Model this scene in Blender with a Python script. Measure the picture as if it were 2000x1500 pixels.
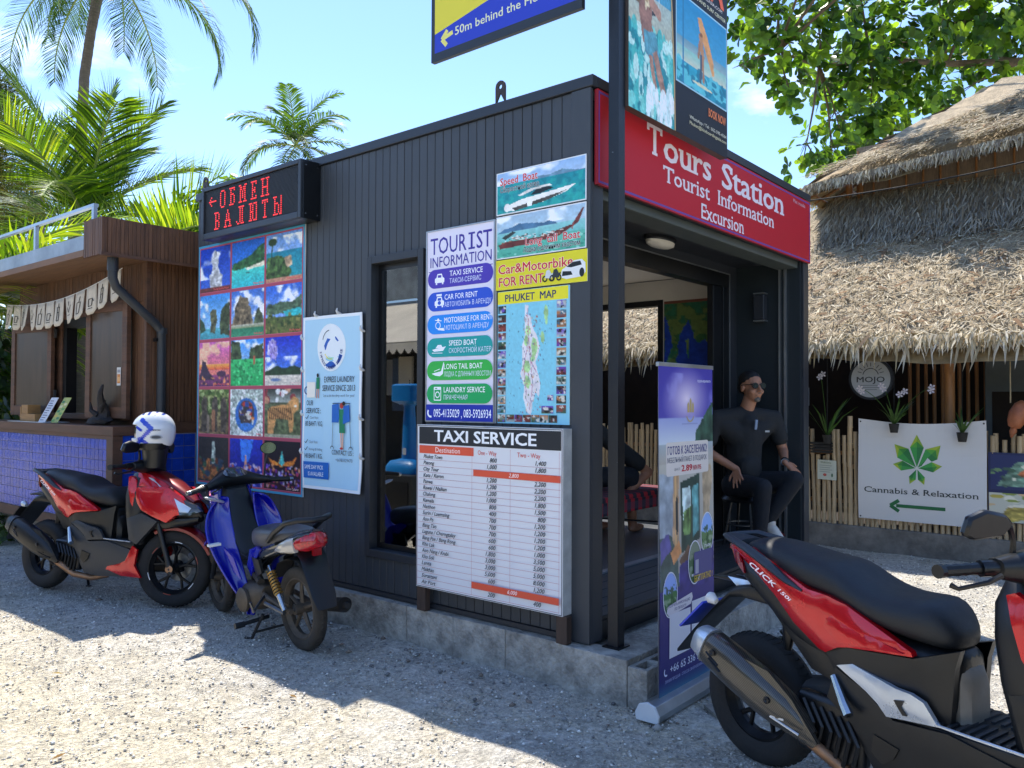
import bpy, bmesh, math, random
import numpy as np
from mathutils import Vector, Matrix
from mathutils.geometry import delaunay_2d_cdt
random.seed(7); RS = np.random.RandomState(11)
SC = bpy.context.scene; COL = SC.collection
for o in list(bpy.data.objects): bpy.data.objects.remove(o)
# ------------------------------------------------------------------ camera, sky, sun, exposure
PITCH, ROLL, YAW = 0.0207, 0.0042, 0.6913
cam = bpy.data.cameras.new('camera'); co = bpy.data.objects.new('camera', cam); COL.objects.link(co); SC.camera = co
fw = Vector((math.cos(YAW)*math.cos(PITCH), math.sin(YAW)*math.cos(PITCH), math.sin(PITCH)))
rt = Vector((math.sin(YAW), -math.cos(YAW), 0)); up = rt.cross(fw)
r2 = rt*math.cos(ROLL)+up*math.sin(ROLL); u2 = -rt*math.sin(ROLL)+up*math.cos(ROLL)
m = Matrix((r2, u2, -fw)).transposed().to_4x4(); m.translation = Vector((-3.535, -2.399, 1.5)); co.matrix_world = m
cam.sensor_width = 36; cam.lens = 36*1581.9/2000; cam.clip_end = 1500; cam.clip_start = .05
SUN = Vector((.25, .47, 1.0)).normalized()
SUN_EL = math.asin(SUN.z); SUN_AZ = math.atan2(SUN.x, SUN.y)
W = bpy.data.worlds.new('World'); SC.world = W; W.use_nodes = True
nt = W.node_tree; nt.nodes.clear(); N = nt.nodes.new; L = nt.links.new
sky = N('ShaderNodeTexSky'); sky.sky_type = 'NISHITA'; sky.sun_disc = False; sky.sun_elevation = SUN_EL; sky.sun_rotation = SUN_AZ
sky.air_density = .9; sky.dust_density = .12; sky.ozone_density = 1.6
tc = N('ShaderNodeTexCoord'); mp = N('ShaderNodeMapping'); mp.inputs['Scale'].default_value = (1, 1, 2.6)
nz = N('ShaderNodeTexNoise'); nz.inputs['Scale'].default_value = 2.3; nz.inputs['Detail'].default_value = 9; nz.inputs['Roughness'].default_value = .62
cr = N('ShaderNodeMapRange'); cr.inputs['From Min'].default_value = .54; cr.inputs['From Max'].default_value = .74; cr.inputs['To Max'].default_value = .85
sx = N('ShaderNodeSeparateXYZ'); lo = N('ShaderNodeMapRange'); lo.inputs['From Min'].default_value = .62; lo.inputs['From Max'].default_value = .12; lo.inputs['To Min'].default_value = .22
mu = N('ShaderNodeMath'); mu.operation = 'MULTIPLY'; mx = N('ShaderNodeMix'); mx.data_type = 'RGBA'
mx.inputs['B'].default_value = (8.6, 9.3, 9.9, 1); bg = N('ShaderNodeBackground'); bg.inputs['Strength'].default_value = .135; ow = N('ShaderNodeOutputWorld')
L(tc.outputs['Generated'], mp.inputs[0]); L(mp.outputs[0], nz.inputs['Vector']); L(nz.outputs[0], cr.inputs[0]); L(tc.outputs['Generated'], sx.inputs[0])
L(sx.outputs[2], lo.inputs[0]); L(cr.outputs[0], mu.inputs[0]); L(lo.outputs[0], mu.inputs[1]); L(mu.outputs[0], mx.inputs['Factor'])
tn = N('ShaderNodeVectorMath'); tn.operation = 'MULTIPLY'; tn.inputs[1].default_value = (.80, .875, 1.0); L(sky.outputs[0], tn.inputs[0]); L(tn.outputs[0], mx.inputs['A']); L(mx.outputs['Result'], bg.inputs[0]); L(bg.outputs[0], ow.inputs[0])
sl = bpy.data.lights.new('sun', 'SUN'); sl.energy = 3.5; sl.angle = math.radians(.5); sl.color = (1, .94, .84)
so = bpy.data.objects.new('sun', sl); COL.objects.link(so); so.rotation_euler = SUN.to_track_quat('Z', 'Y').to_euler()
SC.view_settings.view_transform = 'Standard'; SC.view_settings.look = 'None'; SC.view_settings.gamma = 1
SC.view_settings.use_curve_mapping = False; SC.view_settings.exposure = 1.27
# ------------------------------------------------------------------ helpers
def lin(c):
    if isinstance(c, str): c = [int(c[i:i+2], 16)/255 for i in (0, 2, 4)]
    elif isinstance(c, (int, float)): return (c, c, c, 1)
    else: return (*c[:3], 1)
    return tuple(x/12.92 if x <= .04045 else ((x+.055)/1.055)**2.4 for x in c)+(1,)
def mat(name, col, rough=.5, metal=0., noise=None, bump=None, coat=0., rnd=0., stretch=None, col2=None, spec=.5, transl=0., emit=None, attr=None, trans=0., thr=(.35, .65)):
    m = bpy.data.materials.new(name); m.use_nodes = True; nt = m.node_tree; b = nt.nodes['Principled BSDF']
    N = nt.nodes.new; L = nt.links.new
    b.inputs['Roughness'].default_value = rough; b.inputs['Metallic'].default_value = metal; b.inputs['Coat Weight'].default_value = coat
    b.inputs['Coat Roughness'].default_value = .06; b.inputs['Specular IOR Level'].default_value = spec; b.inputs['Transmission Weight'].default_value = trans
    c = lin(col); out = None
    tc = N('ShaderNodeTexCoord'); mp = N('ShaderNodeMapping'); L(tc.outputs['Object'], mp.inputs[0])
    if stretch: mp.inputs['Scale'].default_value = stretch
    if attr:
        a = N('ShaderNodeAttribute'); a.attribute_name = attr; out = a.outputs['Color']
        if name == 'printed_vinyl':
            v = N('ShaderNodeVectorMath'); v.operation = 'SCALE'; v.inputs['Scale'].default_value = 1.22; L(out, v.inputs[0]); out = v.outputs[0]
    else:
        rgb = N('ShaderNodeRGB'); rgb.outputs[0].default_value = c; out = rgb.outputs[0]
    if noise:
        n = N('ShaderNodeTexNoise'); n.inputs['Scale'].default_value = noise[0]; n.inputs['Detail'].default_value = 6; n.inputs['Roughness'].default_value = .65; L(mp.outputs[0], n.inputs['Vector'])
        r = N('ShaderNodeMapRange'); r.inputs['From Min'].default_value = thr[0]; r.inputs['From Max'].default_value = thr[1]; L(n.outputs[0], r.inputs[0])
        if col2:
            mx = N('ShaderNodeMix'); mx.data_type = 'RGBA'; L(r.outputs[0], mx.inputs['Factor']); L(out, mx.inputs['A']); mx.inputs['B'].default_value = lin(col2); out = mx.outputs['Result']
        else:
            r.inputs['To Min'].default_value = 1-noise[1]; r.inputs['To Max'].default_value = 1+noise[1]
            v = N('ShaderNodeVectorMath'); v.operation = 'SCALE'; L(out, v.inputs[0]); L(r.outputs[0], v.inputs['Scale']); out = v.outputs[0]
        rr = N('ShaderNodeMapRange'); rr.inputs['To Min'].default_value = max(0.02, rough-.12); rr.inputs['To Max'].default_value = min(1, rough+.12); L(n.outputs[0], rr.inputs[0]); L(rr.outputs[0], b.inputs['Roughness'])
    if rnd:
        oi = N('ShaderNodeObjectInfo'); r = N('ShaderNodeMapRange'); r.inputs['To Min'].default_value = 1-rnd; r.inputs['To Max'].default_value = 1+rnd; L(oi.outputs['Random'], r.inputs[0])
        v = N('ShaderNodeVectorMath'); v.operation = 'SCALE'; L(out, v.inputs[0]); L(r.outputs[0], v.inputs['Scale']); out = v.outputs[0]
    L(out, b.inputs['Base Color'])
    if bump:
        n = N('ShaderNodeTexNoise'); n.inputs['Scale'].default_value = bump[0]; n.inputs['Detail'].default_value = 5; L(mp.outputs[0], n.inputs['Vector'])
        bm_ = N('ShaderNodeBump'); bm_.inputs['Strength'].default_value = bump[1]; bm_.inputs['Distance'].default_value = bump[2] if len(bump) > 2 else .01
        L(n.outputs[0], bm_.inputs['Height']); L(bm_.outputs[0], b.inputs['Normal'])
    if emit:
        b.inputs['Emission Color'].default_value = lin(emit[0]); b.inputs['Emission Strength'].default_value = emit[1]
    if transl:
        t = N('ShaderNodeBsdfTranslucent'); L(out, t.inputs[0]); ms = N('ShaderNodeMixShader'); ms.inputs[0].default_value = transl
        v = N('ShaderNodeVectorMath'); v.operation = 'MULTIPLY'; L(out, v.inputs[0]); v.inputs[1].default_value = (1.45, 1.4, .6); L(v.outputs[0], t.inputs[0])
        o_ = nt.nodes['Material Output']; L(b.outputs[0], ms.inputs[1]); L(t.outputs[0], ms.inputs[2]); L(ms.outputs[0], o_.inputs[0])
    return m
def tag(o, label=None, cat=None, group=None, kind=None):
    if label: o['label'] = label
    if cat: o['category'] = cat
    if group: o['group'] = group
    if kind: o['kind'] = kind
    return o
def thing(name, label, cat, loc=(0, 0, 0), rot=(0, 0, 0), group=None):
    o = bpy.data.objects.new(name, None); o.empty_display_size = .1; COL.objects.link(o); o.location = loc; o.rotation_euler = rot
    return tag(o, label, cat, group)
def link(name, me, parent=None, world=True):
    o = bpy.data.objects.new(name, me); COL.objects.link(o)
    if parent:
        o.parent = parent
        if world:
            q = parent; v = Vector((0, 0, 0))
            while q: v += q.location; q = q.parent
            o.location = -v
    return o
def sharp(me, ang=.6):
    me.shade_smooth(); me.set_sharp_from_angle(angle=ang)
class MB:
    def __init__(s): s.v = []; s.f = []
    def add(s, vs, fs):
        k = len(s.v); s.v += [tuple(v) for v in vs]; s.f += [tuple(i+k for i in f) for f in fs]; return s
    def box(s, a, b, M=None):
        (x0, y0, z0), (x1, y1, z1) = [[min(a[i], b[i]) for i in range(3)], [max(a[i], b[i]) for i in range(3)]]
        vs = [Vector(p) for p in ((x0,y0,z0),(x1,y0,z0),(x1,y1,z0),(x0,y1,z0),(x0,y0,z1),(x1,y0,z1),(x1,y1,z1),(x0,y1,z1))]
        if M: vs = [M @ v for v in vs]
        return s.add(vs, [(0,3,2,1),(4,5,6,7),(0,1,5,4),(1,2,6,5),(2,3,7,6),(3,0,4,7)])
    def tube(s, pts, r, n=8, caps=True, flat=1.0, upv=None):
        pts = [Vector(p) for p in pts]; k = len(pts); r = r if isinstance(r, (list, tuple)) else [r]*k
        vs = []; ref = Vector(upv) if upv else None
        for i, p in enumerate(pts):
            t = (pts[min(i+1, k-1)]-pts[max(i-1, 0)]).normalized()
            if ref is None: ref = Vector((0, 0, 1)) if abs(t.z) < .9 else Vector((1, 0, 0))
            a = (ref-t*ref.dot(t)).normalized(); b = t.cross(a); ref = a
            for j in range(n):
                an = 2*math.pi*j/n; vs.append(p+a*(r[i]*math.cos(an)*flat)+b*(r[i]*math.sin(an)))
        fs = [(i*n+j, i*n+(j+1) % n, (i+1)*n+(j+1) % n, (i+1)*n+j) for i in range(k-1) for j in range(n)]
        if caps: fs += [tuple(range(n-1, -1, -1)), tuple((k-1)*n+j for j in range(n))]
        return s.add(vs, fs)
    def loft(s, rings, caps=True):
        n = len(rings[0]); k = len(rings); vs = [v for r in rings for v in r]
        fs = [(i*n+j, i*n+(j+1) % n, (i+1)*n+(j+1) % n, (i+1)*n+j) for i in range(k-1) for j in range(n)]
        if caps: fs += [tuple(range(n-1, -1, -1)), tuple((k-1)*n+j for j in range(n))]
        return s.add(vs, fs)
    def lathe(s, prof, M=None, n=24, closed=False):
        # profile (radius, height) turned about local z
        M = M or Matrix.Identity(4); k = len(prof)
        vs = [M @ Vector((r*math.cos(2*math.pi*j/n), r*math.sin(2*math.pi*j/n), h)) for r, h in prof for j in range(n)]
        fs = [(i*n+j, i*n+(j+1) % n, ((i+1) % k)*n+(j+1) % n, ((i+1) % k)*n+j) for i in range(k if closed else k-1) for j in range(n)]
        if not closed: fs += [tuple(range(n-1, -1, -1)), tuple((k-1)*n+j for j in range(n))]
        return s.add(vs, fs)
    def prism(s, poly, d, M=None):
        # polygon in local xy, thickness d along z
        M = M or Matrix.Identity(4); n = len(poly)
        vs = [M @ Vector((x, y, 0)) for x, y in poly]+[M @ Vector((x, y, d)) for x, y in poly]
        return s.add(vs, [tuple(range(n-1, -1, -1)), tuple(range(n, 2*n))]+[(i, (i+1) % n, n+(i+1) % n, n+i) for i in range(n)])
    def mesh(s, name='mesh', smooth=None):
        me = bpy.data.meshes.new(name); me.from_pydata(s.v, [], s.f); me.validate()
        bm = bmesh.new(); bm.from_mesh(me); bmesh.ops.recalc_face_normals(bm, faces=bm.faces); bm.to_mesh(me); bm.free()
        if smooth: sharp(me, smooth)
        return me
    def build(s, name, m, parent=None, smooth=None, bevel=0, world=True, seg=2, sub=0):
        me = s.mesh(name, smooth); me.materials.append(m); o = link(name, me, parent, world)
        if sub:
            q = o.modifiers.new('sub', 'SUBSURF'); q.levels = q.render_levels = sub
        if bevel:
            q = o.modifiers.new('bevel', 'BEVEL'); q.width = bevel; q.segments = seg; q.limit_method = 'ANGLE'; q.angle_limit = .7
        return o
def fastmesh(name, V, F, m, parent=None, colors=None, world=True, smooth=False):
    # V (n,3), F (k,3|4) numpy
    me = bpy.data.meshes.new(name); V = np.asarray(V, np.float32); F = np.asarray(F, np.int32); k, c = F.shape
    me.vertices.add(len(V)); me.vertices.foreach_set('co', V.ravel()); me.loops.add(k*c); me.loops.foreach_set('vertex_index', F.ravel())
    me.polygons.add(k); me.polygons.foreach_set('loop_start', np.arange(0, k*c, c, dtype=np.int32)); me.polygons.foreach_set('loop_total', np.full(k, c, np.int32))
    me.update(calc_edges=True); me.validate()
    if smooth: me.shade_smooth()
    if colors is not None:
        a = me.color_attributes.new('Col', 'FLOAT_COLOR', 'POINT'); a.data.foreach_set('color', np.asarray(colors, np.float32).ravel())
    me.materials.append(m); return link(name, me, parent, world)
def ring(c, a, b, ra, rb, n=16, e=2.4):
    c, a, b = Vector(c), Vector(a), Vector(b); out = []
    for j in range(n):
        t = 2*math.pi*j/n; ct, st = math.cos(t), math.sin(t)
        out.append(c+a*(ra*math.copysign(abs(ct)**(2/e), ct))+b*(rb*math.copysign(abs(st)**(2/e), st)))
    return out
class Pair:
    def __init__(s, l): s.l = l
    def build(s, *a, **k): return [q.build(*a, **k) for q in s.l][-1]
def cushion(mb, pts, th=.02, bulge=.012, step=.03, sides=(1, -1), fall=.03):
    if len(sides) == 2: return Pair([cushion(MB(), pts, th, bulge, step, (s_,), fall) for s_ in sides])
    """puffed panel: pts (x, z, y) outline in the side plane, y outward"""
    P = [Vector((x, z)) for x, z, y in pts]; n = len(P)
    xs = [q.x for q in P]; zs = [q.y for q in P]
    def dist(q):
        d = 9
        for i in range(n):
            a, b = P[i], P[(i+1) % n]; ab = b-a; t = max(0, min(1, (q-a).dot(ab)/max(ab.length_squared, 1e-9))); d = min(d, (q-a-ab*t).length)
        return d
    def inside(q):
        c = False
        for i in range(n):
            a, b = P[i], P[(i+1) % n]
            if (a.y > q.y) != (b.y > q.y) and q.x < (b.x-a.x)*(q.y-a.y)/(b.y-a.y)+a.x: c = not c
        return c
    # subdivide the outline
    B = []
    for i in range(n):
        a, b = P[i], P[(i+1) % n]; ya, yb = pts[i][2], pts[(i+1) % n][2]; k = max(1, int((b-a).length/step))
        for j in range(k): B.append((a.lerp(b, j/k), ya+(yb-ya)*j/k))
    ins = []; x = min(xs)+step/2; r = 0
    while x < max(xs):
        z = min(zs)+(step/2 if r % 2 else 0)
        while z < max(zs):
            q = Vector((x, z))
            if inside(q) and dist(q) > step*.45: ins.append(q)
            z += step
        x += step*.87; r += 1
    co2 = [b[0] for b in B]+ins; nb = len(B)
    res = delaunay_2d_cdt(co2, [(i, (i+1) % nb) for i in range(nb)], [], 1, 1e-6)
    vv, ff = res[0], res[2]
    for s_ in sides:
        vs = []
        for q in vv:
            w = [(1/((q-b[0]).length_squared+1e-6), b[1]) for b in B]; sw = sum(a for a, _ in w); y = sum(a*b for a, b in w)/sw
            d = dist(q); y += bulge*(1-math.exp(-d/fall)); vs.append((q.x, s_*y, q.y))
        k = len(mb.v); mb.add(vs, [tuple(f) for f in ff])
        mb.add([(b[0].x, s_*b[1], b[0].y) for b in B]+[(b[0].x, s_*(b[1]-th), b[0].y) for b in B], [(i, (i+1) % nb, nb+(i+1) % nb, nb+i) for i in range(nb)])
    return mb
# --- lettering and flat print
_tc = {}
def glyphs(body, bold=0., shear=0., serif=0., res=2):
    key = (body, bold, shear, serif)
    if key in _tc: return _tc[key]
    c = bpy.data.curves.new('lettering', 'FONT'); c.body = body; c.size = 1; c.resolution_u = res; c.shear = shear
    o = bpy.data.objects.new('lettering', c); COL.objects.link(o); dg = bpy.context.evaluated_depsgraph_get(); dg.update()
    me = bpy.data.meshes.new_from_object(o.evaluated_get(dg)); V = [(v.co.x, v.co.y, 0.) for v in me.vertices]; F = [tuple(p.vertices) for p in me.polygons]
    if serif:
        cnt = {}
        for f in F:
            for i in range(len(f)):
                a, b = f[i], f[(i+1) % len(f)]; k = (tuple(np.round(V[min(a, b)][:2], 4)), tuple(np.round(V[max(a, b)][:2], 4))); k = tuple(sorted(k)); cnt[k] = cnt.get(k, 0)+1
        ex = []
        for (a, b), q in cnt.items():
            if q == 1 and abs(a[1]-b[1]) < .004 and .03 < abs(a[0]-b[0]) < .17:
                x0, x1 = min(a[0], b[0]), max(a[0], b[0]); y = a[1]; t = .045
                if abs(y) < .02: ex.append((x0-serif, x1+serif, y, y+t))
                elif .4 < y < .62: ex.append((x0-serif, x1, y-t, y))
                elif y > .62: ex.append((x0-serif, x1+serif, y-t, y))
            if q == 1 and abs(a[0]-b[0]) < .004 and .04 < abs(a[1]-b[1]) < .12 and max(a[1], b[1]) > .6: # ends of a T bar
                y1 = max(a[1], b[1]); ex.append((a[0]-.035, a[0]+.035, y1-.17, y1))
        for n_, (x0, x1, y0, y1) in enumerate(ex):
            k = len(V); dz = .02+.0015*(n_ % 16); V += [(x0, y0, dz), (x1, y0, dz), (x1, y1, dz), (x0, y1, dz)]; F.append((k, k+1, k+2, k+3))
    bpy.data.objects.remove(o); bpy.data.curves.remove(c); bpy.data.meshes.remove(me)
    _tc[key] = (V, F); return V, F
class Print:
    """flat print on a board: metres from the lower left corner, layers .4 mm apart"""
    def __init__(s, O, u, v=(0, 0, 1)):
        s.O = Vector(O); s.u = Vector(u).normalized(); s.v_ = Vector(v).normalized(); s.n = s.u.cross(s.v_).normalized()
        s.V = []; s.F = []; s.C = []; s.k = 1; s.wave = None
    def P(s, x, y, z=None): 
        q = s.O+s.u*x+s.v_*y+s.n*((s.k if z is None else z)*.0005)
        if s.wave: q += s.n*s.wave(x, y)
        return q
    def up(s): s.k += 1; return s
    def poly(s, pts, col):
        c = lin(col); k = len(s.V); s.V += [s.P(x, y) for x, y in pts]; s.C += [c]*len(pts); s.F.append(tuple(range(k, k+len(pts)))); s.k += .15; return s
    def rect(s, x0, y0, x1, y1, col, nx=1, ny=1):
        if nx == 1 and ny == 1: return s.poly([(x0, y0), (x1, y0), (x1, y1), (x0, y1)], col)
        c = lin(col)
        for i in range(nx):
            for j in range(ny):
                a, b = x0+(x1-x0)*i/nx, x0+(x1-x0)*(i+1)/nx; d, e = y0+(y1-y0)*j/ny, y0+(y1-y0)*(j+1)/ny
                k = len(s.V); s.V += [s.P(a, d), s.P(b, d), s.P(b, e), s.P(a, e)]; s.C += [c]*4; s.F.append((k, k+1, k+2, k+3))
        s.k += .15; return s
    def ell(s, cx, cy, rx, ry, col, n=28): return s.poly([(cx+rx*math.cos(2*math.pi*i/n), cy+ry*math.sin(2*math.pi*i/n)) for i in range(n)], col)
    def pill(s, x0, y0, x1, y1, col, r=None):
        r = r or (y1-y0)/2; p = []
        for cx, cy, a in ((x1-r, y1-r, 0), (x0+r, y1-r, 90), (x0+r, y0+r, 180), (x1-r, y0+r, 270)):
            p += [(cx+r*math.cos(math.radians(a+t)), cy+r*math.sin(math.radians(a+t))) for t in range(0, 91, 15)]
        return s.poly(p, col)
    def line(s, a, b, w, col):
        d = Vector((b[0]-a[0], b[1]-a[1])).normalized(); q = Vector((-d.y, d.x))*w/2
        return s.poly([(a[0]+q.x, a[1]+q.y), (a[0]-q.x, a[1]-q.y), (b[0]-q.x, b[1]-q.y), (b[0]+q.x, b[1]+q.y)], col)
    def arc(s, cx, cy, r, a0, a1, w, col, n=16, ry=None):
        ry = ry or r; A = [math.radians(a0+(a1-a0)*i/n) for i in range(n+1)]; c = lin(col)
        for i in range(n):
            k = len(s.V)
            s.V += [s.P(cx+(r+d)*math.cos(a), cy+(ry+d)*math.sin(a)) for a, d in ((A[i], w/2), (A[i], -w/2), (A[i+1], -w/2), (A[i+1], w/2))]; s.C += [c]*4; s.F.append((k, k+1, k+2, k+3))
        s.k += .15; return s
    def text(s, body, x, y, w, h, col, bold=0., shear=0., serif=0., align='l', rot=0., fit='cap'):
        V, F = glyphs(body, bold, shear, serif)
        if not V: return s
        xs = [q[0] for q in V]; x0, x1 = min(xs), max(xs); ys = [q[1] for q in V]
        sy = h/.69 if fit == 'cap' else h/(max(ys)-min(ys)); sx = w/(x1-x0) if w else sy
        if align == 'c': x -= (x1-x0)*sx/2
        if align == 'r': x -= (x1-x0)*sx
        c = lin(col); ca, sa = math.cos(rot), math.sin(rot); bo = bold*.55
        for da, db in (((0, 0),) if not bold else ((-bo, -bo*.6), (bo, -bo*.6), (-bo, bo*.6), (bo, bo*.6))+(((0, 0),) if bold > .03 else ())):
            k = len(s.V)
            for a, b, dz in V:
                p, q = (a-x0+da)*sx, (b+db)*sy; s.V.append(s.P(x+p*ca-q*sa, y+p*sa+q*ca, s.k+dz)); s.C.append(c)
            s.F += [tuple(i+k for i in f) for f in F]; s.k += .05
        s.k += .15; return s
    def img(s, arr, x0, y0, x1, y1):
        h, w, _ = arr.shape; a = np.clip(arr, 0, 1); a = np.where(a <= .04045, a/12.92, ((a+.055)/1.055)**2.4); k = len(s.V)
        for j in range(h):
            for i in range(w):
                s.V.append(s.P(x0+(x1-x0)*i/(w-1), y1-(y1-y0)*j/(h-1))); s.C.append((*a[j, i], 1))
        s.F += [(k+j*w+i, k+(j+1)*w+i, k+(j+1)*w+i+1, k+j*w+i+1) for j in range(h-1) for i in range(w-1)]; s.k += .2; return s
    def build(s, name, m, parent):
        me = bpy.data.meshes.new(name); me.from_pydata([tuple(v) for v in s.V], [], s.F)
        a = me.color_attributes.new('Col', 'FLOAT_COLOR', 'POINT'); a.data.foreach_set('color', np.array(s.C, np.float32).ravel()); me.materials.append(m)
        return link(name, me, parent)
# --- small painter for photographs printed on posters
def fbm(w, h, sc, seed, oct=4):
    r = np.random.RandomState(seed); out = np.zeros((h, w)); amp = 1; tot = 0
    for o in range(oct):
        g = r.rand(int(sc*2**o*h/w)+3, int(sc*2**o)+3); y = np.linspace(0, g.shape[0]-1.01, h); x = np.linspace(0, g.shape[1]-1.01, w)
        yi, xi = y.astype(int), x.astype(int); fy, fx = (y-yi)[:, None], (x-xi)[None]; fy = fy*fy*(3-2*fy); fx = fx*fx*(3-2*fx)
        a, b, c, d = g[np.ix_(yi, xi)], g[np.ix_(yi, xi+1)], g[np.ix_(yi+1, xi)], g[np.ix_(yi+1, xi+1)]
        out += amp*((a*(1-fx)+b*fx)*(1-fy)+(c*(1-fx)+d*fx)*fy); tot += amp; amp *= .5
    return out/tot
def hx(c): return np.array([int(c[i:i+2], 16)/255 for i in (0, 2, 4)])
class Can:
    def __init__(s, w, h, c0='ffffff', c1=None):
        s.w, s.h = w, h; t = np.linspace(0, 1, h)[:, None, None]; s.a = np.ones((h, w, 3))*(hx(c0)*(1-t)+hx(c1 or c0)*t)
        s.X, s.Y = np.meshgrid(np.linspace(0, 1, w), np.linspace(0, 1, h)); s.sd = 1
    def put(s, m, c, al=1.):
        m = np.clip(m, 0, 1)[..., None]*al; c = hx(c) if isinstance(c, str) else c; s.a = s.a*(1-m)+c*m; return s
    def clouds(s, y0, y1, th=.52, sc=3, c='ffffff', al=.95, seed=1):
        n = fbm(s.w, s.h, sc, seed); return s.put(np.clip((n-th)*7, 0, 1)*((s.Y > y0) & (s.Y < y1)), c, al)
    def band(s, y0, y1, c, c1=None):
        t = np.clip((s.Y-y0)/(y1-y0), 0, 1)[..., None]; m = (s.Y >= y0) & (s.Y <= y1); return s.put(m.astype(float), hx(c)*(1-t)+hx(c1 or c)*t)
    def poly(s, pts, c, rough=.02, al=1., tex=.25):
        s.sd += 1; X = s.X+(fbm(s.w, s.h, 8, s.sd)-.5)*rough*2; Y = s.Y+(fbm(s.w, s.h, 8, s.sd+50)-.5)*rough*2; ins = np.zeros(X.shape, bool)
        for i in range(len(pts)):
            (ax, ay), (bx, by) = pts[i], pts[(i+1) % len(pts)]
            if ay == by: continue
            ins ^= ((ay > Y) != (by > Y)) & (X < (bx-ax)*(Y-ay)/(by-ay)+ax)
        n = 1+(fbm(s.w, s.h, 12, s.sd+9)-.5)[..., None]*2*tex; return s.put(ins.astype(float), np.clip(hx(c)*n, 0, 1), al)
    def ell(s, cx, cy, rx, ry, c, al=1.): return s.put((((s.X-cx)/rx)**2+((s.Y-cy)/ry)**2 < 1).astype(float), c, al)
    def line(s, x0, y0, x1, y1, w, c):
        dx, dy = x1-x0, y1-y0; t = np.clip(((s.X-x0)*dx+(s.Y-y0)*dy)/(dx*dx+dy*dy), 0, 1); d = np.hypot(s.X-x0-t*dx, s.Y-y0-t*dy); return s.put((d < w).astype(float), c)
    def blur(s, n=1):
        for _ in range(n):
            p = np.pad(s.a, ((1, 1), (1, 1), (0, 0)), 'edge'); s.a = (p[:-2, 1:-1]+p[2:, 1:-1]+p[1:-1, :-2]+p[1:-1, 2:]+4*p[1:-1, 1:-1])/8
        return s
    def grain(s, k, sc=10, seed=3): s.a = np.clip(s.a*(1+(fbm(s.w, s.h, sc, seed)-.5)[..., None]*2*k), 0, 1); return s
    def spots(s, y0, y1, cols, n=60, r=.02, seed=1, x0=0, x1=1):
        q = np.random.RandomState(seed)
        for i in range(n): s.ell(x0+(x1-x0)*q.rand(), y0+(y1-y0)*q.rand(), r*(.5+q.rand()), r*(.5+q.rand()), cols[q.randint(len(cols))], .9)
        return s
# --- shared materials
m_print = mat('printed_vinyl', 'ffffff', .5, attr='Col', bump=(30, .04), spec=.35)
m_matte = mat('printed_card', 'ffffff', .6, attr='Col')
m_char = mat('charcoal_paint', '3e4247', .5, noise=(2.2, .14), bump=(80, .03), rnd=.05, stretch=(1, 1, .35))
m_trim = mat('dark_trim', '2a2e34', .42, noise=(5, .12), bump=(60, .04))
m_black = mat('black_paint', '0f1114', .35, noise=(8, .2))
m_blackp = mat('black_plastic', '141618', .42, noise=(14, .12), bump=(120, .05))
m_greyp = mat('grey_plastic', '2f3338', .45, noise=(14, .1), bump=(120, .04))
m_tyre = mat('tyre_rubber', '252423', .85, noise=(18, .25), bump=(60, .2))
m_chrome = mat('bright_metal', 'b8bcc0', .22, 1., noise=(20, .08))
m_steel = mat('grey_steel', '6e7174', .38, .9, noise=(20, .2))
m_alu = mat('brushed_aluminium', 'a9adb0', .35, .85, noise=(8, .1))
m_white = mat('white_plastic', 'd8dadb', .4, noise=(6, .05))
m_conc = mat('concrete', 'a09c93', .9, noise=(9, .38), bump=(45, 1.0, .015), rnd=.07)
m_mirror = mat('mirror_glass', 'e8eef2', .03, 1.)
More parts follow.
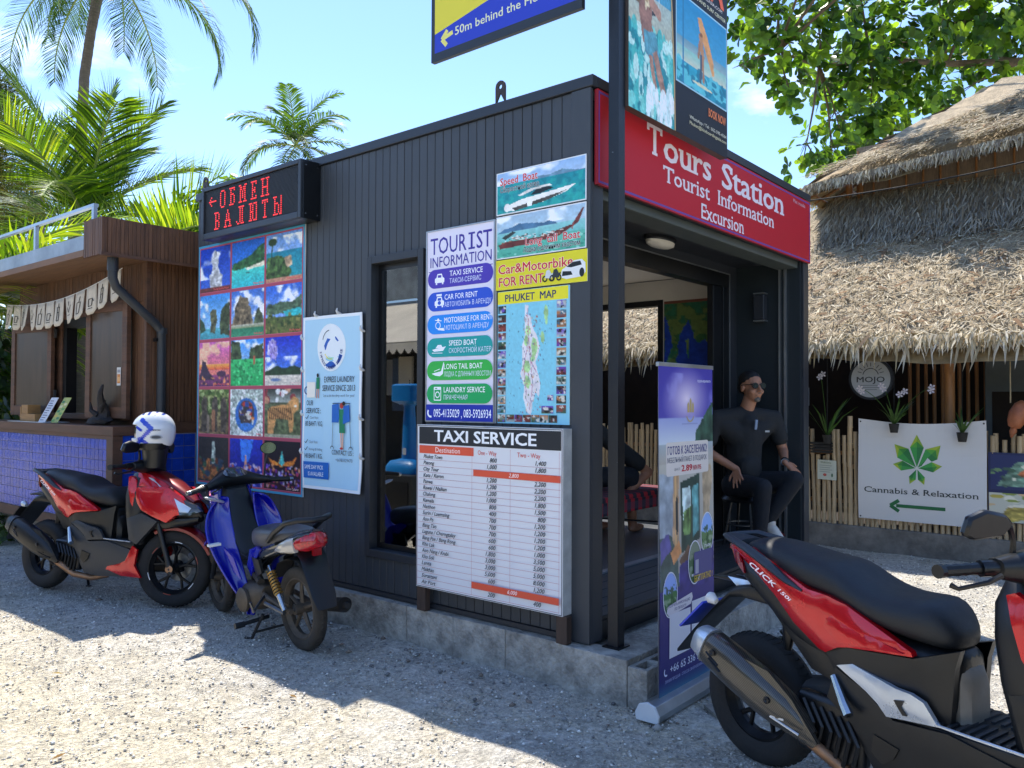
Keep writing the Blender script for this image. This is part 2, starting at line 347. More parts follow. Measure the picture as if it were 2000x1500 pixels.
# ------------------------------------------------------------------ ground
def gz(x, y): return .012*math.sin(1.7*x+.6*y)*math.sin(1.1*y-.4*x)
def ground():
    g = np.sign(np.linspace(-1, 1, 261))*(np.abs(np.linspace(-1, 1, 261))*7+np.abs(np.linspace(-1, 1, 261))**7*260)
    X, Y = np.meshgrid(g+0., g+1.5); n = len(g); near = np.clip(1-np.hypot(X, Y-1)/14, 0, 1)
    Z = (fbm(n, n, 70, 4, 4)-.5)*.045*near+.012*np.sin(1.7*X+.6*Y)*np.sin(1.1*Y-.4*X)*near-.004
    idx = np.arange(n*n).reshape(n, n); F = np.stack([idx[:-1, :-1], idx[:-1, 1:], idx[1:, 1:], idx[1:, :-1]], -1).reshape(-1, 4)
    m = mat('crushed_concrete', 'aca89f', .95); nt = m.node_tree; b = nt.nodes['Principled BSDF']; N = nt.nodes.new; L = nt.links.new
    tc = N('ShaderNodeTexCoord'); 
    def noi(sc, d=6, r=.65):
        q = N('ShaderNodeTexNoise'); q.inputs['Scale'].default_value = sc; q.inputs['Detail'].default_value = d; q.inputs['Roughness'].default_value = r; L(tc.outputs['Object'], q.inputs['Vector']); return q
    def rng(n_, a, b_, c=0, d=1):
        q = N('ShaderNodeMapRange'); q.inputs[1].default_value = a; q.inputs[2].default_value = b_; q.inputs[3].default_value = c; q.inputs[4].default_value = d; L(n_, q.inputs[0]); return q.outputs[0]
    def mix(f, a, b_):
        q = N('ShaderNodeMix'); q.data_type = 'RGBA'; L(f, q.inputs['Factor'])
        for s, v in (('A', a), ('B', b_)):
            if isinstance(v, str): q.inputs[s].default_value = lin(v)
            else: L(v, q.inputs[s])
        return q.outputs['Result']
    big = noi(.55); mid = noi(3.2, 9, .74); fin = noi(48, 7, .8); gr = noi(16, 6, .7); vor = N('ShaderNodeTexVoronoi'); vor.inputs['Scale'].default_value = 62; L(tc.outputs['Object'], vor.inputs['Vector'])
    sp = N('ShaderNodeSeparateXYZ'); L(tc.outputs['Object'], sp.inputs[0])
    c = mix(rng(big.outputs[0], .40, .60), 'b8b4ac', 'd6cab0')
    c = mix(rng(mid.outputs[0], .42, .7), c, 'd6d2c9'); c = mix(rng(mid.outputs[0], .42, .28), c, '93908a')
    sm = N('ShaderNodeMapping'); sm.inputs['Scale'].default_value = (1.6, .22, 1); sm.inputs['Rotation'].default_value = (0, 0, .25); L(tc.outputs['Object'], sm.inputs[0]); trk = noi(1.3, 5, .6); L(sm.outputs[0], trk.inputs['Vector'])
    c = mix(rng(trk.outputs[0], .54, .66, 0, .75), c, 'dad4c6'); c = mix(rng(trk.outputs[0], .44, .33, 0, .55), c, '8c877d')
    sand = rng(sp.outputs[0], -1.0, -1.9); c = mix(sand, c, mix(rng(mid.outputs[0], .35, .65), 'd0c4a8', 'e4d8bc'))
    c = mix(rng(fin.outputs[0], .42, .3, 0, .85), c, '7a766e'); c = mix(rng(fin.outputs[0], .56, .7, 0, .85), c, 'f0ece2')
    c = mix(rng(gr.outputs[0], .50, .38, 0, .5), c, '8a867e'); c = mix(rng(gr.outputs[0], .54, .64, 0, .6), c, 'e6e2d8')
    hs = N('ShaderNodeVectorMath'); hs.operation = 'SCALE'; L(c, hs.inputs[0]); L(rng(vor.outputs['Color'], 0, 1, .72, 1.22), hs.inputs['Scale']); L(hs.outputs[0], b.inputs['Base Color'])
    bp = N('ShaderNodeBump'); bp.inputs['Strength'].default_value = .9; bp.inputs['Distance'].default_value = .02; L(vor.outputs['Distance'], bp.inputs['Height'])
    b2 = N('ShaderNodeBump'); b2.inputs['Strength'].default_value = .8; b2.inputs['Distance'].default_value = .02; L(fin.outputs[0], b2.inputs['Height']); L(bp.outputs[0], b2.inputs['Normal'])
    b3 = N('ShaderNodeBump'); b3.inputs['Strength'].default_value = .6; b3.inputs['Distance'].default_value = .05; L(mid.outputs[0], b3.inputs['Height']); L(b2.outputs[0], b3.inputs['Normal']); L(b3.outputs[0], b.inputs['Normal'])
    o = fastmesh('ground', np.stack([X, Y, Z], -1).reshape(-1, 3), F, m, smooth=True); tag(o, kind='structure', label='crushed pale concrete and sand yard around the kiosk')
ground()
def scatter_stones(name, n, gen, s0, s1, m, seed, cols):
    r = np.random.RandomState(seed); base = np.array([[1,0,0],[-1,0,0],[0,1,0],[0,-1,0],[0,0,.7],[0,0,-.7]], float); fc = np.array([[4,0,2],[4,2,1],[4,1,3],[4,3,0],[5,2,0],[5,1,2],[5,3,1],[5,0,3]])
    P = gen(r, n); s = s0+(s1-s0)*r.rand(n)**3; a = r.rand(n)*6.28; V = base[None]*(1+.35*(r.rand(n, 6, 1)-.5)*2)*s[:, None, None]
    V *= 1+.3*(r.rand(n, 1, 3)-.5); ca, sa = np.cos(a)[:, None], np.sin(a)[:, None]; V = np.stack([V[..., 0]*ca-V[..., 1]*sa, V[..., 0]*sa+V[..., 1]*ca, V[..., 2]], -1)
    Z = .012*np.sin(1.7*P[:, 0]+.6*P[:, 1])*np.sin(1.1*P[:, 1]-.4*P[:, 0])+.002
    V += np.stack([P[:, 0], P[:, 1], Z], -1)[:, None]; F = (fc[None]+np.arange(n)[:, None, None]*6).reshape(-1, 3)
    cl = np.array([lin(c)[:3] for c in cols])[r.randint(len(cols), size=n)]*(.8+.4*r.rand(n, 1)); C4 = np.repeat(np.concatenate([cl, np.ones((n, 1))], 1), 6, 0)
    o = fastmesh(name, V.reshape(-1, 3), F, m, None, C4); tag(o, kind='stuff')
def g_near(r, n):
    t = r.rand(n)**.7*9+1.8; an = YAW+(r.rand(n)-.5)*1.35; return np.stack([-3.535+t*np.cos(an), -2.399+t*np.sin(an)], -1)
def keep(P):  # not under the buildings
    return P[~((P[:, 0] > -.09) & (P[:, 0] < 3.2) & (P[:, 1] > -.3) & (P[:, 1] < 4))]
def g_all(r, n): P = keep(g_near(r, n*2)); return P[:n]
m_st1 = mat('pale_gravel', 'bcb8b0', .9, noise=(40, .35)); m_st2 = mat('grey_gravel', '6f6e6b', .9, noise=(40, .35))
m_st1 = mat('gravel_stone', 'ffffff', .9, attr='Col')
PC = ['cfccc4', 'b8b4ac', 'dcd8ce', 'a09d96', 'c4b8a4', 'e6e2d8', '8f8c87']; GC_ = ['7f7e7b', '6c6a68', '96938d', '87786a']
scatter_stones('pale_gravel', 52000, g_all, .0025, .0105, m_st1, 1, PC); scatter_stones('dark_gravel', 6000, g_all, .0025, .008, m_st1, 2, GC_)
def g_line(r, n): return np.stack([-.09-np.abs(r.randn(n))*.28, r.rand(n)*4.6-.6], -1)
scatter_stones('loose_stones', 260, g_line, .006, .026, m_st1, 5, GC_)
# ------------------------------------------------------------------ plinth blocks
def block(parent, a, b, m=m_conc):
    MB().box(a, b).build('block', m, parent, bevel=.004)
pl = thing('plinth', 'low grey concrete block plinth under the charcoal kiosk', 'plinth', (1.5, 1.8, 0))
y = -.284; i = 0
while y < 3.9:
    y1 = min(y+.4, 3.95); j = .004*random.random(); block(pl, (-.084-j if y < 0 else -.062-j, y+.0015, -.05), (.05, y1-.0015, .226)); y = y1; i += 1
x = .052
while x < 3.25:
    block(pl, (x+.0015, -.286-.005*random.random(), -.05), (x+.3985, -.05, .226)); x += .4
MB().box((.055, -.046, -.05), (3.19, 3.9, .2)).build('footing', m_conc, pl)
hb = thing('hollow_block', 'hollow grey concrete block lying against the plinth behind the roll-up banner', 'block', (.08, -.35, 0))
q = MB(); q.box((-.09, -.40, 0), (.22, -.375, .2)); q.box((-.09, -.315, 0), (.22, -.29, .2))
for xx in (-.09, .055, .195): q.box((xx, -.378, 0), (xx+.028, -.312, .2))
q.build('shell', m_conc, hb, bevel=.004)
# ------------------------------------------------------------------ kiosk
K = thing('tour_kiosk', 'charcoal container kiosk with vertical siding and an open front porch', 'kiosk', (1.6, 2, .23))
pitch = .0693; yb = .113; mesh_cache = {}
def board(z0, z1, yy, w):
    k = (round(z0, 3), round(z1, 3), round(w, 4))
    if k not in mesh_cache:
        me = MB().box((0, 0, z0), (.013, w, z1)).mesh('siding_board'); me.materials.append(m_char); mesh_cache[k] = me
    o = bpy.data.objects.new('siding_board', mesh_cache[k]); COL.objects.link(o); o.parent = K
    b_ = o.modifiers.new('bevel', 'BEVEL'); b_.width = .0025; b_.segments = 1
    o.location = Vector((random.uniform(-.0008, .0008), yy+.002, 0))-K.location
while yb < 3.93:
    w = min(pitch, 3.95-yb)-.004
    if yb+pitch > 1.25 and yb < 1.755: board(2.44, 3.158, yb, w); board(.262, .485, yb, w)
    else: board(.262, 3.158, yb, w)
    yb += pitch
q = MB(); q.box((.014, 0, .23), (.09, 1.27, 3.1)).box((.014, 1.74, .23), (.09, 3.95, 3.1)).box((.014, 1.27, 2.44), (.09, 1.74, 3.1)).box((.014, 1.27, .23), (.09, 1.74, .48))
q.box((.09, 3.87, .23), (3.2, 3.95, 3.1)).build('wall', m_trim, K)
q = MB(); q.box((3.12, 0, .23), (3.2, 1.345, 3.1)).box((3.12, 3.0, .23), (3.2, 3.87, 3.1)).box((3.12, 1.345, 2.39), (3.2, 3.0, 3.1)); q.build('wall', m_trim, K)
MB().box((-.012, -.012, .232), (.012, .111, 3.158)).build('corner_trim', m_char, K, bevel=.003)
MB().box((.0122, -.012, .232), (.112, .02, 2.66)).build('corner_trim', m_char, K, bevel=.003)
MB().box((.02, .0202, .35), (.112, .56, 2.66)).build('inner_panel', m_black, K)
MB().box((-.018, -.03, 3.16), (.03, 3.97, 3.222)).build('roof_trim', m_trim, K, bevel=.004)
MB().box((.031, -.03, 3.165), (3.225, .02, 3.222)).build('roof_trim', m_trim, K, bevel=.004)
MB().box((3.18, .021, 3.16), (3.225, 3.97, 3.222)).build('roof_trim', m_trim, K, bevel=.004)
MB().box((.031, .021, 3.1), (3.179, 3.96, 3.19)).build('roof', mat('roof_sheet', '777a7a', .6, noise=(4, .2)), K)
MB().box((-.014, .115, .232), (.0, 3.95, .26)).build('skirting', m_trim, K)
for yy in (.62, 3.84):
    q = MB(); hole = [(math.cos(t)*.014, .1+math.sin(t)*.014) for t in [i*math.pi/6 for i in range(12)]]
    n = 12; out = []
    for i in range(12):
        t = i*math.pi/6; c, s = math.cos(t), math.sin(t); out.append((c*.036, .1+s*.036) if s >= 0 else (math.copysign(.036, c) if abs(c) > .1 else 0, .1+s*.036 if abs(c) < .1 else 0 if s < -.4 else .06))
    vs = [(dx+.0, yy+a, 3.215+b) for dx in (-.006, .006) for a, b in out+hole]
    fs = []
    for k in range(12):
        a, b = k, (k+1) % 12; fs += [(a, b, 12+b, 12+a), (24+a, 24+12+a, 24+12+b, 24+b), (a, 24+a, 24+b, b), (12+a, 12+b, 36+b, 36+a)]
    q.add(vs, fs); q.build('lifting_lug', mat('lug_paint', '3a2f2c', .6, noise=(30, .3)) if 'lug_paint' not in bpy.data.materials else bpy.data.materials['lug_paint'], K)
# window on the long side
m_glass = bpy.data.materials.new('tinted_glass'); m_glass.use_nodes = True; nt = m_glass.node_tree; nt.nodes.clear(); o_ = nt.nodes.new('ShaderNodeOutputMaterial'); g_ = nt.nodes.new('ShaderNodeBsdfGlossy'); t_ = nt.nodes.new('ShaderNodeBsdfTransparent'); x_ = nt.nodes.new('ShaderNodeMixShader')
fr = nt.nodes.new('ShaderNodeFresnel'); fr.inputs[0].default_value = 1.55; mm = nt.nodes.new('ShaderNodeMath'); mm.operation = 'MULTIPLY_ADD'; mm.inputs[1].default_value = 1.0; mm.inputs[2].default_value = .26; nt.links.new(fr.outputs[0], mm.inputs[0]); nt.links.new(mm.outputs[0], x_.inputs[0])
g_.inputs['Roughness'].default_value = .015; t_.inputs[0].default_value = (.72, .75, .74, 1); nt.links.new(t_.outputs[0], x_.inputs[1]); nt.links.new(g_.outputs[0], x_.inputs[2]); nt.links.new(x_.outputs[0], o_.inputs[0])
wf = MB().box((-.02, 1.232, .475), (.0902, 1.282, 2.45)).box((-.02, 1.722, .475), (.0902, 1.772, 2.45)).box((-.02, 1.2821, 2.40), (.0902, 1.7219, 2.45)).box((-.02, 1.2821, .475), (.0902, 1.7219, .525)).build('window_frame', m_trim, K, bevel=.003)
MB().box((.05, 1.2825, .5255), (.056, 1.7215, 2.3995)).build('pane', m_glass, wf)
MB().box((.0475, 1.2825, .5255), (.06, 1.315, 2.3995)).box((.0475, 1.69, .5255), (.06, 1.7215, 2.3995)).box((.0475, 1.315, 2.36), (.06, 1.69, 2.3995)).box((.0475, 1.315, .5255), (.06, 1.69, .56)).build('sash', m_black, wf)
# inside lining
m_cream = mat('cream_wall', 'dcd6ca', .8, noise=(3, .04)); m_fl = mat('grey_floor', '55585b', .35, noise=(5, .12)); m_deck = mat('dark_deck', '2a2e30', .5, noise=(6, .2), stretch=(1, 12, 1), rnd=.1)
MB().box((.0905, .65, .36), (.1, 1.28, 2.62)).box((.0905, 1.73, .36), (.1, 3.86, 2.62)).box((3.11, .65, .36), (3.1195, 1.345, 2.62)).box((3.11, 3.0, .36), (3.1195, 3.86, 2.62)).box((3.11, 1.345, 2.39), (3.1195, 3.0, 2.62)).box((.1005, 3.855, .36), (3.1095, 3.8695, 2.62)).build('lining', m_cream, K)
MB().box((.1, .57, 2.625), (3.115, 3.86, 2.66)).build('ceiling', mat('ceiling_board', 'e4dfd4', .8), K)
MB().box((.1, .57, .30), (3.115, 3.865, .355)).build('floor', m_fl, K)
q = MB().box((3.105, 1.29, .36), (3.2105, 1.344, 2.44)).box((3.105, 3.001, .36), (3.2105, 3.05, 2.44)).box((3.105, 1.3445, 2.386), (3.2105, 3.0005, 2.44)); q.build('window_frame', m_black, K)
# far door opening stays open on the hut
for i in range(5):
    o = MB().box((.02, .002+.112*i, .33), (3.19, .108+.112*i, .352)).build('floor_board', m_deck, K, bevel=.002)
MB().box((.02, -.006, .232), (3.19, .02, .329)).build('sill_beam', m_black, K, bevel=.003)
MB().box((.02, .021, .2265), (3.19, 3.8, .32)).build('subfloor', m_black, K)
# front: soffit, shutter box, door
MB().box((.113, .0, 2.655), (3.1, .56, 2.70)).build('soffit', m_trim, K)
MB().box((.113, .03, 2.60), (3.1, .2, 2.6545)).build('shutter_box', mat('grey_green_panel', '4c5452', .45, noise=(6, .1)), K, bevel=.006)
MB().box((.113, .205, 2.63), (3.1, .215, 2.6545)).build('rail', m_alu, K)
MB().box((.113, .561, 2.587), (3.1, .64, 2.70)).box((2.945, .561, .352), (3.1, .64, 2.5865)).build('front_wall', m_trim, K)
MB().box((.113, .556, 2.577), (2.945, .5605, 2.586)).box((2.936, .556, .352), (2.945, .5605, 2.5765)).build('edge_strip', m_alu, K)
q = MB().box((.114, .5605, 2.465), (2.935, .66, 2.5765)).box((2.82, .5605, .352), (2.935, .66, 2.4645)).box((2.66, .575, .352), (2.8195, .63, 2.4645)); q.build('door_frame', m_black, K, bevel=.002)
MB().box((.114, .575, .352), (2.6595, .63, .362)).build('threshold', m_alu, K)
MB().box((3.08, .561, .352), (3.1, .01, 2.655)).build('side_panel', mat('teal_black_panel', '1e272c', .5), K)
MB().box((3.1005, -.012, .232), (3.212, .56, 2.66)).build('corner_trim', m_trim, K, bevel=.003)
MB().box((3.05, .12, .352), (3.0795, .135, 2.65)).box((3.05, .165, .352), (3.0795, .18, 2.65)).build('shutter_track', m_alu, K)
MB().box((.08, .57, 2.7), (.1, 3.86, 3.09)).build('lining', m_trim, K)
MB().box((.11, .002, 2.71), (3.19, .03, 3.16)).build('header', m_trim, K)
MB().box((3.215, -.014, 1.47), (3.2165, .01, 1.62)).build('latch', m_alu, K)
# bulkhead lamp & wall sconce
b = thing('bulkhead_lamp', 'oval white bulkhead lamp under the porch ceiling, unlit', 'lamp', (1.52, .43, 2.65))
M = Matrix.Translation((1.52, .43, 2.655))@Matrix.Rotation(math.pi, 4, 'X')@Matrix.Diagonal((1.9, .8, 1, 1))
MB().lathe([(.1, 0), (.1, .02), (.09, .03)], M).build('base', m_black, b, smooth=.5)
MB().lathe([(.088, .0302), (.085, .05), (.06, .066), (.02, .072)], M).build('diffuser', mat('milky_glass', 'd9d4c6', .3), b, smooth=.8)
b = thing('wall_sconce', 'dark square up-and-down wall lamp on the right porch panel', 'lamp', (3.05, .33, 2.28))
MB().box((3.0, .285, 2.19), (3.079, .375, 2.40)).build('housing', m_trim, b, bevel=.004)
MB().box((2.998, .283, 2.405), (3.079, .377, 2.415)).box((2.998, .283, 2.175), (3.079, .377, 2.185)).build('rim', m_alu, b)
# pole with its sign
P_ = thing('sign_post', 'tall square black steel post standing on the plinth corner', 'post', (.073, -.12, .23))
m_post = mat('chipped_black_paint', '141920', .42, noise=(34, .0), col2='6d7175', thr=(.70, .74), bump=(40, .05))
MB().box((.04, -.152, .232), (.107, -.09, 5.2)).build('shaft', m_post, P_, bevel=.003)
MB().box((.02, -.172, .2265), (.127, -.07, .234)).build('base_plate', m_black, P_)
MB().box((-.09, -.118, 4.5), (.0395, -.1, 4.54)).box((-.09, -.0995, 4.5), (-.07, .05, 4.54)).build('bracket', m_black, P_)
# ------------------------------------------------------------------ signs and posters
def poster(name, label, cat, O, u, w, h, th=.012, edge=None, fr=0, group=None, v=(0, 0, 1)):
    u = Vector(u); v = Vector(v); n = u.cross(v).normalized(); O = Vector(O)
    t = thing(name, label, cat, tuple(O), group=group); c = [O+u*a+v*b+n*d for d in (-th, 0) for a, b in ((0, 0), (w, 0), (w, h), (0, h))]
    q = MB(); q.add(c, [(0, 3, 2, 1), (4, 5, 6, 7), (0, 1, 5, 4), (1, 2, 6, 5), (2, 3, 7, 6), (3, 0, 4, 7)]); q.build('board', edge or m_white, t, bevel=.0015)
    if fr:
        q = MB()
        for a0, b0, a1, b1 in ((0, 0, w, fr), (0, h-fr, w, h), (0, fr, fr, h-fr), (w-fr, fr, w, h-fr)):
            c = [O+u*a+v*b+n*d for d in (.0002, .006) for a, b in ((a0, b0), (a1, b0), (a1, b1), (a0, b1))]; q.add(c, [(0, 3, 2, 1), (4, 5, 6, 7), (0, 1, 5, 4), (1, 2, 6, 5), (2, 3, 7, 6), (3, 0, 4, 7)])
        q.build('frame', m_alu, t)
    return t, Print(O, u, v)
LU = (0, -1, 0); FU = (1, 0, 0)
# fifteen holiday pictures
def pic(k):
    c = Can(52, 64, '2f6fd0', '9fd0f2'); S = 100+k
    if k == 0: c = Can(52, 64, '1c3fb0', '3f6ad0').clouds(.1, .7, .5, 2, seed=S).poly([(.36,.98),(.3,.62),(.38,.58),(.42,.42),(.38,.3),(.44,.22),(.45,.1),(.5,.06),(.55,.1),(.56,.22),(.62,.3),(.6,.45),(.68,.6),(.75,.64),(.72,.98)], 'b9bcc2', .01, tex=.5).band(.9, 1, '7a3d38', '503030')
    if k == 1: c = Can(52, 64, '1f5fc8', '3f8fe0').band(.56, 1, '4fd0c0', '2fb5c5').poly([(0,.5),(.2,.42),(.5,.38),(.8,.2),(1,.1),(1,.55),(.5,.6),(0,.6)], '2f5a34', .05, tex=.8).poly([(.4,.6),(1,.5),(1,.6),(.5,.64)], 'e8e0c8').ell(.5, .7, .06, .01, '303030')
    if k == 2: c = Can(52, 64, '5f8fd8', 'b8d4ee').clouds(.05, .4, .5, 3, seed=S).band(.38, 1, '1f7f9a', '2c9aa5').poly([(0,.5),(.3,.45),(.5,.5),(.62,.62),(.7,.8),(.62,1),(0,1)], '3f5a2c', .06, tex=.9).poly([(.5,.52),(.7,.48),(.75,.7),(.6,.75)], 'b59a7c', .05, tex=.6).line(.14, .6, .18, .2, .012, '26391f').ell(.18, .16, .12, .08, '2c4020').band(.92, 1, 'c08a70')
    if k == 3: c = Can(52, 64, '3f8fe0', 'b5daf5').clouds(.1, .5, .55, 3, seed=S).band(.75, 1, '5fb5c5', '3f93a5').poly([(.38,.85),(.36,.4),(.42,.33),(.56,.35),(.58,.6),(.52,.88)], '5a5b42', .03, tex=.8).poly([(.68,.9),(.7,.4),(.85,.25),(1,.2),(1,.95)], '3f4a30', .04, tex=.8).poly([(0,.5),(.12,.6),(.22,.8),(0,.85)], '35503a', .03)
    if k == 4: c = Can(52, 64, '3f70c8', 'a8c8f0').clouds(.0, .6, .45, 3, seed=S).poly([(0,.85),(.1,.4),(.25,.12),(.45,.15),(.6,.4),(.68,.75),(.7,.85)], '6a5d48', .05, tex=1).poly([(.7,.75),(.78,.45),(.85,.4),(1,.7),(1,.8)], '4f5a40', .03, tex=.8).band(.74, .82, 'c8c4b4', '7a8a60').band(.82, 1, '2f7a58', '3f9070')
    if k == 5: c = Can(52, 64, '2f60c8', 'a0c4ee').clouds(.0, .4, .45, 3, seed=S).poly([(0,.42),(.3,.35),(.7,.38),(1,.25),(1,.6),(0,.6)], '4a6048', .05, tex=.8).poly([(.5,.56),(.9,.5),(1,.52),(1,.68),(.6,.68)], '35b5bc').band(.66, 1, '4c5a30', '6a6a38').spots(.62, 1, ['2f4420', '8a8448', '5f7034'], 80, .03, S)
    if k == 6: c = Can(52, 64, 'c860b8', 'f09058').clouds(.0, .6, .48, 3, 'f8c0a0', seed=S).band(.5, .62, 'f0b050', 'e06040').band(.74, 1, '9a4a78', '5a3060').poly([(0,.85),(.1,.4),(.2,.45),(.35,.7),(.5,.8),(.5,.86)], '3a2c44', .02).ell(.75, .72, .15, .07, '4a2c48').spots(.76, .98, ['f0a060', '402840'], 30, .03, S)
    if k == 7: c = Can(52, 64, '3f90e8', 'e8f4ff').clouds(.0, .35, .45, 3, seed=S).poly([(0,0),(.25,.05),(.3,.2),(.38,.4),(0,.5)], '3c4c30', .05, tex=.8).poly([(.55,.42),(.6,.2),(.8,.15),(1,.1),(1,.45)], '3c4c30', .05, tex=.8).band(.42, 1, '3fc070', '1fa058').spots(.44, 1, ['5fdc90', '1a8048', '35b068'], 90, .03, S).line(.72, .38, .72, .52, .03, 'b06048')
    if k == 8:
        c = Can(52, 64, '1f2fb8', '5fa0ea').clouds(.4, .7, .5, 3, seed=S).poly([(.05,.35),(.08,.1),(.2,.02),(.32,.1),(.36,.35),(.3,.48)], 'cfc8ea', .01)
        for i in range(5): c.line(.1+.05*i, .06, .16+.04*i, .45, .012, '6a50b0')
        c.line(.3, .48, .35, .62, .004, '303030').poly([(0,.72),(.3,.6),(.6,.66),(.8,.6),(1,.64),(1,.8),(0,.8)], '27402a', .03).band(.78, 1, 'd8d0c4', 'c8c0b4').ell(.3, .88, .14, .03, '5f7aa8')
    if k == 9:
        c = Can(52, 64, '6f7a48', '7a6448').grain(.9, 9, S).spots(0, .6, ['4f6a30', 'a8b878', '344a20'], 80, .05, S)
        for x in (.2, .55, .85): c.poly([(x-.1,.95),(x-.12,.3),(x-.05,.15),(x+.06,.2),(x+.1,.5),(x+.08,.95)], '4f463e', .04, tex=.6)
        c.line(.5, .5, .5, .9, .05, '9a6a4c').line(.32, .6, .32, .95, .04, '8a7a6a')
    if k == 10: c = Can(52, 64, 'a8b4ac', 'c8d0cc').grain(.6, 14, S).spots(0, 1, ['ffffff', '7f9088', 'd8e0dc'], 160, .03, S).ell(.5, .55, .34, .36, '2f6ab8').ell(.5, .5, .24, .26, '4a3a3c').spots(.3, .7, ['c03830', '2f50a8', 'd8d0c0', '30303a', 'd87838'], 40, .05, S, .3, .7).ell(.5, .8, .2, .08, '3f80d0')
    if k == 11:
        c = Can(52, 64, '5f6a50', '4f5a3c').grain(.6, 10, S).band(0, .28, '303430', 'a8b0a8').spots(.0, .25, ['e8e8e8', '8a3038', 'c09070'], 14, .06, S).poly([(.1,.88),(.08,.45),(.2,.35),(.62,.32),(.8,.15),(.95,.22),(.95,.42),(.82,.5),(.8,.85),(.7,.9),(.66,.62),(.32,.62),(.25,.95),(.12,.95)], 'c8935a', .02, tex=.2)
        for i in range(12): c.line(.12+.055*i, .4, .15+.055*i, .62, .012, '4a3020')
        c.ell(.86, .35, .04, .03, 'e8e0d0').band(.93, 1, 'a0a088')
    if k == 12: c = Can(52, 64, '2c2a2e', '3a3836').poly([(0,.95),(.1,.7),(.3,.5),(.6,.48),(.7,.6),(.6,.98)], 'a8683c', .06, tex=.9).poly([(.44,.6),(.46,.1),(.56,.1),(.58,.6)], 'b0b8a8', .01, tex=.6).spots(.5, .95, ['c87848', '406a50', '304a60', '7a4030'], 40, .05, S)
    if k == 13: c = Can(52, 64, '1c30b0', '2a2a80').poly([(.3,0),(.75,0),(.6,.5),(.4,.5)], '3f80e8', .05).poly([(.44,.65),(.5,.28),(.56,.65)], 'd89a78', .02).spots(.55, 1, ['7080e0', 'c8a0c0', '20206a', 'e0d0e0', '4050c0', 'c06050'], 110, .035, S)
    if k == 14: c = Can(52, 64, '14121e', '2a1826').poly([(.1,.35),(.3,.4),(.42,.45),(.5,.2),(.58,.45),(.75,.38),(.95,.3),(.8,.5),(.5,.52),(.2,.5)], 'd87a30', .04, tex=.8).poly([(.42,.45),(.5,.2),(.58,.45),(.5,.52)], '4fb8b0', .02).spots(.5, .95, ['c04058', '8a6ae0', 'e0a070', '5030a0', 'd0d0e8', '401828'], 120, .03, S)
    return c.blur(1).grain(.22, 26, S).grain(.12, 9, S+1).a
t, P = poster('excursion_board', 'tall board of fifteen holiday photographs with a turquoise border, left end of the kiosk wall', 'poster board', (-.016, 3.905, .804), LU, 1.453, 1.964)
P.rect(0, 0, 1.453, 1.964, '3d93b8', 3, 4); P.rect(.018, .018, 1.435, 1.946, 'a8485c'); P.build('print', m_print, t)
caps = {0: 'The Big Buddha Phuket', 1: 'Maiton island', 2: 'Phromthep Cape', 5: 'Phi Phi Island', 6: 'Sunset Phang Nga bay', 8: 'Coral island', 12: 'Fantasy show', 14: 'Simon Cabaret', 4: 'Krabi island', 10: 'Rafting'}
cw, chh = 1.417/3, 1.928/5
for k in range(15):
    i, j = k % 3, k//3; x0 = .018+i*cw+.012; y1 = 1.946-j*chh-.012
    Q = Print(P.O, P.u); Q.k = 3; Q.img(pic(k), x0, y1-chh+.024, x0+cw-.024, y1)
    Q.rect(x0, y1-chh+.022, x0+cw-.024, y1-chh+.026, 'c0607a')
    if k in caps: Q.text(caps[k], x0+cw-.04, y1-chh+.035, None, .017, 'e05a5a' if k not in (14, 8) else 'e8c8c0', .02, align='r')
    Q.build('photo', m_print, t)
# laundry banner
t = thing('laundry_banner', 'pale blue laundry service banner tied to the kiosk wall left of the window', 'banner', (-.03, 2.43, .877)); P = Print((-.03, 2.43, .877), LU, (0, .006, 1))
P.wave = lambda x, y: .004*math.sin(x*14+y*3)+.005*math.sin(y*7-x*4)+(.012*max(0, 1-y*6)*(x/.63))
w, h = .635, 1.21; P.rect(0, 0, w, h, 'dfe5ea', 8, 14); P.k = 4; P.rect(.022, .022, w-.022, h-.022, 'a9cfe4', 8, 14); P.k = 8
P.ell(.315, .985, .155, .165, 'dfe6ea'); P.k += 1
P.arc(.315, .97, .105, 200, 340, .05, '1d57b0', ry=.1); P.arc(.315, 1.0, .1, 185, 355, .014, 'e3e8ec', ry=.07); P.poly([(.24, 1.0), (.25, .97), (.38, .965), (.37, 1.01), (.4, 1.03), (.37, 1.06), (.33, 1.04), (.28, 1.05), (.255, 1.02)], '1d57b0')
P.arc(.31, 1.02, .085, 95, 165, .006, '334455')
P.arc(.315, .955, .07, 195, 330, .012, 'e8d860', ry=.05); P.arc(.315, .94, .08, 200, 340, .012, '8fc8e0', ry=.045)
s_ = 'EXPRESS LAUNDRY SERVICE'
for i, chx in enumerate(s_):
    if chx == ' ': continue
    a = math.radians(190+160*i/(len(s_)-1)); P.text(chx, .315+.128*math.cos(a)-.006*math.cos(a+1.57), .985+.145*math.sin(a)-.004, None, .021, '1a2a6a', .03, rot=a+math.pi/2)
P.text('Glanz', .28, .905, .07, .018, '7fd0b0', .02)
P.text('EXPRESS LAUNDRY', .24, .745, .33, .04, '2a3038', .01); P.text('SERVICE SINCE 2013', .22, .685, .36, .04, '2a3038', .01); P.text('Let us do the dirty work for you!', .235, .645, .34, .018, '4a5560')
P.rect(.05, .64, .14, .75, 'e6e2d6'); P.ell(.095, .69, .027, .03, '5a1c20'); P.arc(.05, .69, .025, 60, 300, .008, '27407a'); P.rect(.15, .70, .185, .78, '1f7a55'); P.ell(.165, .795, .012, .014, '222222'); P.line((.16, .70), (.155, .635), .01, 'c8907a'); P.line((.175, .70), (.178, .635), .01, 'c8907a')
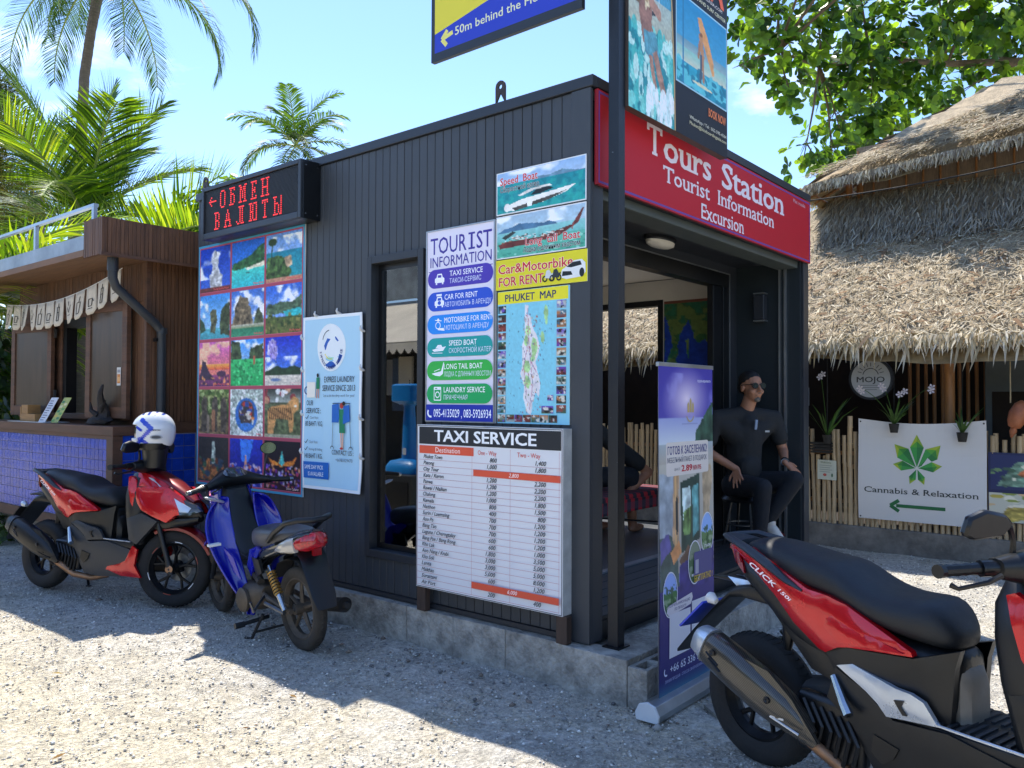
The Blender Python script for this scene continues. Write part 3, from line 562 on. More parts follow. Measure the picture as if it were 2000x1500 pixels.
P.text('OUR', .05, .585, .07, .036, '2a3038', .01); P.text('SERVICE :', .05, .53, .16, .036, '2a3038', .01)
for yy, tx, c_ in ((.49, 'Cloth Wash', 1), (.44, '80 BAHT / KG.', 0), (.32, 'Cloth Wash', 1), (.27, 'Ironing & Folding', 1), (.215, '140 BAHT / KG.', 0)):
    if c_: P.line((.045, yy+.01), (.058, yy), .005, '2a3038'); P.line((.058, yy), (.078, yy+.026), .005, '2a3038'); P.text(tx, .095, yy, .09+.05*(len(tx) > 12), .018, '59626c')
    else: P.text(tx, .045, yy, .19, .034, '2a3038', .01)
P.rect(.03, .075, .30, .19, '1f62b4'); P.text('SAME DAY PICK UP', .045, .14, .24, .028, 'dfe8f0', .01); P.text('IS AVAILABLE', .085, .093, .16, .028, 'dfe8f0', .01)
P.text('CONTACT US :', .34, .25, .23, .032, '2a3038', .01); P.text('+66983329470', .38, .205, .18, .022, '59626c')
P.line((.35, .60), (.54, .60), .005, '3a4048'); P.line((.36, .60), (.345, .3), .004, '3a4048'); P.line((.53, .60), (.545, .3), .004, '3a4048')
P.poly([(.345, .59), (.42, .6), (.43, .5), (.42, .47), (.345, .47)], '1f62b4'); P.poly([(.47, .58), (.53, .59), (.54, .48), (.47, .46)], '1f62b4'); P.poly([(.43, .56), (.475, .56), (.49, .4), (.43, .4)], '1f7a55'); P.ell(.455, .585, .02, .02, 'a83a2c'); P.ell(.475, .6, .016, .014, '1c1c1c'); P.line((.445, .4), (.45, .3), .012, 'd8a890'); P.line((.47, .4), (.462, .3), .012, 'd8a890'); P.ell(.45, .295, .018, .008, 'b03838')
for a in (.345, .545): P.arc(a, .29, .018, 0, 180, .005, '3a4048')
P.build('print', m_print, t); 
Bk = Print((-.026, 2.43, .877), LU, (0, .006, 1)); Bk.wave = P.wave; Bk.rect(0, 0, w, h, 'c8ccd0', 8, 14); o = Bk.build('sheet', m_matte, t); s2 = o.modifiers.new('solid', 'SOLIDIFY'); s2.thickness = .002
for a, b in ((.155, 1.215), (.4, 1.22), (0, 1.06), (0, .83), (0, .52), (0, .25), (.635, 1.09), (.635, .83), (.635, .5), (.635, .24)):
    q = MB(); c = P.P(a, b, 0); q.tube([c+Vector((.02, 0, -.008)), c+Vector((-.012, 0, 0)), c+Vector((-.02, 0, .012)), c+Vector((-.012, .003, .03))], [.008, .011, .008, .004], 6); q.build('cable_tie', m_white, t, smooth=1)
# tourist information board
t, P = poster('tourist_information_board', 'white and purple Tourist Information board with six coloured service buttons', 'sign board', (-.018, 1.202, 1.37), LU, .562, 1.175, .017, fr=.008)
w, h = .562, 1.175; P.k = 1; P.rect(0, 0, w, h, 'd9d6e6', 2, 4)
def slabI(x, y, hh, ww, col):
    P.rect(x, y+hh-.011, x+ww, y+hh, col); P.rect(x, y, x+ww, y+.011, col); P.rect(x+ww/2-.008, y, x+ww/2+.008, y+hh, col)
v = '3a2f92'; P.text('TOUR', .035, 1.025, .30, .1, v, .012); P.k += 1; slabI(.352, 1.025, .1, .052, v); P.text('ST', .418, 1.025, .118, .1, v, .012)
P.text('INFORMATION', .035, .945, .50, .062, v, .006); P.rect(.02, .917, .545, .921, v)
pl_ = [('4a3aa8', 'TAXI SERVICE', 'ТАКСИ-СЕРВИС', 'car'), ('2a52c4', 'CAR FOR RENT', 'АВТОМОБИЛЬ В АРЕНДУ', 'rent'), ('2488e4', 'MOTORBIKE FOR RENT', 'МОТОЦИКЛ В АРЕНДУ', 'bike'), ('1f9a98', 'SPEED BOAT', 'СКОРОСТНОЙ КАТЕР', 'boat'), ('36ae4a', 'LONG TAIL BOAT', 'ЛОДКА С ДЛИННЫМ ХВОСТОМ', 'tail'), ('1da05a', 'LAUNDRY SERVICE', 'ПРАЧЕЧНАЯ', 'wash')]
for i, (c_, a, b, ic) in enumerate(pl_):
    cy = h-(.257+.1195*i)*h; P.pill(.014, cy-.058, w-.014, cy+.058, c_); wt = 'eef0f6'; x = .075
    if ic in ('car', 'rent'): P.pill(x, cy-.025, x+.08, cy+.005, wt, .008); P.poly([(x+.012, cy+.004), (x+.022, cy+.03), (x+.058, cy+.03), (x+.068, cy+.004)], wt); P.rect(x+.008, cy-.036, x+.02, cy-.024, wt); P.rect(x+.06, cy-.036, x+.072, cy-.024, wt); P.rect(x+.025, cy+.006, x+.055, cy+.022, c_)
    if ic == 'rent': P.rect(x+.015, cy+.034, x+.06, cy+.046, wt); P.ell(x+.04, cy-.008, .014, .012, c_)
    if ic == 'bike': P.arc(x+.03, cy-.005, .02, 0, 360, .005, wt); P.line((x+.005, cy+.028), (x+.06, cy+.022), .005, wt); P.ell(x+.032, cy+.028, .009, .01, wt); P.line((x+.03, cy-.03), (x+.085, cy-.036), .006, wt); P.rect(x+.035, cy-.033, x+.08, cy-.022, wt)
    if ic == 'boat': P.poly([(x-.02, cy-.012), (x+.1, cy+.006), (x+.075, cy-.02), (x, cy-.024)], wt); P.poly([(x+.01, cy-.004), (x+.03, cy+.016), (x+.06, cy+.016), (x+.07, cy)], wt); P.line((x-.02, cy-.032), (x+.07, cy-.034), .004, wt)
    if ic == 'tail': P.poly([(x-.02, cy-.018), (x+.06, cy-.004), (x+.08, cy+.05), (x+.085, cy+.05), (x+.075, cy-.02), (x+.05, cy-.034), (x+.01, cy-.03)], wt); P.line((x, cy-.004), (x+.05, cy+.01), .004, wt)
    if ic == 'wash': P.pill(x, cy-.042, x+.062, cy+.042, wt, .005); P.rect(x+.005, cy-.036, x+.057, cy+.024, c_); P.arc(x+.031, cy-.006, .017, 0, 360, .006, wt); P.rect(x+.008, cy+.03, x+.03, cy+.036, c_)
    tx = .2 if ic in ('car', 'boat') else .16; P.text(a, tx, cy+.008, min(.385, .0215*len(a)+.01), .032, wt, .012); P.text(b, tx, cy-.036, min(.375, .0205*len(b)+.01), .028, 'd8e0f4')
P.rect(.004, .004, w-.004, .105, '1c2f9e'); P.arc(.048, .055, .024, 140, 290, .012, wt, 8); P.text('095-4135029 , 083-5926934', .075, .03, .465, .048, wt, .012)
P.build('print', m_print, t)
# boats, rental, map
def speed():
    c = Can(150, 60, '8fb4dc', 'd0dcea').clouds(0, .3, .5, 3, seed=31).band(.3, 1, '1f8a98', '2a9a9a').poly([(.42,.31),(.5,.24),(.6,.27),(.75,.2),(.9,.28),(1,.31)], '6a90a8', .005)
    n = fbm(150, 60, 16, 5); c.put(((n > .6) & (c.Y > .32)).astype(float), '2fb0a8', .5).put(((n < .38) & (c.Y > .32)).astype(float), '17707e', .5)
    c.poly([(.1,.92),(.12,.82),(.3,.72),(.62,.66),(.9,.6),(.8,.74),(.55,.88),(.2,.98)], 'f0efe8', .003, tex=.05).poly([(.18,.9),(.5,.8),(.82,.7),(.6,.86),(.22,.98)], '4c4a44', .004, tex=.2).poly([(.24,.62),(.4,.5),(.62,.48),(.64,.53),(.42,.56),(.3,.64)], 'e8e6e0', .003).poly([(.4,.66),(.46,.55),(.6,.53),(.66,.6),(.5,.67)], '20282c', .004).poly([(.36,.83),(.42,.81),(.41,.93),(.36,.93)], 'f0efe8', .003)
    return c.ell(.12, .87, .035, .1, 'e4e4e0').grain(.08, 30).a
t, P = poster('speed_boat_poster', 'poster of a white speed boat on turquoise sea, topmost at the kiosk corner', 'poster', (-.016, .634, 2.562), LU, .624, .244); P.rect(0, 0, .624, .244, 'd8dce0'); P.img(speed(), .006, .006, .618, .238)
def outl(P, s, x, y, w, h, c1, c2, b): P.text(s, x, y, w, h, c1, .075); P.text(s, x+.0, y, w, h, c2, b)
outl(P, 'Speed  Boat', .028, .17, .27, .042, 'f0ece8', 'c4303c', .03); P.k += 1; outl(P, 'Скоростной катер', .03, .128, .28, .028, 'e8ecec', '20282c', .02); P.build('print', m_print, t)
def ltail():
    c = Can(150, 60, '9fbcd4', 'c0dce0').clouds(0, .3, .55, 3, seed=37).band(.34, .62, '8fc8cc', '6fbcb8').band(.6, 1, '5fb4a4', '4fa890').poly([(0,.4),(.08,.3),(.18,.28),(.25,.22),(.4,.24),(.55,.3),(.6,.26),(.68,.32),(.7,.36)], '4a7090', .01).spots(.62, 1, ['8fd0c0', '3f9080'], 60, .02, 5)
    c.poly([(.02,.68),(.1,.62),(.5,.62),(.86,.44),(.97,.1),(.99,.1),(.93,.42),(.72,.66),(.4,.74),(.04,.78)], '6a3430', .004, tex=.3).spots(.5, .64, ['e8e4dc', '303030', 'a06a50', 'd8d8d8'], 60, .014, 3, .05, .75).poly([(.06,.5),(.18,.38),(.22,.42),(.1,.58)], '38403c', .02); return c.line(.88, .4, .86, .55, .006, 'a05048').grain(.1, 30).a
t, P = poster('long_tail_boat_poster', 'poster of a brown long tail boat full of passengers, below the speed boat', 'poster', (-.016, .634, 2.309), LU, .624, .244); P.rect(0, 0, .624, .244, 'd8dce0'); P.img(ltail(), .006, .006, .618, .238)
outl(P, 'Long  tail  Boat', .215, .058, .37, .042, 'f0ece8', 'c4303c', .03); P.k += 1; outl(P, 'Лодка с длинным хвостом', .2, .02, .385, .028, 'e8ecec', '20282c', .02); P.build('print', m_print, t)
t, P = poster('vehicle_rental_poster', 'yellow Car & Motorbike for rent poster with a white car, above the island map', 'poster', (-.016, .636, 2.131), LU, .634, .172); P.rect(0, 0, .634, .172, 'd8cf2a', 2, 1)
outl(P, 'Car&Motorbike', .02, .092, .52, .052, 'f0ead8', 'c4303c', .03); P.k += 1; outl(P, 'FOR RENT', .025, .02, .32, .05, 'f0ead8', 'c4303c', .03); P.k += 1
P.poly([(.46, .035), (.47, .075), (.52, .1), (.55, .118), (.6, .12), (.622, .1), (.625, .05), (.6, .028), (.5, .022)], 'dcdfe0'); P.poly([(.5, .088), (.54, .11), (.59, .112), (.6, .09), (.53, .082)], '1e2428'); P.poly([(.47, .04), (.54, .042), (.53, .062), (.475, .066)], '1e2428'); P.ell(.60, .05, .016, .024, '1e2428')
for a in (.355, .405): P.arc(a, .036, .014, 0, 360, .008, '1a1c1e'); P.arc(a+.045, .036, .014, 0, 360, .008, '1a1c1e'); P.poly([(a, .04), (a+.01, .08), (a+.03, .085), (a+.045, .06), (a+.06, .066), (a+.045, .035)], 'c8ccce' if a < .4 else '30363a')
P.build('print', m_print, t)
t, P = poster('island_map', 'blue printed road map of an island, titled Phuket Map', 'map', (-.014, .622, 1.372), LU, .506, .75, .012, edge=mat('aged_white', 'b0b4b2', .6)); P.rect(0, 0, .506, .75, '86c6da', 2, 2)
def imap():
    c = Can(76, 126, '80c8dc'); isl = [(.38,.0),(.46,.02),(.42,.1),(.5,.12),(.52,.2),(.62,.28),(.68,.36),(.66,.46),(.6,.52),(.66,.62),(.7,.72),(.66,.82),(.6,.78),(.56,.84),(.5,.97),(.42,.94),(.36,.84),(.36,.72),(.3,.62),(.33,.5),(.32,.4),(.38,.3),(.38,.16)]
    c.poly(isl, 'dcd8dc', .02, tex=.1); r = np.random.RandomState(4)
    for cx, cy, a, b in ((.44,.24,.06,.05),(.42,.33,.06,.05),(.58,.38,.07,.08),(.42,.55,.08,.06),(.44,.68,.08,.06),(.55,.47,.05,.04),(.75,.3,.04,.06),(.82,.1,.05,.08),(.82,.18,.03,.03)): c.poly([(cx-a,cy),(cx-a*.4,cy-b),(cx+a*.6,cy-b*.7),(cx+a,cy+b*.2),(cx+a*.2,cy+b),(cx-a*.7,cy+b*.6)], 'a8d090', .02, tex=.25)
    for (a, b, d, e) in ((.44,.05,.46,.3),(.46,.3,.5,.5),(.5,.5,.55,.7),(.55,.7,.48,.92),(.46,.3,.36,.55),(.36,.55,.42,.8),(.5,.5,.62,.6)): c.line(a, b, d, e, .006, 'b07a98')
    c.spots(.1, .95, ['8f7a90', 'b0605c', '6a6a90', 'c8a070', '506a50'], 120, .008, 8, .3, .7).spots(.02, .98, ['5a8aa8', '4a7898', '3f6a88'], 70, .008, 9, .05, .95)
    return c.grain(.06, 30).a
P.img(imap(), .07, .03, .41, .672); P.rect(0, .677, .496, .748, 'e2d82c'); P.text('PHUKET  MAP', .055, .69, .36, .04, '24305c', .035)
def thumb(s):
    r = np.random.RandomState(s); cs = ['3f6a80', '4a5a3c', '8a4038', '6a4ab0', 'b0764c', '2c3430', 'b8bcb8', '35604c', '703028', '90a8b0']
    c = Can(12, 9, cs[r.randint(10)], cs[r.randint(10)]).spots(0, 1, [cs[r.randint(10)], 'd8d4c8', cs[r.randint(10)], '202020'], 9, .16, s); return c.a
for i in range(13):
    y1 = .668-i*.0515; P.img(thumb(i), .004, y1-.043, .062, y1); 
    if i < 12: P.img(thumb(i+20), .42, y1-.043+.004, .484, y1+.004)
for i in range(6): P.img(thumb(i+60), .07+i*.06, .01, .126+i*.06, .05)
P.img(thumb(80), .36, .13, .40, .16); P.img(thumb(81), .32, .06, .40, .1)
P.build('print', m_print, t)
# taxi board on two wooden legs
t, P = poster('taxi_fare_board', 'white Taxi Service price board on two brown wooden legs', 'sign board', (-.09, 1.201, .374), (0, -1, 0), 1.099, .979, .085, edge=mat('white_vinyl_wrap', 'c4c6c2', .5, noise=(9, .15), bump=(14, .3)))
w, h = 1.099, .979; P.rect(0, 0, w, h, 'd4d5d8', 3, 3); P.k = 3
for a, b in (((.005, .005), (w-.005, .005)), ((.005, h-.005), (w-.005, h-.005)), ((.005, .005), (.005, h-.005)), ((w-.006, .005), (w-.006, h-.005))): P.line(a, b, .004, '303236')
P.rect(.02, h-.115, w-.012, h-.012, '26292d'); P.text('TAXI SERVICE', .15, h-.096, .77, .066, 'e8eaec', .045)
cx1, cx2 = .425*w, .684*w; P.rect(.022, h-.172, cx1, h-.124, 'd4543a'); P.text('Destination', .16, h-.162, .2, .03, 'f0dcd4', .008); P.text('One - Way', .50, h-.162, .14, .026, 'c84a44', .004); P.text('Two - Way', .79, h-.162, .16, .026, 'c84a44', .004)
rows = ['Phuket Town|800|1,400', 'Patong|1,000|1,800', 'City Tour||2,800', 'Kata / Karon|1,200|2,200', 'Panwa|1,200|2,200', 'Rawai / Naihan|1,200|2,200', 'Chalong|1,000|1,800', 'Kamala|800|1,500', 'Naithon|400|800', 'Surin / Laemsing|700|1,200', 'Aoo Po|700|1,200', 'Bang Tao|700|1,200', 'Laguna / Cherngtalay|600|1,200', 'Bang Pae / Bang Rong|600|1,000', 'Kho Lak|1,800|3,500', 'Aoo Nang / Krabi|3,000|5,000', 'Kho Sok|3,000|5,000', 'Lanta|5,000|8,000', 'Maikhao|600|1,200', 'Surattani||6,000', 'Air Port|200|400']
rh = (h-.172-.02)/21
for i, r_ in enumerate(rows):
    a, b, c_ = r_.split('|'); y0 = h-.172-(i+1)*rh; P.rect(.022, y0-.0008, w-.014, y0+.0008, 'b07078'); tx = '26282c'
    P.text(a, .06, y0+.008, .0132*len(a)+.012, .0225, tx, .02, .25)
    if b: P.text(b, .585*w, y0+.009, None, .024, tx, .02, .25, align='r'); P.text(c_, .9*w if i != 20 else .88*w, y0+.009, None, .024, tx, .02, .25, align='r')
    else: P.rect(cx1, y0+.001, w-.014, y0+rh-.001, 'd4543a'); P.text(c_, .73*w, y0+.009, None, .0215, 'f0e0dc', .014, .25, align='r')
for x in (.022, cx1, cx2, w-.014): P.line((x, .018), (x, h-.122), .0016, 'b07078')
P.build('print', m_print, t)
m_leg = mat('weathered_brown_wood', '4a3a30', .8, noise=(10, .3), stretch=(1, 1, .2), bump=(50, .3))
for yy in (1.165, .115): MB().box((-.085, yy-.035, .228), (-.04, yy+.035, .373)).build('leg', m_leg, t, bevel=.003)
# LED sign
t = thing('led_sign', 'black box LED sign with red dot-matrix letters at the kiosk roof', 'LED sign', (-.09, 2.94, 2.77))
MB().box((-.15, 2.293, 2.765), (-.003, 3.6, 3.178)).build('housing', m_black, t, bevel=.004)
MB().box((-.172, 2.293, 2.765), (-.1505, 2.325, 3.178)).box((-.172, 3.568, 2.765), (-.1505, 3.6, 3.178)).box((-.172, 2.3255, 2.765), (-.1505, 3.5675, 2.81)).box((-.172, 2.3255, 3.145), (-.1505, 3.5675, 3.178)).build('frame', m_trim, t, bevel=.004)
q = MB()
for i in range(40): q.box((-.158, 2.326, 2.813+i*.0083), (-.1506, 3.567, 2.8165+i*.0083))
q.build('louvre', mat('louvre_grey', '34383e', .5), t)
bits = {'O': '01110 10001 10001 10001 10001 10001 10001 10001 01110', 'Б': '11111 01001 01000 01110 01001 01001 01001 01001 11110', 'М': '1100011 0110110 0110110 0101010 0101010 0101010 0101010 0100010 1110111', 'Е': '11111 01001 01000 01010 01110 01010 01000 01001 11111', 'Н': '1110111 0100010 0100010 0100010 0111110 0100010 0100010 0100010 1110111', 'В': '11110 01001 01001 01001 01110 01001 01001 01001 11110', 'А': '0001000 0001000 0010100 0010100 0010100 0111110 0100010 0100010 1110111', 'Л': '0011111 0001010 0001010 0001010 0001010 0001010 0001010 1001010 0110111', 'Ю': '1110111 0101001 0101001 0101001 0111001 0101001 0101001 0101001 1110111', 'Т': '11111 10101 00100 00100 00100 00100 00100 00100 01110', 'Ы': '1110001 0100001 0100001 0111001 0100101 0100101 0100101 0100101 1111011', '<': '0000000 0000000 0010000 0100000 1111111 0100000 0010000 0000000 0000000'}
m_led = mat('red_led', 'c01818', .4, emit=('ff3838', .55))
q = MB(); d = .0155
for s_, y_, z_, gap in (('<OБМЕН', 3.50, 3.115, 3.6), ('ВАЛЮТЫ', 3.42, 2.955, 4.2)):
    cx = 0
    for c_ in s_:
        R_ = bits[c_].split()
        for j, r_ in enumerate(R_):
            for i, b_ in enumerate(r_):
                if b_ == '1': yy = y_-(cx+i)*d*.98; zz = z_-j*d; q.box((-.161, yy-.0045, zz-.0045), (-.1581, yy+.0045, zz+.0045))
        cx += len(R_[0])+gap
o = q.build('red_lettering', m_led, t)
o['kind'] = 'stuff'
for a, b in ((2.2925, 3.14), (2.2925, 2.80)):
    for xx in (-.13, -.03): MB().lathe([(.005, 0), (.005, .003)], Matrix.Translation((xx, a, b))@Matrix.Rotation(math.pi/2, 4, 'X'), 8).build('screw', m_chrome, t)
# red fascia sign
t, P = poster('fascia_sign', 'long red Tours Station fascia sign over the kiosk entrance', 'shop sign', (.02, -.036, 2.645), FU, 3.17, .508, .02, edge=mat('red_vinyl_edge', '8f1c28', .4))
P.rect(0, 0, 3.17, .508, 'ac1423', 6, 2); P.k = 2
for a, b in (((.01, .016), (3.16, .016)), ((.01, .492), (3.16, .492)), ((.014, .01), (.014, .5)), ((3.15, .01), (3.15, .5))): P.line(a, b, .012, '62408a')
wt = 'd6cdd4'; P.text('T', .515, .296, .17, .178, wt, .03, serif=.05); P.text('ours', .71, .296, .62, .165, wt, .03, serif=.05); P.text('Station', 1.50, .296, 1.09, .165, wt, .03, serif=.05)
P.text('Tourist  Information', .70, .165, 1.69, .096, wt, .018, serif=.045); P.text('Excursion', 1.195, .032, .65, .096, wt, .018, serif=.045); P.text('Flat media', 2.79, .44, .26, .028, 'c89aa8', .01)
P.build('print', m_print, t)
# kite school billboard
def kite():
    c = Can(80, 170, '2a80a8', '78b8c8'); c.band(.42, .62, 'a8b8b0', 'b8b49c').band(.6, 1, '3fa8a8', '2f98a0').spots(.6, 1, ['7fd0c8', '1f7f8a', 'c8e4dc', '4fb8b4'], 170, .05, 41).line(.75, 0, .62, .5, .006, 'd0d8d8').line(.62, .48, .45, .5, .01, '303438')
    c.poly([(.18,.42),(.42,.36),(.5,.42),(.48,.56),(.56,.62),(.3,.66),(.22,.54)], '9a7060', .01).poly([(.3,.6),(.56,.58),(.66,.68),(.5,.72),(.34,.7)], '5a98a8', .01).poly([(.5,.68),(.6,.66),(.78,.82),(.86,.9),(.78,.92),(.6,.78)], 'b08470', .01).poly([(.42,.7),(.5,.7),(.62,.88),(.72,.92),(.56,.9)], 'a87c68', .01)
    c.ell(.28, .34, .16, .07, 'c8b088').spots(.24, .44, ['e0d0a8', '9a8058', 'b89a70', '6a5438'], 40, .05, 43, .08, .45).ell(.4, .35, .06, .05, 'b88a70').spots(.86, .97, ['e8f0f0', 'c8e0e0'], 30, .05, 44, .4, 1); return c.line(.45, .44, .66, .48, .03, 'b08470').grain(.16, 40).a
def surf():
    c = Can(80, 130, '2588b8', '6ab0cc').band(.48, .6, '6f98a8', '9fb4b4').band(.58, .74, '8ac0b8', 'c8ccb8').band(.74, 1, '2fa0b8', '2890a8').spots(.76, 1, ['5fc0cc', '1f7890'], 60, .05, 51).line(.12, 0, .12, 1, .012, '2c78a0')
    c.poly([(.4,.12),(.47,.1),(.6,.28),(.72,.52),(.74,.68),(.7,.7),(.58,.5),(.44,.26)], 'd8985c', .004, tex=.15).line(.46, .32, .5, .55, .035, 'b8845c').line(.44, .4, .42, .58, .02, 'a87858').line(.47, .55, .46, .86, .02, '4a5a68').line(.5, .55, .52, .84, .018, 'b07a58').ell(.47, .3, .03, .025, '8a5a38'); return c.ell(.5, .9, .2, .018, 'dcd4b0').grain(.06, 20).a
t, P = poster('kite_school_billboard', 'tall billboard with a kite surfer photo on the black post above the red sign', 'billboard', (.11, -.17, 3.055), FU, 1.2, 1.75, .05, edge=mat('billboard_edge', '4c4440', .6))
Pk = P; P.rect(0, 0, 1.2, 1.75, '1b1a1c', 2, 3); P.img(kite(), .0, .0, .50, 1.15); P.rect(0, 1.15, .5, 1.75, '2f8ac0')
P.k = 5; P.poly([(.5, 0), (.49, .3), (.46, .7), (.43, 1.0), (.42, 1.3), (.45, 1.75), (.6, 1.75), (.6, 0)], '1b1a1c')
for a, b in (((.505, 0), (.495, .3)), ((.495, .3), (.465, .7)), ((.465, .7), (.435, 1.0)), ((.435, 1.0), (.44, 1.4))): P.line(a, b, .014, 'b89c6c')
P.rect(.512, .295, 1.188, .83, '9cc4d4'); P.img(surf(), .522, .305, 1.178, .82)
o_c = 'e8643c'; P.text('KBA', .62, .935, .52, .16, o_c, .06); P.text('KITEBOARDINGASIA.COM', .62, .905, .5, .02, 'e0d4cc', .01); P.text('KITE SCHOOL AND SURF CENTER', .53, .86, .64, .022, 'e0dcb8', .01)
P.text('BOOK NOW', .93, .2, .24, .05, 'd87a48', .05); P.text('WhatsApp / Tel : 062-595-4564', .68, .12, .5, .02, 'd0ccb8', .01); P.text('Phuket@kiteboardingasia.com', .68, .085, .5, .02, 'd0c8a0', .01)
P.build('print', m_print, t)
# blue and yellow direction sign above the roof
t, P = poster('direction_sign', 'blue and yellow sign with a left arrow high above the kiosk roof', 'sign board', (-.09, 1.1, 3.55), LU, 1.11, .95, .03, edge=m_black)
P.rect(0, 0, 1.11, .95, '2a3038'); P.rect(.03, .05, 1.09, .94, '2a3cae', 3, 2); P.poly([(.03, .165), (1.09, .36), (1.09, .94), (.03, .94)], 'd2c63a')
q = Print(P.O, P.u); q.k = 4; c_ = 'd8d070'
for a, b in (((.09, .12), (.18, .14)), ((.09, .12), (.135, .165)), ((.09, .12), (.13, .075))): P.line(a, b, .026, c_)
P.text('50m behind the Hotel gate', .2, .115, 1.0-.14, .05, 'd8d8b0', .015, rot=.02);
P.build('print', m_print, t)
# world map inside
def amap():
    c = Can(60, 80, '4a7a4c', '3f7a3a'); c.a *= .8
    c.poly([(0,.12),(.05,.2),(.12,.5),(.2,.62),(.22,.4),(.3,.28),(.36,.2),(.42,.34),(.48,.48),(.6,.46),(.68,.55),(.74,.75),(.8,1),(0,1)], '1c3c98', .03, tex=.15).poly([(.08,.55),(.18,.5),(.2,.8),(.12,.95),(.05,.8)], '4a7a4c', .04, tex=.4).poly([(.32,.45),(.37,.42),(.36,.65),(.33,.66)], '5a8a48', .02).poly([(.84,.7),(.9,.68),(1,.9),(1,1),(.86,1)], '1c3c98', .03)
    n = fbm(60, 80, 6, 9); c.put(((n > .55) & (c.a[..., 2] < .45)).astype(float), '8a8a3c', .5).put(((n < .42) & (c.a[..., 2] < .45)).astype(float), '1f6a50', .6); return c.grain(.15, 30).a
t, P = poster('wall_map', 'green and blue regional wall map inside the kiosk', 'map', (3.1, 1.275, 1.62), (0, -1, 0), .70, .80, .012, edge=mat('map_edge', '7a4a38', .6)); P.rect(0, 0, .70, .8, '7a4a38'); P.img(amap(), .0, .0, .69, .775); P.build('print', m_print, t)
# ------------------------------------------------------------------ brown bar building on the left
m_wood = mat('brown_stained_wood', '65452f', .62, noise=(5, .35), stretch=(6, 6, .5), bump=(30, .25)); m_woodh = mat('dark_brown_timber', '5e4130', .6, noise=(6, .3), stretch=(1, .4, 4), bump=(30, .2))
m_soff = mat('soffit_wood', '7c5c44', .65, noise=(5, .2), stretch=(5, .5, 1)); m_flash = mat('zinc_flashing', '9aa3ab', .5, .5, noise=(2.5, .25), bump=(4, .2))
m_tile = mat('blue_glazed_tile', '2048b8', .26, noise=(9, .2), bump=(22, .6, .004), rnd=.16, spec=.3); m_grout = mat('pale_grout', '9496b4', .8)
Bd = thing('bar_building', 'brown wooden snack bar with blue tiled counter left of the kiosk', 'building', (.6, 5.8, 0))
def boards(nm, a, b, ax, pitch_, m, gap=.004, flip=False):
    """narrow vertical boards side by side, joined: too fine to pick apart"""
    q = MB(); i = 'xyz'.index(ax); t = a[i]; 
    while t < b[i]-1e-6:
        t1 = min(t+pitch_, b[i]); lo_, hi = list(a), list(b); lo_[i] = t+gap/2; hi[i] = t1-gap/2; j = (1-i) if i < 2 else 1
        d = random.uniform(0, .004); lo_[j] -= d; q.box(lo_, hi); t = t1
    o = q.build(nm, m, Bd); o['kind'] = 'stuff'; return o
MB().box((-.17, 4.56, -.05), (3, 9.5, .27)).build('slab', m_conc, Bd, bevel=.01)
boards('side_boards', (-.15, 4.5, 1.30), (1.2, 4.52, 2.76), 'x', .034, m_wood); MB().box((-.145, 4.521, .3), (1.2, 4.58, 2.75)).build('side_wall', m_woodh, Bd)
boards('front_boards', (-.152, 4.53, 2.36), (-.135, 7.4, 2.74), 'y', .036, m_wood); boards('front_boards', (-.152, 4.53, 1.31), (-.135, 4.78, 2.355), 'y', .036, m_wood)
boards('front_boards', (-.152, 7.0, 1.31), (-.135, 7.4, 2.355), 'y', .036, m_wood)
MB().box((-.134, 4.53, .3), (-.09, 4.8, 2.74)).box((-.134, 7.0, .3), (-.09, 7.4, 2.74)).box((-.134, 4.801, 2.36), (-.09, 6.999, 2.74)).box((-.134, 4.801, .3), (-.09, 6.999, 1.35)).build('front_wall', m_woodh, Bd)
MB().box((-.09, 7.34, .3), (.0, 7.4, 2.74)).build('side_wall', m_woodh, Bd); MB().box((1.1, 7.3, .3), (1.2, 7.4, 2.69)).build('back_post', m_woodh, Bd)
MB().box((-.165, 4.495, 1.28), (-.1355, 4.5295, 2.76)).build('corner_trim', m_woodh, Bd)
MB().box((-.09, 4.6, 2.68), (1.2, 7.33, 2.74)).build('ceiling', m_woodh, Bd); MB().box((-.08, 4.6, .272), (1.2, 7.33, .31)).build('floor', m_fl, Bd)
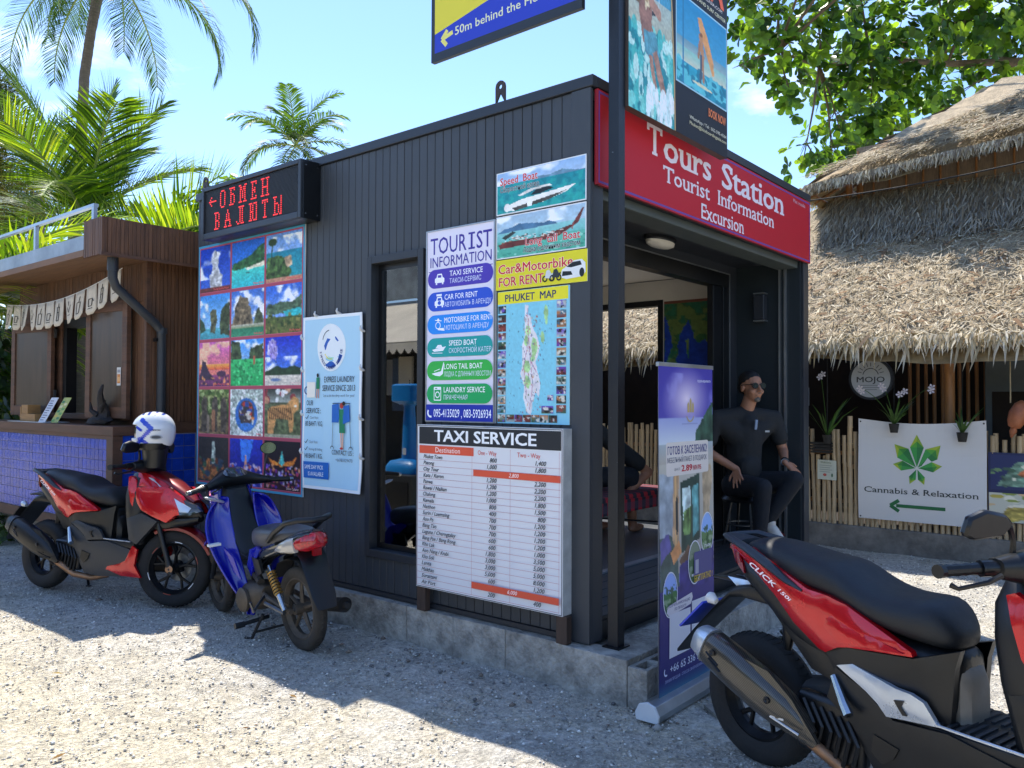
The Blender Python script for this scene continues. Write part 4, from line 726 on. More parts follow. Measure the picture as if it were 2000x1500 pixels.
# window frame in the opening
w_ = MB().box((-.12, 4.8, 1.36), (-.02, 4.87, 2.30)).box((-.12, 6.25, 1.36), (-.02, 6.33, 2.30)).box((-.12, 4.871, 2.21), (-.02, 6.249, 2.30)).build('window_frame', m_black, Bd)
MB().box((-.13, 4.801, 2.301), (-.05, 6.999, 2.359)).box((-.13, 6.331, 1.36), (-.05, 7.0, 2.30)).build('lintel', m_woodh, Bd)
MB().box((-.21, 4.8, 1.31), (-.02, 7.0, 1.36)).build('window_sill', m_woodh, Bd, bevel=.004)
m_sp = mat('shutter_panel', '4d3a2b', .35, noise=(5, .25), stretch=(1, 4, .4), rnd=.05)
def shutter(y0, y1, z0, z1, x=-.19, xt=-.19):
    # x at y0, xt at y1: the leaf stands slightly open
    a = Vector((x, y0, 0)); b_ = Vector((xt, y1, 0)); u = (b_-a).normalized(); n = Vector((-u.y, u.x, 0)); w = (b_-a).length; f = .075
    def bx(a0, z0_, a1, z1_, d0, d1):
        vs = [a+u*p+n*d+Vector((0, 0, z)) for z in (z0_, z1_) for p, d in ((a0, d0), (a1, d0), (a1, d1), (a0, d1))]; return vs
    q = MB(); FF = [(0, 3, 2, 1), (4, 5, 6, 7), (0, 1, 5, 4), (1, 2, 6, 5), (2, 3, 7, 6), (3, 0, 4, 7)]
    for k in ((0, z0, f, z1), (w-f, z0, w, z1), (f+.001, z0, w-f-.001, z0+.1), (f+.001, z1-.09, w-f-.001, z1)): q.add(bx(*k, 0, .04), FF)
    o = q.build('shutter', m_woodh, Bd, bevel=.003); MB().add(bx(f, z0+.1, w-f, z1-.09, .012, .028), FF).build('panel', m_sp, o); return o
s1 = shutter(6.40, 7.20, 1.33, 2.28, -.17, -.26); s2 = shutter(4.70, 5.36, 1.33, 2.37, -.20, -.27)
for z in (1.5, 2.12): MB().box((-.185, 6.37, z), (-.165, 6.42, z+.09)).build('hinge', m_steel, Bd)
# roof
MB().box((-.61, 4.325, 2.75), (1.3, 9.6, 2.80)).build('roof', m_flash, Bd)
boards('soffit_boards', (-.60, 4.31, 2.695), (-.155, 9.6, 2.71), 'x', .11, m_soff); MB().box((-.153, 4.31, 2.70), (1.25, 4.49, 2.72)).build('soffit', m_soff, Bd)
boards('fascia_boards', (-.63, 4.29, 2.672), (1.3, 4.315, 2.975), 'x', .034, m_wood); boards('fascia_boards', (-.635, 4.29, 2.672), (-.61, 4.64, 2.975), 'y', .034, m_wood)
MB().box((-.65, 4.27, 2.66), (1.3, 4.2895, 2.685)).build('fascia_lip', m_woodh, Bd)
MB().box((-.63, 4.645, 2.745), (-.611, 9.6, 2.865)).box((-.61, 4.645, 2.85), (-.45, 9.6, 2.863)).build('flashing', m_flash, Bd)
MB().box((-.635, 4.645, 2.69), (-.6, 9.6, 2.744)).build('eave_board', m_soff, Bd)
r_ = MB().box((-.6, 4.54, 3.10), (-.56, 9.6, 3.125)).build('top_rail', m_alu, Bd)
for yy in (4.56, 5.78, 7.0, 8.2): MB().box((-.60, yy-.02, 2.86), (-.57, yy+.02, 3.0995)).build('rail_post', m_alu, Bd)
# counter
MB().box((-.45, 4.47, 1.19), (-.17, 9.5, 1.27)).build('counter_top', m_woodh, Bd, bevel=.005)
MB().box((-.44, 4.5, 1.16), (-.42, 9.5, 1.1895)).box((-.44, 4.5, .33), (-.42, 9.5, .43)).build('counter_band', m_woodh, Bd)
MB().box((-.445, 4.48, .33), (-.36, 4.60, 1.1895)).build('corner_post', m_woodh, Bd, bevel=.003)
MB().box((-.425, 4.6, .43), (-.2, 9.4, 1.16)).build('counter_core', m_grout, Bd)
MB().box((-.36, 4.50, .43), (-.14, 4.6, 1.1895)).build('counter_core', m_grout, Bd)
MB().box((-.1, 4.484, .3), (1.2, 4.519, 1.28)).build('tile_backing', m_grout, Bd); MB().box((-.16, 4.475, 1.20), (1.2, 4.483, 1.299)).build('side_band', m_woodh, Bd)
tm1 = MB().box((0, .003, .003), (-.006, .077, .088)).mesh('tile'); tm1.materials.append(m_tile)
tm2 = MB().box((.003, -.006, .003), (.105, 0, .105)).mesh('tile'); tm2.materials.append(m_tile)
def tile(me, loc):
    o = bpy.data.objects.new('tile', me); COL.objects.link(o); o.parent = Bd; o.location = Vector(loc)-Bd.location; o.rotation_euler = (random.gauss(0, .004), random.gauss(0, .006), 0)
for j in range(8):
    for i in range(32): tile(tm1, (-.4255, 4.61+i*.08, .435+j*.0905))
for j in range(8):
    for i in range(6): tile(tm2, (-.36+i*.108, 4.4985 if i < 2 else 4.483, .33+j*.108))
# drainpipe
q = MB(); q.tube([(-.50, 4.40, 2.67), (-.50, 4.40, 2.50), (-.47, 4.405, 2.43), (-.12, 4.44, 2.16), (-.06, 4.44, 2.09), (-.055, 4.44, 1.9), (-.055, 4.44, .28)], .038, 16); dp = q.build('drainpipe', m_greyp, Bd, smooth=.9)
for z in (2.12, 1.0): MB().tube([(-.055, 4.44, z), (-.055, 4.44, z-.05)], .044, 16).build('collar', m_greyp, dp, smooth=.7)
MB().tube([(-.50, 4.40, 2.56), (-.50, 4.40, 2.67)], .044, 16).build('collar', m_greyp, dp, smooth=.7)
MB().box((-.11, 4.43, 2.0), (-.055, 4.48, 2.03)).build('clip', m_black, dp)
# bunting
t = thing('bunting', 'string of cream cloth flags with black drinks drawings under the bar roof', 'bunting', (-.2, 6, 2.5))
pts = []
for i in range(13): s = i/12; pts.append(Vector((-.33-.03*math.sin(s*3), 7.25-2.66*s, 2.50-.13*math.sin(s*math.pi*.8)+.14*s*s+.06*s)))
MB().tube(pts, .003, 5).build('cord', m_white, t)
m_flag = mat('cream_cloth', 'cfc5b4', .85, noise=(14, .08)); m_dood = mat('black_print', '22201e', .8)
for i in range(12):
    a, b = pts[i], pts[i+1]; u = (b-a).normalized(); w = (b-a).length*.84; h = .26; rows_ = []; nx, ny = 4, 6; V = []; tw = random.uniform(-.2, .2); off = random.uniform(0, .03)
    def FP(x, y, d=0): # x 0..1, y 0..1 down
        wz = w*(1-.16*y); q_ = a+u*(w*.08+x*wz+.08*w*y)+Vector((-.012*math.sin(3*x+tw*4)*y-off*y+(x-.5)*tw*.08*y-d, 0, -y*h*(1-(.16*(2*x-1)**4 if y > .9 else 0)))); return q_
    for r in range(ny+1):
        for c in range(nx+1): V.append(FP(c/nx, r/ny))
    F = [(r*(nx+1)+c, r*(nx+1)+c+1, (r+1)*(nx+1)+c+1, (r+1)*(nx+1)+c) for r in range(ny) for c in range(nx)]
    o = MB().add(V, F).build('flag', m_flag, t, smooth=1); mo = o.modifiers.new('solid', 'SOLIDIFY'); mo.thickness = .002
    q = MB(); k = i % 4; S = []
    if k == 0: S = [((.3, .4), (.35, .8)), ((.7, .4), (.65, .8)), ((.35, .8), (.65, .8)), ((.3, .4), (.7, .4)), ((.5, .4), (.62, .2))]
    elif k == 1: S = [((.3, .45), (.32, .7)), ((.32, .7), (.62, .7)), ((.62, .7), (.68, .45)), ((.3, .45), (.68, .45)), ((.68, .5), (.8, .55)), ((.25, .78), (.7, .78))]
    elif k == 2: S = [((.35, .3), (.65, .3)), ((.4, .3), (.4, .8)), ((.6, .3), (.6, .8)), ((.4, .8), (.6, .8)), ((.4, .5), (.6, .5)), ((.5, .15), (.5, .3))]
    else: S = [((.25, .4), (.45, .6)), ((.45, .6), (.7, .35)), ((.3, .7), (.7, .7)), ((.4, .2), (.45, .35))]
    for (x0, y0), (x1, y1) in S:
        d = Vector((x1-x0, y1-y0)).normalized(); n = Vector((-d.y, d.x))*.035; n.y *= .35
        q.add([FP(x0+n.x, y0+n.y, .0035), FP(x0-n.x, y0-n.y, .0035), FP(x1-n.x, y1-n.y, .0035), FP(x1+n.x, y1+n.y, .0035)], [(0, 1, 2, 3)])
    q.build('drawing', m_dood, o)
# things on the counter
m_ply = mat('pale_plywood', '9a7446', .6, noise=(8, .15), stretch=(1, 1, 4))
t = thing('napkin_box', 'small pale wooden napkin box at the left end of the bar counter', 'box', (-.33, 6.4, 1.27))
MB().box((-.40, 6.26, 1.272), (-.28, 6.62, 1.35)).box((-.40, 6.62, 1.272), (-.28, 6.64, 1.42)).box((-.40, 6.44, 1.351), (-.28, 6.6, 1.44)).build('shell', m_ply, t, bevel=.003)
t = thing('menu_stand', 'open white and green menu card leaning on the bar counter', 'menu', (-.35, 5.95, 1.27))
for nm, y0, y1, bs, c_ in (('menu_card', 5.72, 5.50, 0, 'd0d4dc'), ('menu_card', 5.48, 5.22, .02, 'a8b060')):
    P = Print((-.42+bs, 6.12-(5.72-y0), 1.275), LU, (.35, -.42, 1)); P.rect(0, 0, .16, .27, c_, 3, 3); P.k = 2
    for i in range(9):
        if c_ == 'd0d4dc': P.rect(.02, .02+i*.026, .09+.04*random.random(), .03+i*.026, '6a6f8a')
        else: P.rect(.01+.07*(i % 2), .01+i*.025, .07+.07*(i % 2), .035+i*.025, random.choice(['5f9a4a', 'd8cfa0', 'c8a840', '3f7a50']))
    o = P.build(nm, m_matte, t); o.modifiers.new('solid', 'SOLIDIFY').thickness = .003
MB().box((-.44, 5.95, 1.271), (-.2, 6.85, 1.276)).build('base_sheet', m_white, t)
t = thing('driftwood_sculpture', 'dark twisted driftwood piece standing on the bar counter beside the drainpipe', 'sculpture', (-.33, 4.95, 1.27))
q = MB(); rs = []
for z, r in ((0, .13), (.03, .15), (.06, .10), (.10, .07), (.16, .055), (.22, .04), (.28, .028), (.34, .012)):
    cx_, cy_ = .03*math.sin(z*17), .035*math.sin(z*11+1); rs.append([Vector((-.32+cx_+r*.5*math.cos(a)*(1+.3*random.random()), 5.0+cy_-.1*z+r*math.sin(a)*(1+.6*random.random()), 1.272+z+.02*random.random())) for a in [j*math.pi/5 for j in range(10)]])
q.loft(rs); q.tube([(-.31, 5.0, 1.38), (-.33, 4.95, 1.43), (-.31, 4.93, 1.49)], [.03, .02, .006], 7); q.tube([(-.33, 5.02, 1.35), (-.36, 5.10, 1.40), (-.35, 5.14, 1.47)], [.03, .02, .005], 7); q.build('body', mat('dark_driftwood', '231d1a', .8, noise=(20, .3), bump=(30, .8)), t, smooth=.8)
t = thing('point_of_sale_screen', 'black till screen on a stand behind the bar window', 'screen', (.15, 5.8, 1.35))
M = Matrix.Translation((.12, 5.72, 1.60))@Matrix.Rotation(math.radians(25), 4, 'Z')@Matrix.Rotation(math.radians(-18), 4, 'Y')
MB().box((-.015, -.17, -.12), (.015, .17, .13), M).build('screen', m_black, t, bevel=.005); MB().tube([(.14, 5.72, 1.56), (.2, 5.74, 1.31)], .03, 8).box((.05, 5.55, 1.31), (.35, 5.95, 1.36)).build('stand', m_black, t)
t = thing('card_printer', 'small black printer with a white slip beside the till screen', 'printer', (.1, 5.35, 1.3)); MB().box((.02, 5.45, 1.31), (.2, 5.25, 1.45)).build('body', m_black, t, bevel=.01); MB().box((.015, 5.43, 1.37), (.019, 5.3, 1.44)).build('slip', m_white, t)
MB().box((0, 4.95, 1.25), (.4, 6.9, 1.305)).build('back_counter', m_woodh, Bd)
P = Print((-.246, 4.86, 1.62), LU, (0, 0, 1)); P.rect(0, 0, .075, .16, 'd8d4cc'); P.k = 2; P.rect(.008, .02, .067, .1, 'd8863c'); P.rect(.014, .035, .06, .075, 'e8b070'); P.rect(.01, .115, .065, .14, '9a9aa0'); t = thing('shutter_sticker', 'white and orange notice stuck on the right shutter of the bar', 'notice', (-.246, 4.86, 1.62)); o = P.build('sheet', m_matte, t)
# awning stall across the yard: it shows in the kiosk window
t = thing('market_stall', 'cream awning stall with scalloped valance across the yard', 'stall', (-6.6, 8.5, 0))
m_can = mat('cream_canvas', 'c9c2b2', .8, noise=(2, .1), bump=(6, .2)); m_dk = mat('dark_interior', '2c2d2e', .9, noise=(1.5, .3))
MB().add([(-6.0, 5, 2.5), (-6.0, 13, 2.5), (-8, 13, 3.55), (-8, 5, 3.55)], [(0, 1, 2, 3)]).add([(-6.0, 5, 2.52), (-6.0, 13, 2.52), (-8, 13, 3.57), (-8, 5, 3.57)], [(3, 2, 1, 0)]).build('awning', m_can, t)
q = MB()
for i in range(40):
    y0 = 5+i*.2; q.add([(-6.0, y0+.2*j/6, 2.5-(.1+.09*math.sin(math.pi*j/6) if j >= 0 else 0)) for j in range(7)]+[(-6.0, y0+.2*j/6, 2.5) for j in range(6, -1, -1)], [tuple(range(14))])
q.build('valance', m_can, t)
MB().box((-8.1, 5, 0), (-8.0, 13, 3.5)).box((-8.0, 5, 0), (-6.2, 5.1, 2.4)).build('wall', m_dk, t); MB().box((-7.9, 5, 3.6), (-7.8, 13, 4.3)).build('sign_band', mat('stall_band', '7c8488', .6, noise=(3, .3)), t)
for k in range(14): MB().box((-6.6-.3*(k % 3), 5.4+.5*k, 1.6-.3*(k % 2)), (-6.55-.3*(k % 3), 5.75+.5*k, 2.3)).build('hanging_shirt', mat('shirt_%d' % k, random.choice(['8a8f98', 'b0a898', '5a6068', '7a3f3a', '40506a']), .8) , t)
# ------------------------------------------------------------------ thatched hut on the right
m_th = mat('dry_thatch', 'a09078', .95, noise=(9, .3), bump=(60, .9, .02)); m_straw = mat('straw_blades', 'b09d82', .85, attr='Col', transl=.25); m_tunder = mat('woven_underside', 'a8906a', .85, noise=(10, .25))
H = thing('thatched_hut', 'open bar hut with two tiers of shaggy palm thatch roof', 'hut', (7, -1, 0))
def rnd_blades(name, n, A, U, Vd, N_, lu, lv, l0, l1, w, seed, cols, lift=.04, spread=.5, curve=.3, hang=False, parent=None, pat=None, droop=0.):
    """narrow bent blades on a slope: A corner, U along eave, Vd down the slope, N_ normal"""
    r = np.random.RandomState(seed); A, U, Vd, N_ = [np.array(q, float) for q in (A, U, Vd, N_)]; s, t_ = r.rand(n), (r.rand(n) if not hang else 1-.02*r.rand(n))
    base = A+U*(s*lu)[:, None]+Vd*(t_*lv)[:, None]+N_*(r.rand(n)*lift)[:, None]
    if pat is not None: k_ = pat(s*lu, t_*lv); base = base[k_]; n = len(base); 
    an = r.randn(n)*spread; d = Vd*np.cos(an)[:, None]+U*np.sin(an)[:, None]+N_*(r.rand(n)*.35-.1)[:, None]; l = (l0+(l1-l0)*r.rand(n)**2)
    if droop: d[:, 2] -= droop*r.rand(n); d /= np.linalg.norm(d, axis=1)[:, None]
    side = np.cross(d, N_); side /= np.linalg.norm(side, axis=1)[:, None]; ww = w*(.5+r.rand(n))
    p1 = base+d*(l*.55)[:, None]+N_*(l*curve*.12*r.rand(n))[:, None]; p2 = base+d*l[:, None]+N_*(l*curve*(r.rand(n)-.6)*.3)[:, None]; p2[:, 2] -= l*.12*droop
    V = np.stack([base-side*ww[:, None]/2, base+side*ww[:, None]/2, p1+side*ww[:, None]/2, p1-side*ww[:, None]/2, p2], 1)
    F3 = np.array([[0, 1, 2], [0, 2, 3], [3, 2, 4]]); F = (F3[None]+np.arange(n)[:, None, None]*5).reshape(-1, 3)
    cl = np.array([lin(c)[:3] for c in cols]); cc = cl[r.randint(len(cl), size=n)]*(.75+.5*r.rand(n, 1)); C4 = np.concatenate([cc, np.ones((n, 1))], 1); C4 = np.repeat(C4[:, None], 5, 1).reshape(-1, 4)
    o = fastmesh(name, V.reshape(-1, 3), F, m_straw, parent or H, C4); o['kind'] = 'stuff'; return o
TC = ['a89c86', '988a70', 'bcb09a', '7f725e', 'cdc3ae', '8f8472']; GC = ['8f8a80', '7c766c', 'a09a8c', '655e55']
sl_ = .70; nn = np.array([-sl_, 0, 1])/math.hypot(1, sl_); dn = np.array([-1, 0, -sl_])/math.hypot(1, sl_)
# lower roof: eave x 4.78 z 1.98 up to x 7.2 z 3.67
ys = np.linspace(-6, 6, 97); xs_ = np.linspace(4.78, 7.25, 25); YY, XX = np.meshgrid(ys, xs_); ZZ = 2.10+sl_*(XX-4.78)+(fbm(97, 25, 20, 61)-.5)*.09+.03*np.sin(YY*1.3)-.05*np.clip(1-(XX-4.78)/.3, 0, 1)
idx = np.arange(97*25).reshape(25, 97); F = np.stack([idx[:-1, :-1], idx[1:, :-1], idx[1:, 1:], idx[:-1, 1:]], -1).reshape(-1, 4)
fastmesh('roof_slope', np.stack([XX, YY, ZZ], -1).reshape(-1, 3), F, m_th, H, smooth=True)
fastmesh('roof_underside', np.stack([XX+.03, YY, ZZ-.14], -1).reshape(-1, 3), F[:, ::-1], m_tunder, H)
A0 = (7.2, -6, 2.10+sl_*2.42); ll = math.hypot(2.42, 2.42*sl_)
rnd_blades('thatch', 34000, A0, (0, 1, 0), dn, nn, 12, ll, .06, .2, .009, 71, TC, lift=.05, spread=.75, pat=lambda u, v: (u > 2.5) & (u < 10.5))
rnd_blades('thatch', 900, A0, (0, 1, 0), dn, nn, 12, ll, .08, .25, .03, 72, ['6a5238', '806448', '574634'], lift=.07, spread=.9, pat=lambda u, v: (u > 2.5) & (u < 10.5))
# eave fringe
E0 = (4.86, -6, 2.0)
for sd, off, n in ((81, 0, 5200), (82, .1, 3600)):
    rnd_blades('eave_fringe', n, (4.84+off, -6, 2.16+off*.5), (0, 1, 0), (-.42, 0, -.9), (-.9, 0, .42), 12, .06, .06, .21, .015, sd, ['d0c4ac', 'bfb194', 'e0d6c2', '9c8a6c', 'c8bca6'], lift=.07, spread=.38, hang=True, droop=.35)
rnd_blades('eave_fringe', 260, (4.82, -6, 2.12), (0, 1, 0), (-.3, 0, -.95), (-.9, 0, .3), 12, .06, .18, .34, .018, 83, ['d8ceb8', 'b8a888'], lift=.06, spread=.22, hang=True, droop=.5)
# steep skirt under the clerestory
n2 = np.array([-.85, 0, .5]); n2 /= np.linalg.norm(n2); d2 = np.array([-.6, 0, -.8]); d2 /= np.linalg.norm(d2)
MB().add([(7.16, -6, 4.12), (7.16, 1.0, 4.12), (6.72, 1.0, 3.40), (6.72, -6, 3.40)], [(0, 1, 2, 3)]).add([(7.16, 1.0, 4.12), (7.9, 1.9, 4.1), (7.7, 2.2, 3.9), (6.72, 1.0, 3.40)], [(0, 1, 2, 3)]).build('skirt', m_th, H)
rnd_blades('skirt_thatch', 5200, (7.15, -3.2, 4.12), (0, 1, 0), d2, n2, 4.3, .9, .1, .28, .012, 91, GC+TC[3:4]+TC[5:], lift=.05, spread=.28, droop=.2)  # greyer, darker blades: shade under the upper roof put into the colour
# clerestory wall, posts
m_bamb = mat('old_bamboo', '96673a', .5, noise=(6, .25), stretch=(3, 3, .6)); m_slat = mat('grey_bamboo_screen', '7c6c5a', .8, noise=(10, .25), stretch=(1, 6, 1))
MB().box((7.2, -4, 4.08), (7.24, .78, 4.75)).build('clerestory_screen', m_slat, H)
for yy in np.arange(-3.8, .8, .19): MB().tube([(7.185, yy, 4.1), (7.185, yy, 4.7)], .013, 6).build('batten', m_bamb, H)
MB().tube([(7.17, -4, 4.10), (7.17, .92, 4.08)], .03, 8).build('beam', m_bamb, H)
MB().tube([(7.16, .86, 3.6), (7.16, .86, 4.42)], .045, 10).build('corner_post', m_bamb, H, smooth=1); MB().tube([(7.16, .72, 4.08), (7.16, .72, 4.45)], .035, 10).build('corner_post', m_bamb, H, smooth=1)
# upper hipped roof
ap = Vector((8.65, -.62, 5.70)); ap2 = Vector((8.65, -6, 5.75)); c1 = Vector((6.58, 1.22, 4.2)); c2 = Vector((6.5, -5.5, 4.66)); c3 = Vector((10.6, 1.3, 4.2))
def slope(name, a, b, c, d, m, lo_=0., bow=.04, seed=1, nn_=(14, 10)):
    # a-b ridge, d-c eave; returns grid
    V = []; nu, nv = nn_; R_ = np.random.RandomState(seed)
    for j in range(nv+1):
        for i in range(nu+1):
            p = a.lerp(b, i/nu).lerp(d.lerp(c, i/nu), j/nv); p.z += bow*math.sin(math.pi*j/nv)+.03*R_.randn()-lo_; V.append(p)
    F = [(j*(nu+1)+i, j*(nu+1)+i+1, (j+1)*(nu+1)+i+1, (j+1)*(nu+1)+i) for j in range(nv) for i in range(nu)]
    return MB().add(V, F).build(name, m, H, smooth=1.5)
slope('upper_roof', ap, ap2, c2, c1, m_th, seed=3); slope('upper_roof', ap, ap+Vector((0, .02, 0)), c1, c3, m_th, seed=4)
slope('upper_underside', ap, ap2, c2, c1, m_tunder, .12, seed=3); slope('upper_underside', ap, ap+Vector((0, .02, 0)), c1, c3, m_tunder, .12, seed=4)
uu = (c2-c1).normalized(); dd = ((c1+c2)/2-(ap+ap2)/2); 
rl = dd.length; dd.normalize(); un = uu.cross(dd); un = un if un.z > 0 else -un
o_ = ap+Vector((0, 2.2, .0)); ub = uu
rnd_blades('upper_thatch', 24000, tuple(c1-dd*rl+un*.09), tuple(uu), tuple(dd), tuple(un), 5.4, rl, .07, .22, .011, 101, TC, lift=.07, spread=.7, pat=lambda u, v: u > (rl-v)/rl*1.85-.05)
rnd_blades('upper_thatch', 500, tuple(c1-dd*rl+un*.1), tuple(uu), tuple(dd), tuple(un), 5.4, rl, .1, .3, .035, 102, ['6a5238', '806448', '574634'], lift=.1, spread=.9, pat=lambda u, v: u > (rl-v)/rl*1.85)
rnd_blades('upper_fringe', 3600, tuple(c1+Vector((.03, 0, .02))), tuple(uu), (-.35, 0, -.93), (-.93, 0, .35), 5.4, .04, .05, .17, .014, 103, ['b8ac96', '9c9080', 'c8bea8', '857868'], lift=.07, spread=.35, hang=True, droop=.35)
u3 = (c3-c1).normalized(); rnd_blades('upper_fringe', 1800, tuple(c1+Vector((.03, 0, .02))), tuple(u3), (-.1, .4, -.9), (0, .9, .35), 4, .04, .08, .26, .015, 104, ['b8ac96', '9c9080', 'c8bea8'], lift=.07, spread=.35, hang=True, droop=.35)
for i in range(7):
    a = c1.lerp(c3, i/7*.5+.02); b = ap.lerp(a, .35); MB().tube([a-Vector((0, 0, .14)), b-Vector((0, 0, .12))], .018, 6).build('rafter', m_bamb, H)
for k in (.6, .72, .84, .96): MB().tube([ap.lerp(c1, k)-Vector((0, 0, .15)), ap.lerp(c3, k)-Vector((0, 0, .15))], .014, 6).build('purlin', m_bamb, H)
# cable across
q = MB(); pts = [Vector((6.4, 1.6, 3.98)).lerp(Vector((6.0, -3.0, 4.15)), i/12)+Vector((0, 0, -.12*math.sin(math.pi*i/12))) for i in range(13)]; o = q.tube(pts, .009, 5).build('cable', m_tyre); tag(o, 'thin black cable sagging in front of the upper thatch', 'cable')
# hut interior
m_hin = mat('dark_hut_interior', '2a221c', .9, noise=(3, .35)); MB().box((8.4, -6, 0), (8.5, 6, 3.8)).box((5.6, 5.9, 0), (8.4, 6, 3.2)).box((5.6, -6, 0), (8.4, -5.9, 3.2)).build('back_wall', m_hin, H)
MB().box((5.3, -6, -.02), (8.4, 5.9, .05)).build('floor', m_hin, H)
for yy in (-3.4, -.62, 1.9, 4.0): MB().tube([(5.42, yy, 0), (5.42, yy, 2.3)], .05, 10).build('post', m_bamb, H, smooth=1)
for i, yy in enumerate(np.arange(-.75, .1, .085)): MB().tube([(6.6, yy, .3), (6.6, yy+.01, 2.2)], .02, 6).build('screen_pole', m_bamb, H)
# fridge inside
m_fr = mat('dull_fridge', '5b6468', .5, noise=(3, .1)); t = thing('display_fridge', 'grey display fridge dim in the shade of the hut', 'fridge', (6.6, -1.9, .05))
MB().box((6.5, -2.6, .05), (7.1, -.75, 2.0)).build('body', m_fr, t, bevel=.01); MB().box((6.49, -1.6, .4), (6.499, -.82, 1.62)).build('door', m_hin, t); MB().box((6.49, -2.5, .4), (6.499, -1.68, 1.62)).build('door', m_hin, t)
P = Print((6.495, -.9, 1.7), LU); P.text('SANYO', .25, .06, .5, .09, '9aa0a2', .02); P.build('lettering', m_matte, t)
t = thing('bar_stool_table', 'small bamboo table dim inside the hut', 'table', (6.2, .1, .05)); MB().box((6.0, -.5, .75), (6.5, .5, .79)).build('table_top', m_bamb, t)
for a in (-.45, .45):
    for b in (6.05, 6.45): MB().tube([(b, a, .05), (b, a, .75)], .018, 6).build('leg', m_bamb, t)
# round sign
t = thing('round_sign', 'round grey sign with a rising sun hanging under the thatch eave', 'sign', (5.16, .05, 1.74))
MB().lathe([(.215, 0), (.215, .05)], Matrix.Translation((5.2, .045, 1.74))@Matrix.Rotation(-math.pi/2, 4, 'Y'), 40).build('rim', m_trim, t, smooth=.5)
P = Print((5.148, .045, 1.74), LU); P.ell(0, 0, .19, .19, '93979a', 40); P.k = 2; dk = '2e3032'; P.text('MOJO', -.135, -.035, .27, .055, dk, .02); P.arc(0, .03, .075, 10, 170, .008, dk)
for i in range(9): a = math.radians(15+i*18.5); P.line((.09*math.cos(a), .035+.09*math.sin(a)), (.13*math.cos(a), .035+.13*math.sin(a)), .006, dk)
for i in range(3): P.rect(-.1+.02*i, -.07-.022*i, .1-.02*i, -.065-.022*i, '5a5e60')
P.build('print', m_print, t); MB().tube([(5.18, .045, 1.95), (5.3, .045, 2.3)], .004, 5).build('wire', m_black, t)
# low wall and bamboo fence
t = thing('low_wall', 'low rough concrete kerb wall under the bamboo fence', 'wall', (5.25, 0, 0)); MB().box((5.1, -6, -.05), (5.35, 6, .235)).build('wall', mat('stained_concrete', '77726a', .9, noise=(5, .35), bump=(30, .6)), t, bevel=.01)
Fn = thing('bamboo_fence', 'fence of upright split bamboo canes in front of the thatched hut', 'fence', (5.17, 0, .24))
m_cane = mat('yellow_bamboo', 'a89270', .5, noise=(5, .25), stretch=(5, 5, .5), rnd=.22)
def cane_mesh(h, r, seed):
    R_ = random.Random(seed); pts = []; rr = []; z = 0
    while z < h:
        n = z+.16+.09*R_.random()
        for dz, k in ((0, 1.12), (.01, 1), (min(n, h)-z-.012, 1)): pts.append((.004*math.sin(z*5+seed), .004*math.cos(z*4), z+dz)); rr.append(r*k)
        z = n
    pts.append((pts[-1][0], pts[-1][1], h)); rr.append(r); me = MB().tube(pts, rr, 9).mesh('cane', 1.0); me.materials.append(m_cane); return me
canes = [cane_mesh(.90+.02*i, .0225-.0012*(i % 3), i) for i in range(6)]; tall = cane_mesh(1.12, .026, 77); short = [cane_mesh(.70+.01*i, .022, 20+i) for i in range(3)]
y = 3.6
while y > -3.2:
    me = random.choice(canes)
    if abs(y-.23) < .026: me = tall
    elif .40 < y < .62: me = random.choice(short) if y > .44 else me
    o = bpy.data.objects.new('cane', me); COL.objects.link(o); o.parent = Fn; o.location = Vector((5.16+random.uniform(-.006, .006), y, .236))-Fn.location; o.rotation_euler = (random.gauss(0, .014), random.gauss(0, .01), random.random()*6)
    y -= .05+random.random()*.006
MB().box((5.19, -3.2, .45), (5.22, 3.6, .49)).box((5.19, -3.2, .95), (5.22, 3.6, .99)).build('rail', m_bamb, Fn)
# banner
t = thing('leaf_banner', 'white cloth banner with a green leaf and left arrow on the bamboo fence', 'banner', (5.11, .155, .33)); P = Print((5.11, .157, .325), LU)
w, h = 1.147, 1.0; P.wave = lambda x, y: .012*math.sin(x*9+y*4)*y+.01*math.sin(y*6)
def topy(x): return h-.045*math.sin(math.pi*x/w)+.01
nx, ny = 16, 12; c_ = lin('d4d3d0')
for i in range(nx+1):
    for j in range(ny+1): x = w*i/nx; P.V.append(P.P(x, topy(x)*j/ny)); P.C.append(c_)
P.F += [(i*(ny+1)+j, (i+1)*(ny+1)+j, (i+1)*(ny+1)+j+1, i*(ny+1)+j+1) for i in range(nx) for j in range(ny)]; P.k = 3
cx, cy = .55, .53
for a, L_, wd in ((90, .33, .062), (48, .31, .07), (132, .31, .07), (8, .225, .05), (172, .225, .05), (-32-35, .17, .034), (180+32+35, .17, .034)):
    a = math.radians(a); d = Vector((math.cos(a), math.sin(a))); n = Vector((-d.y, d.x)); c = Vector((cx, cy)); m1 = c+d*L_*.62; P.k = 4
    p = [c+d*.012, m1+n*wd, c+d*L_, m1-n*wd]; mid = c+d*L_*.8
    for tri, cc in (((p[0], p[1], m1), '3f9a4a'), ((p[0], m1, p[3]), '2c7a40'), ((m1, p[1], mid), '5aa83c'), ((p[1], p[2], mid), 'a8b838'), ((mid, p[2], p[3]), '88a832'), ((m1, mid, p[3]), '3f8a3c')): P.poly([tuple(q_) for q_ in tri], cc)
P.k = 5; P.text('Cannabis & Relaxation', .06, .27, 1.02, .056, '26302c', .012, serif=.03); P.rect(.36, .135, .80, .168, '1f6a3c'); P.line((.305, .15), (.385, .205), .034, '1f6a3c'); P.line((.305, .15), (.385, .097), .034, '1f6a3c')
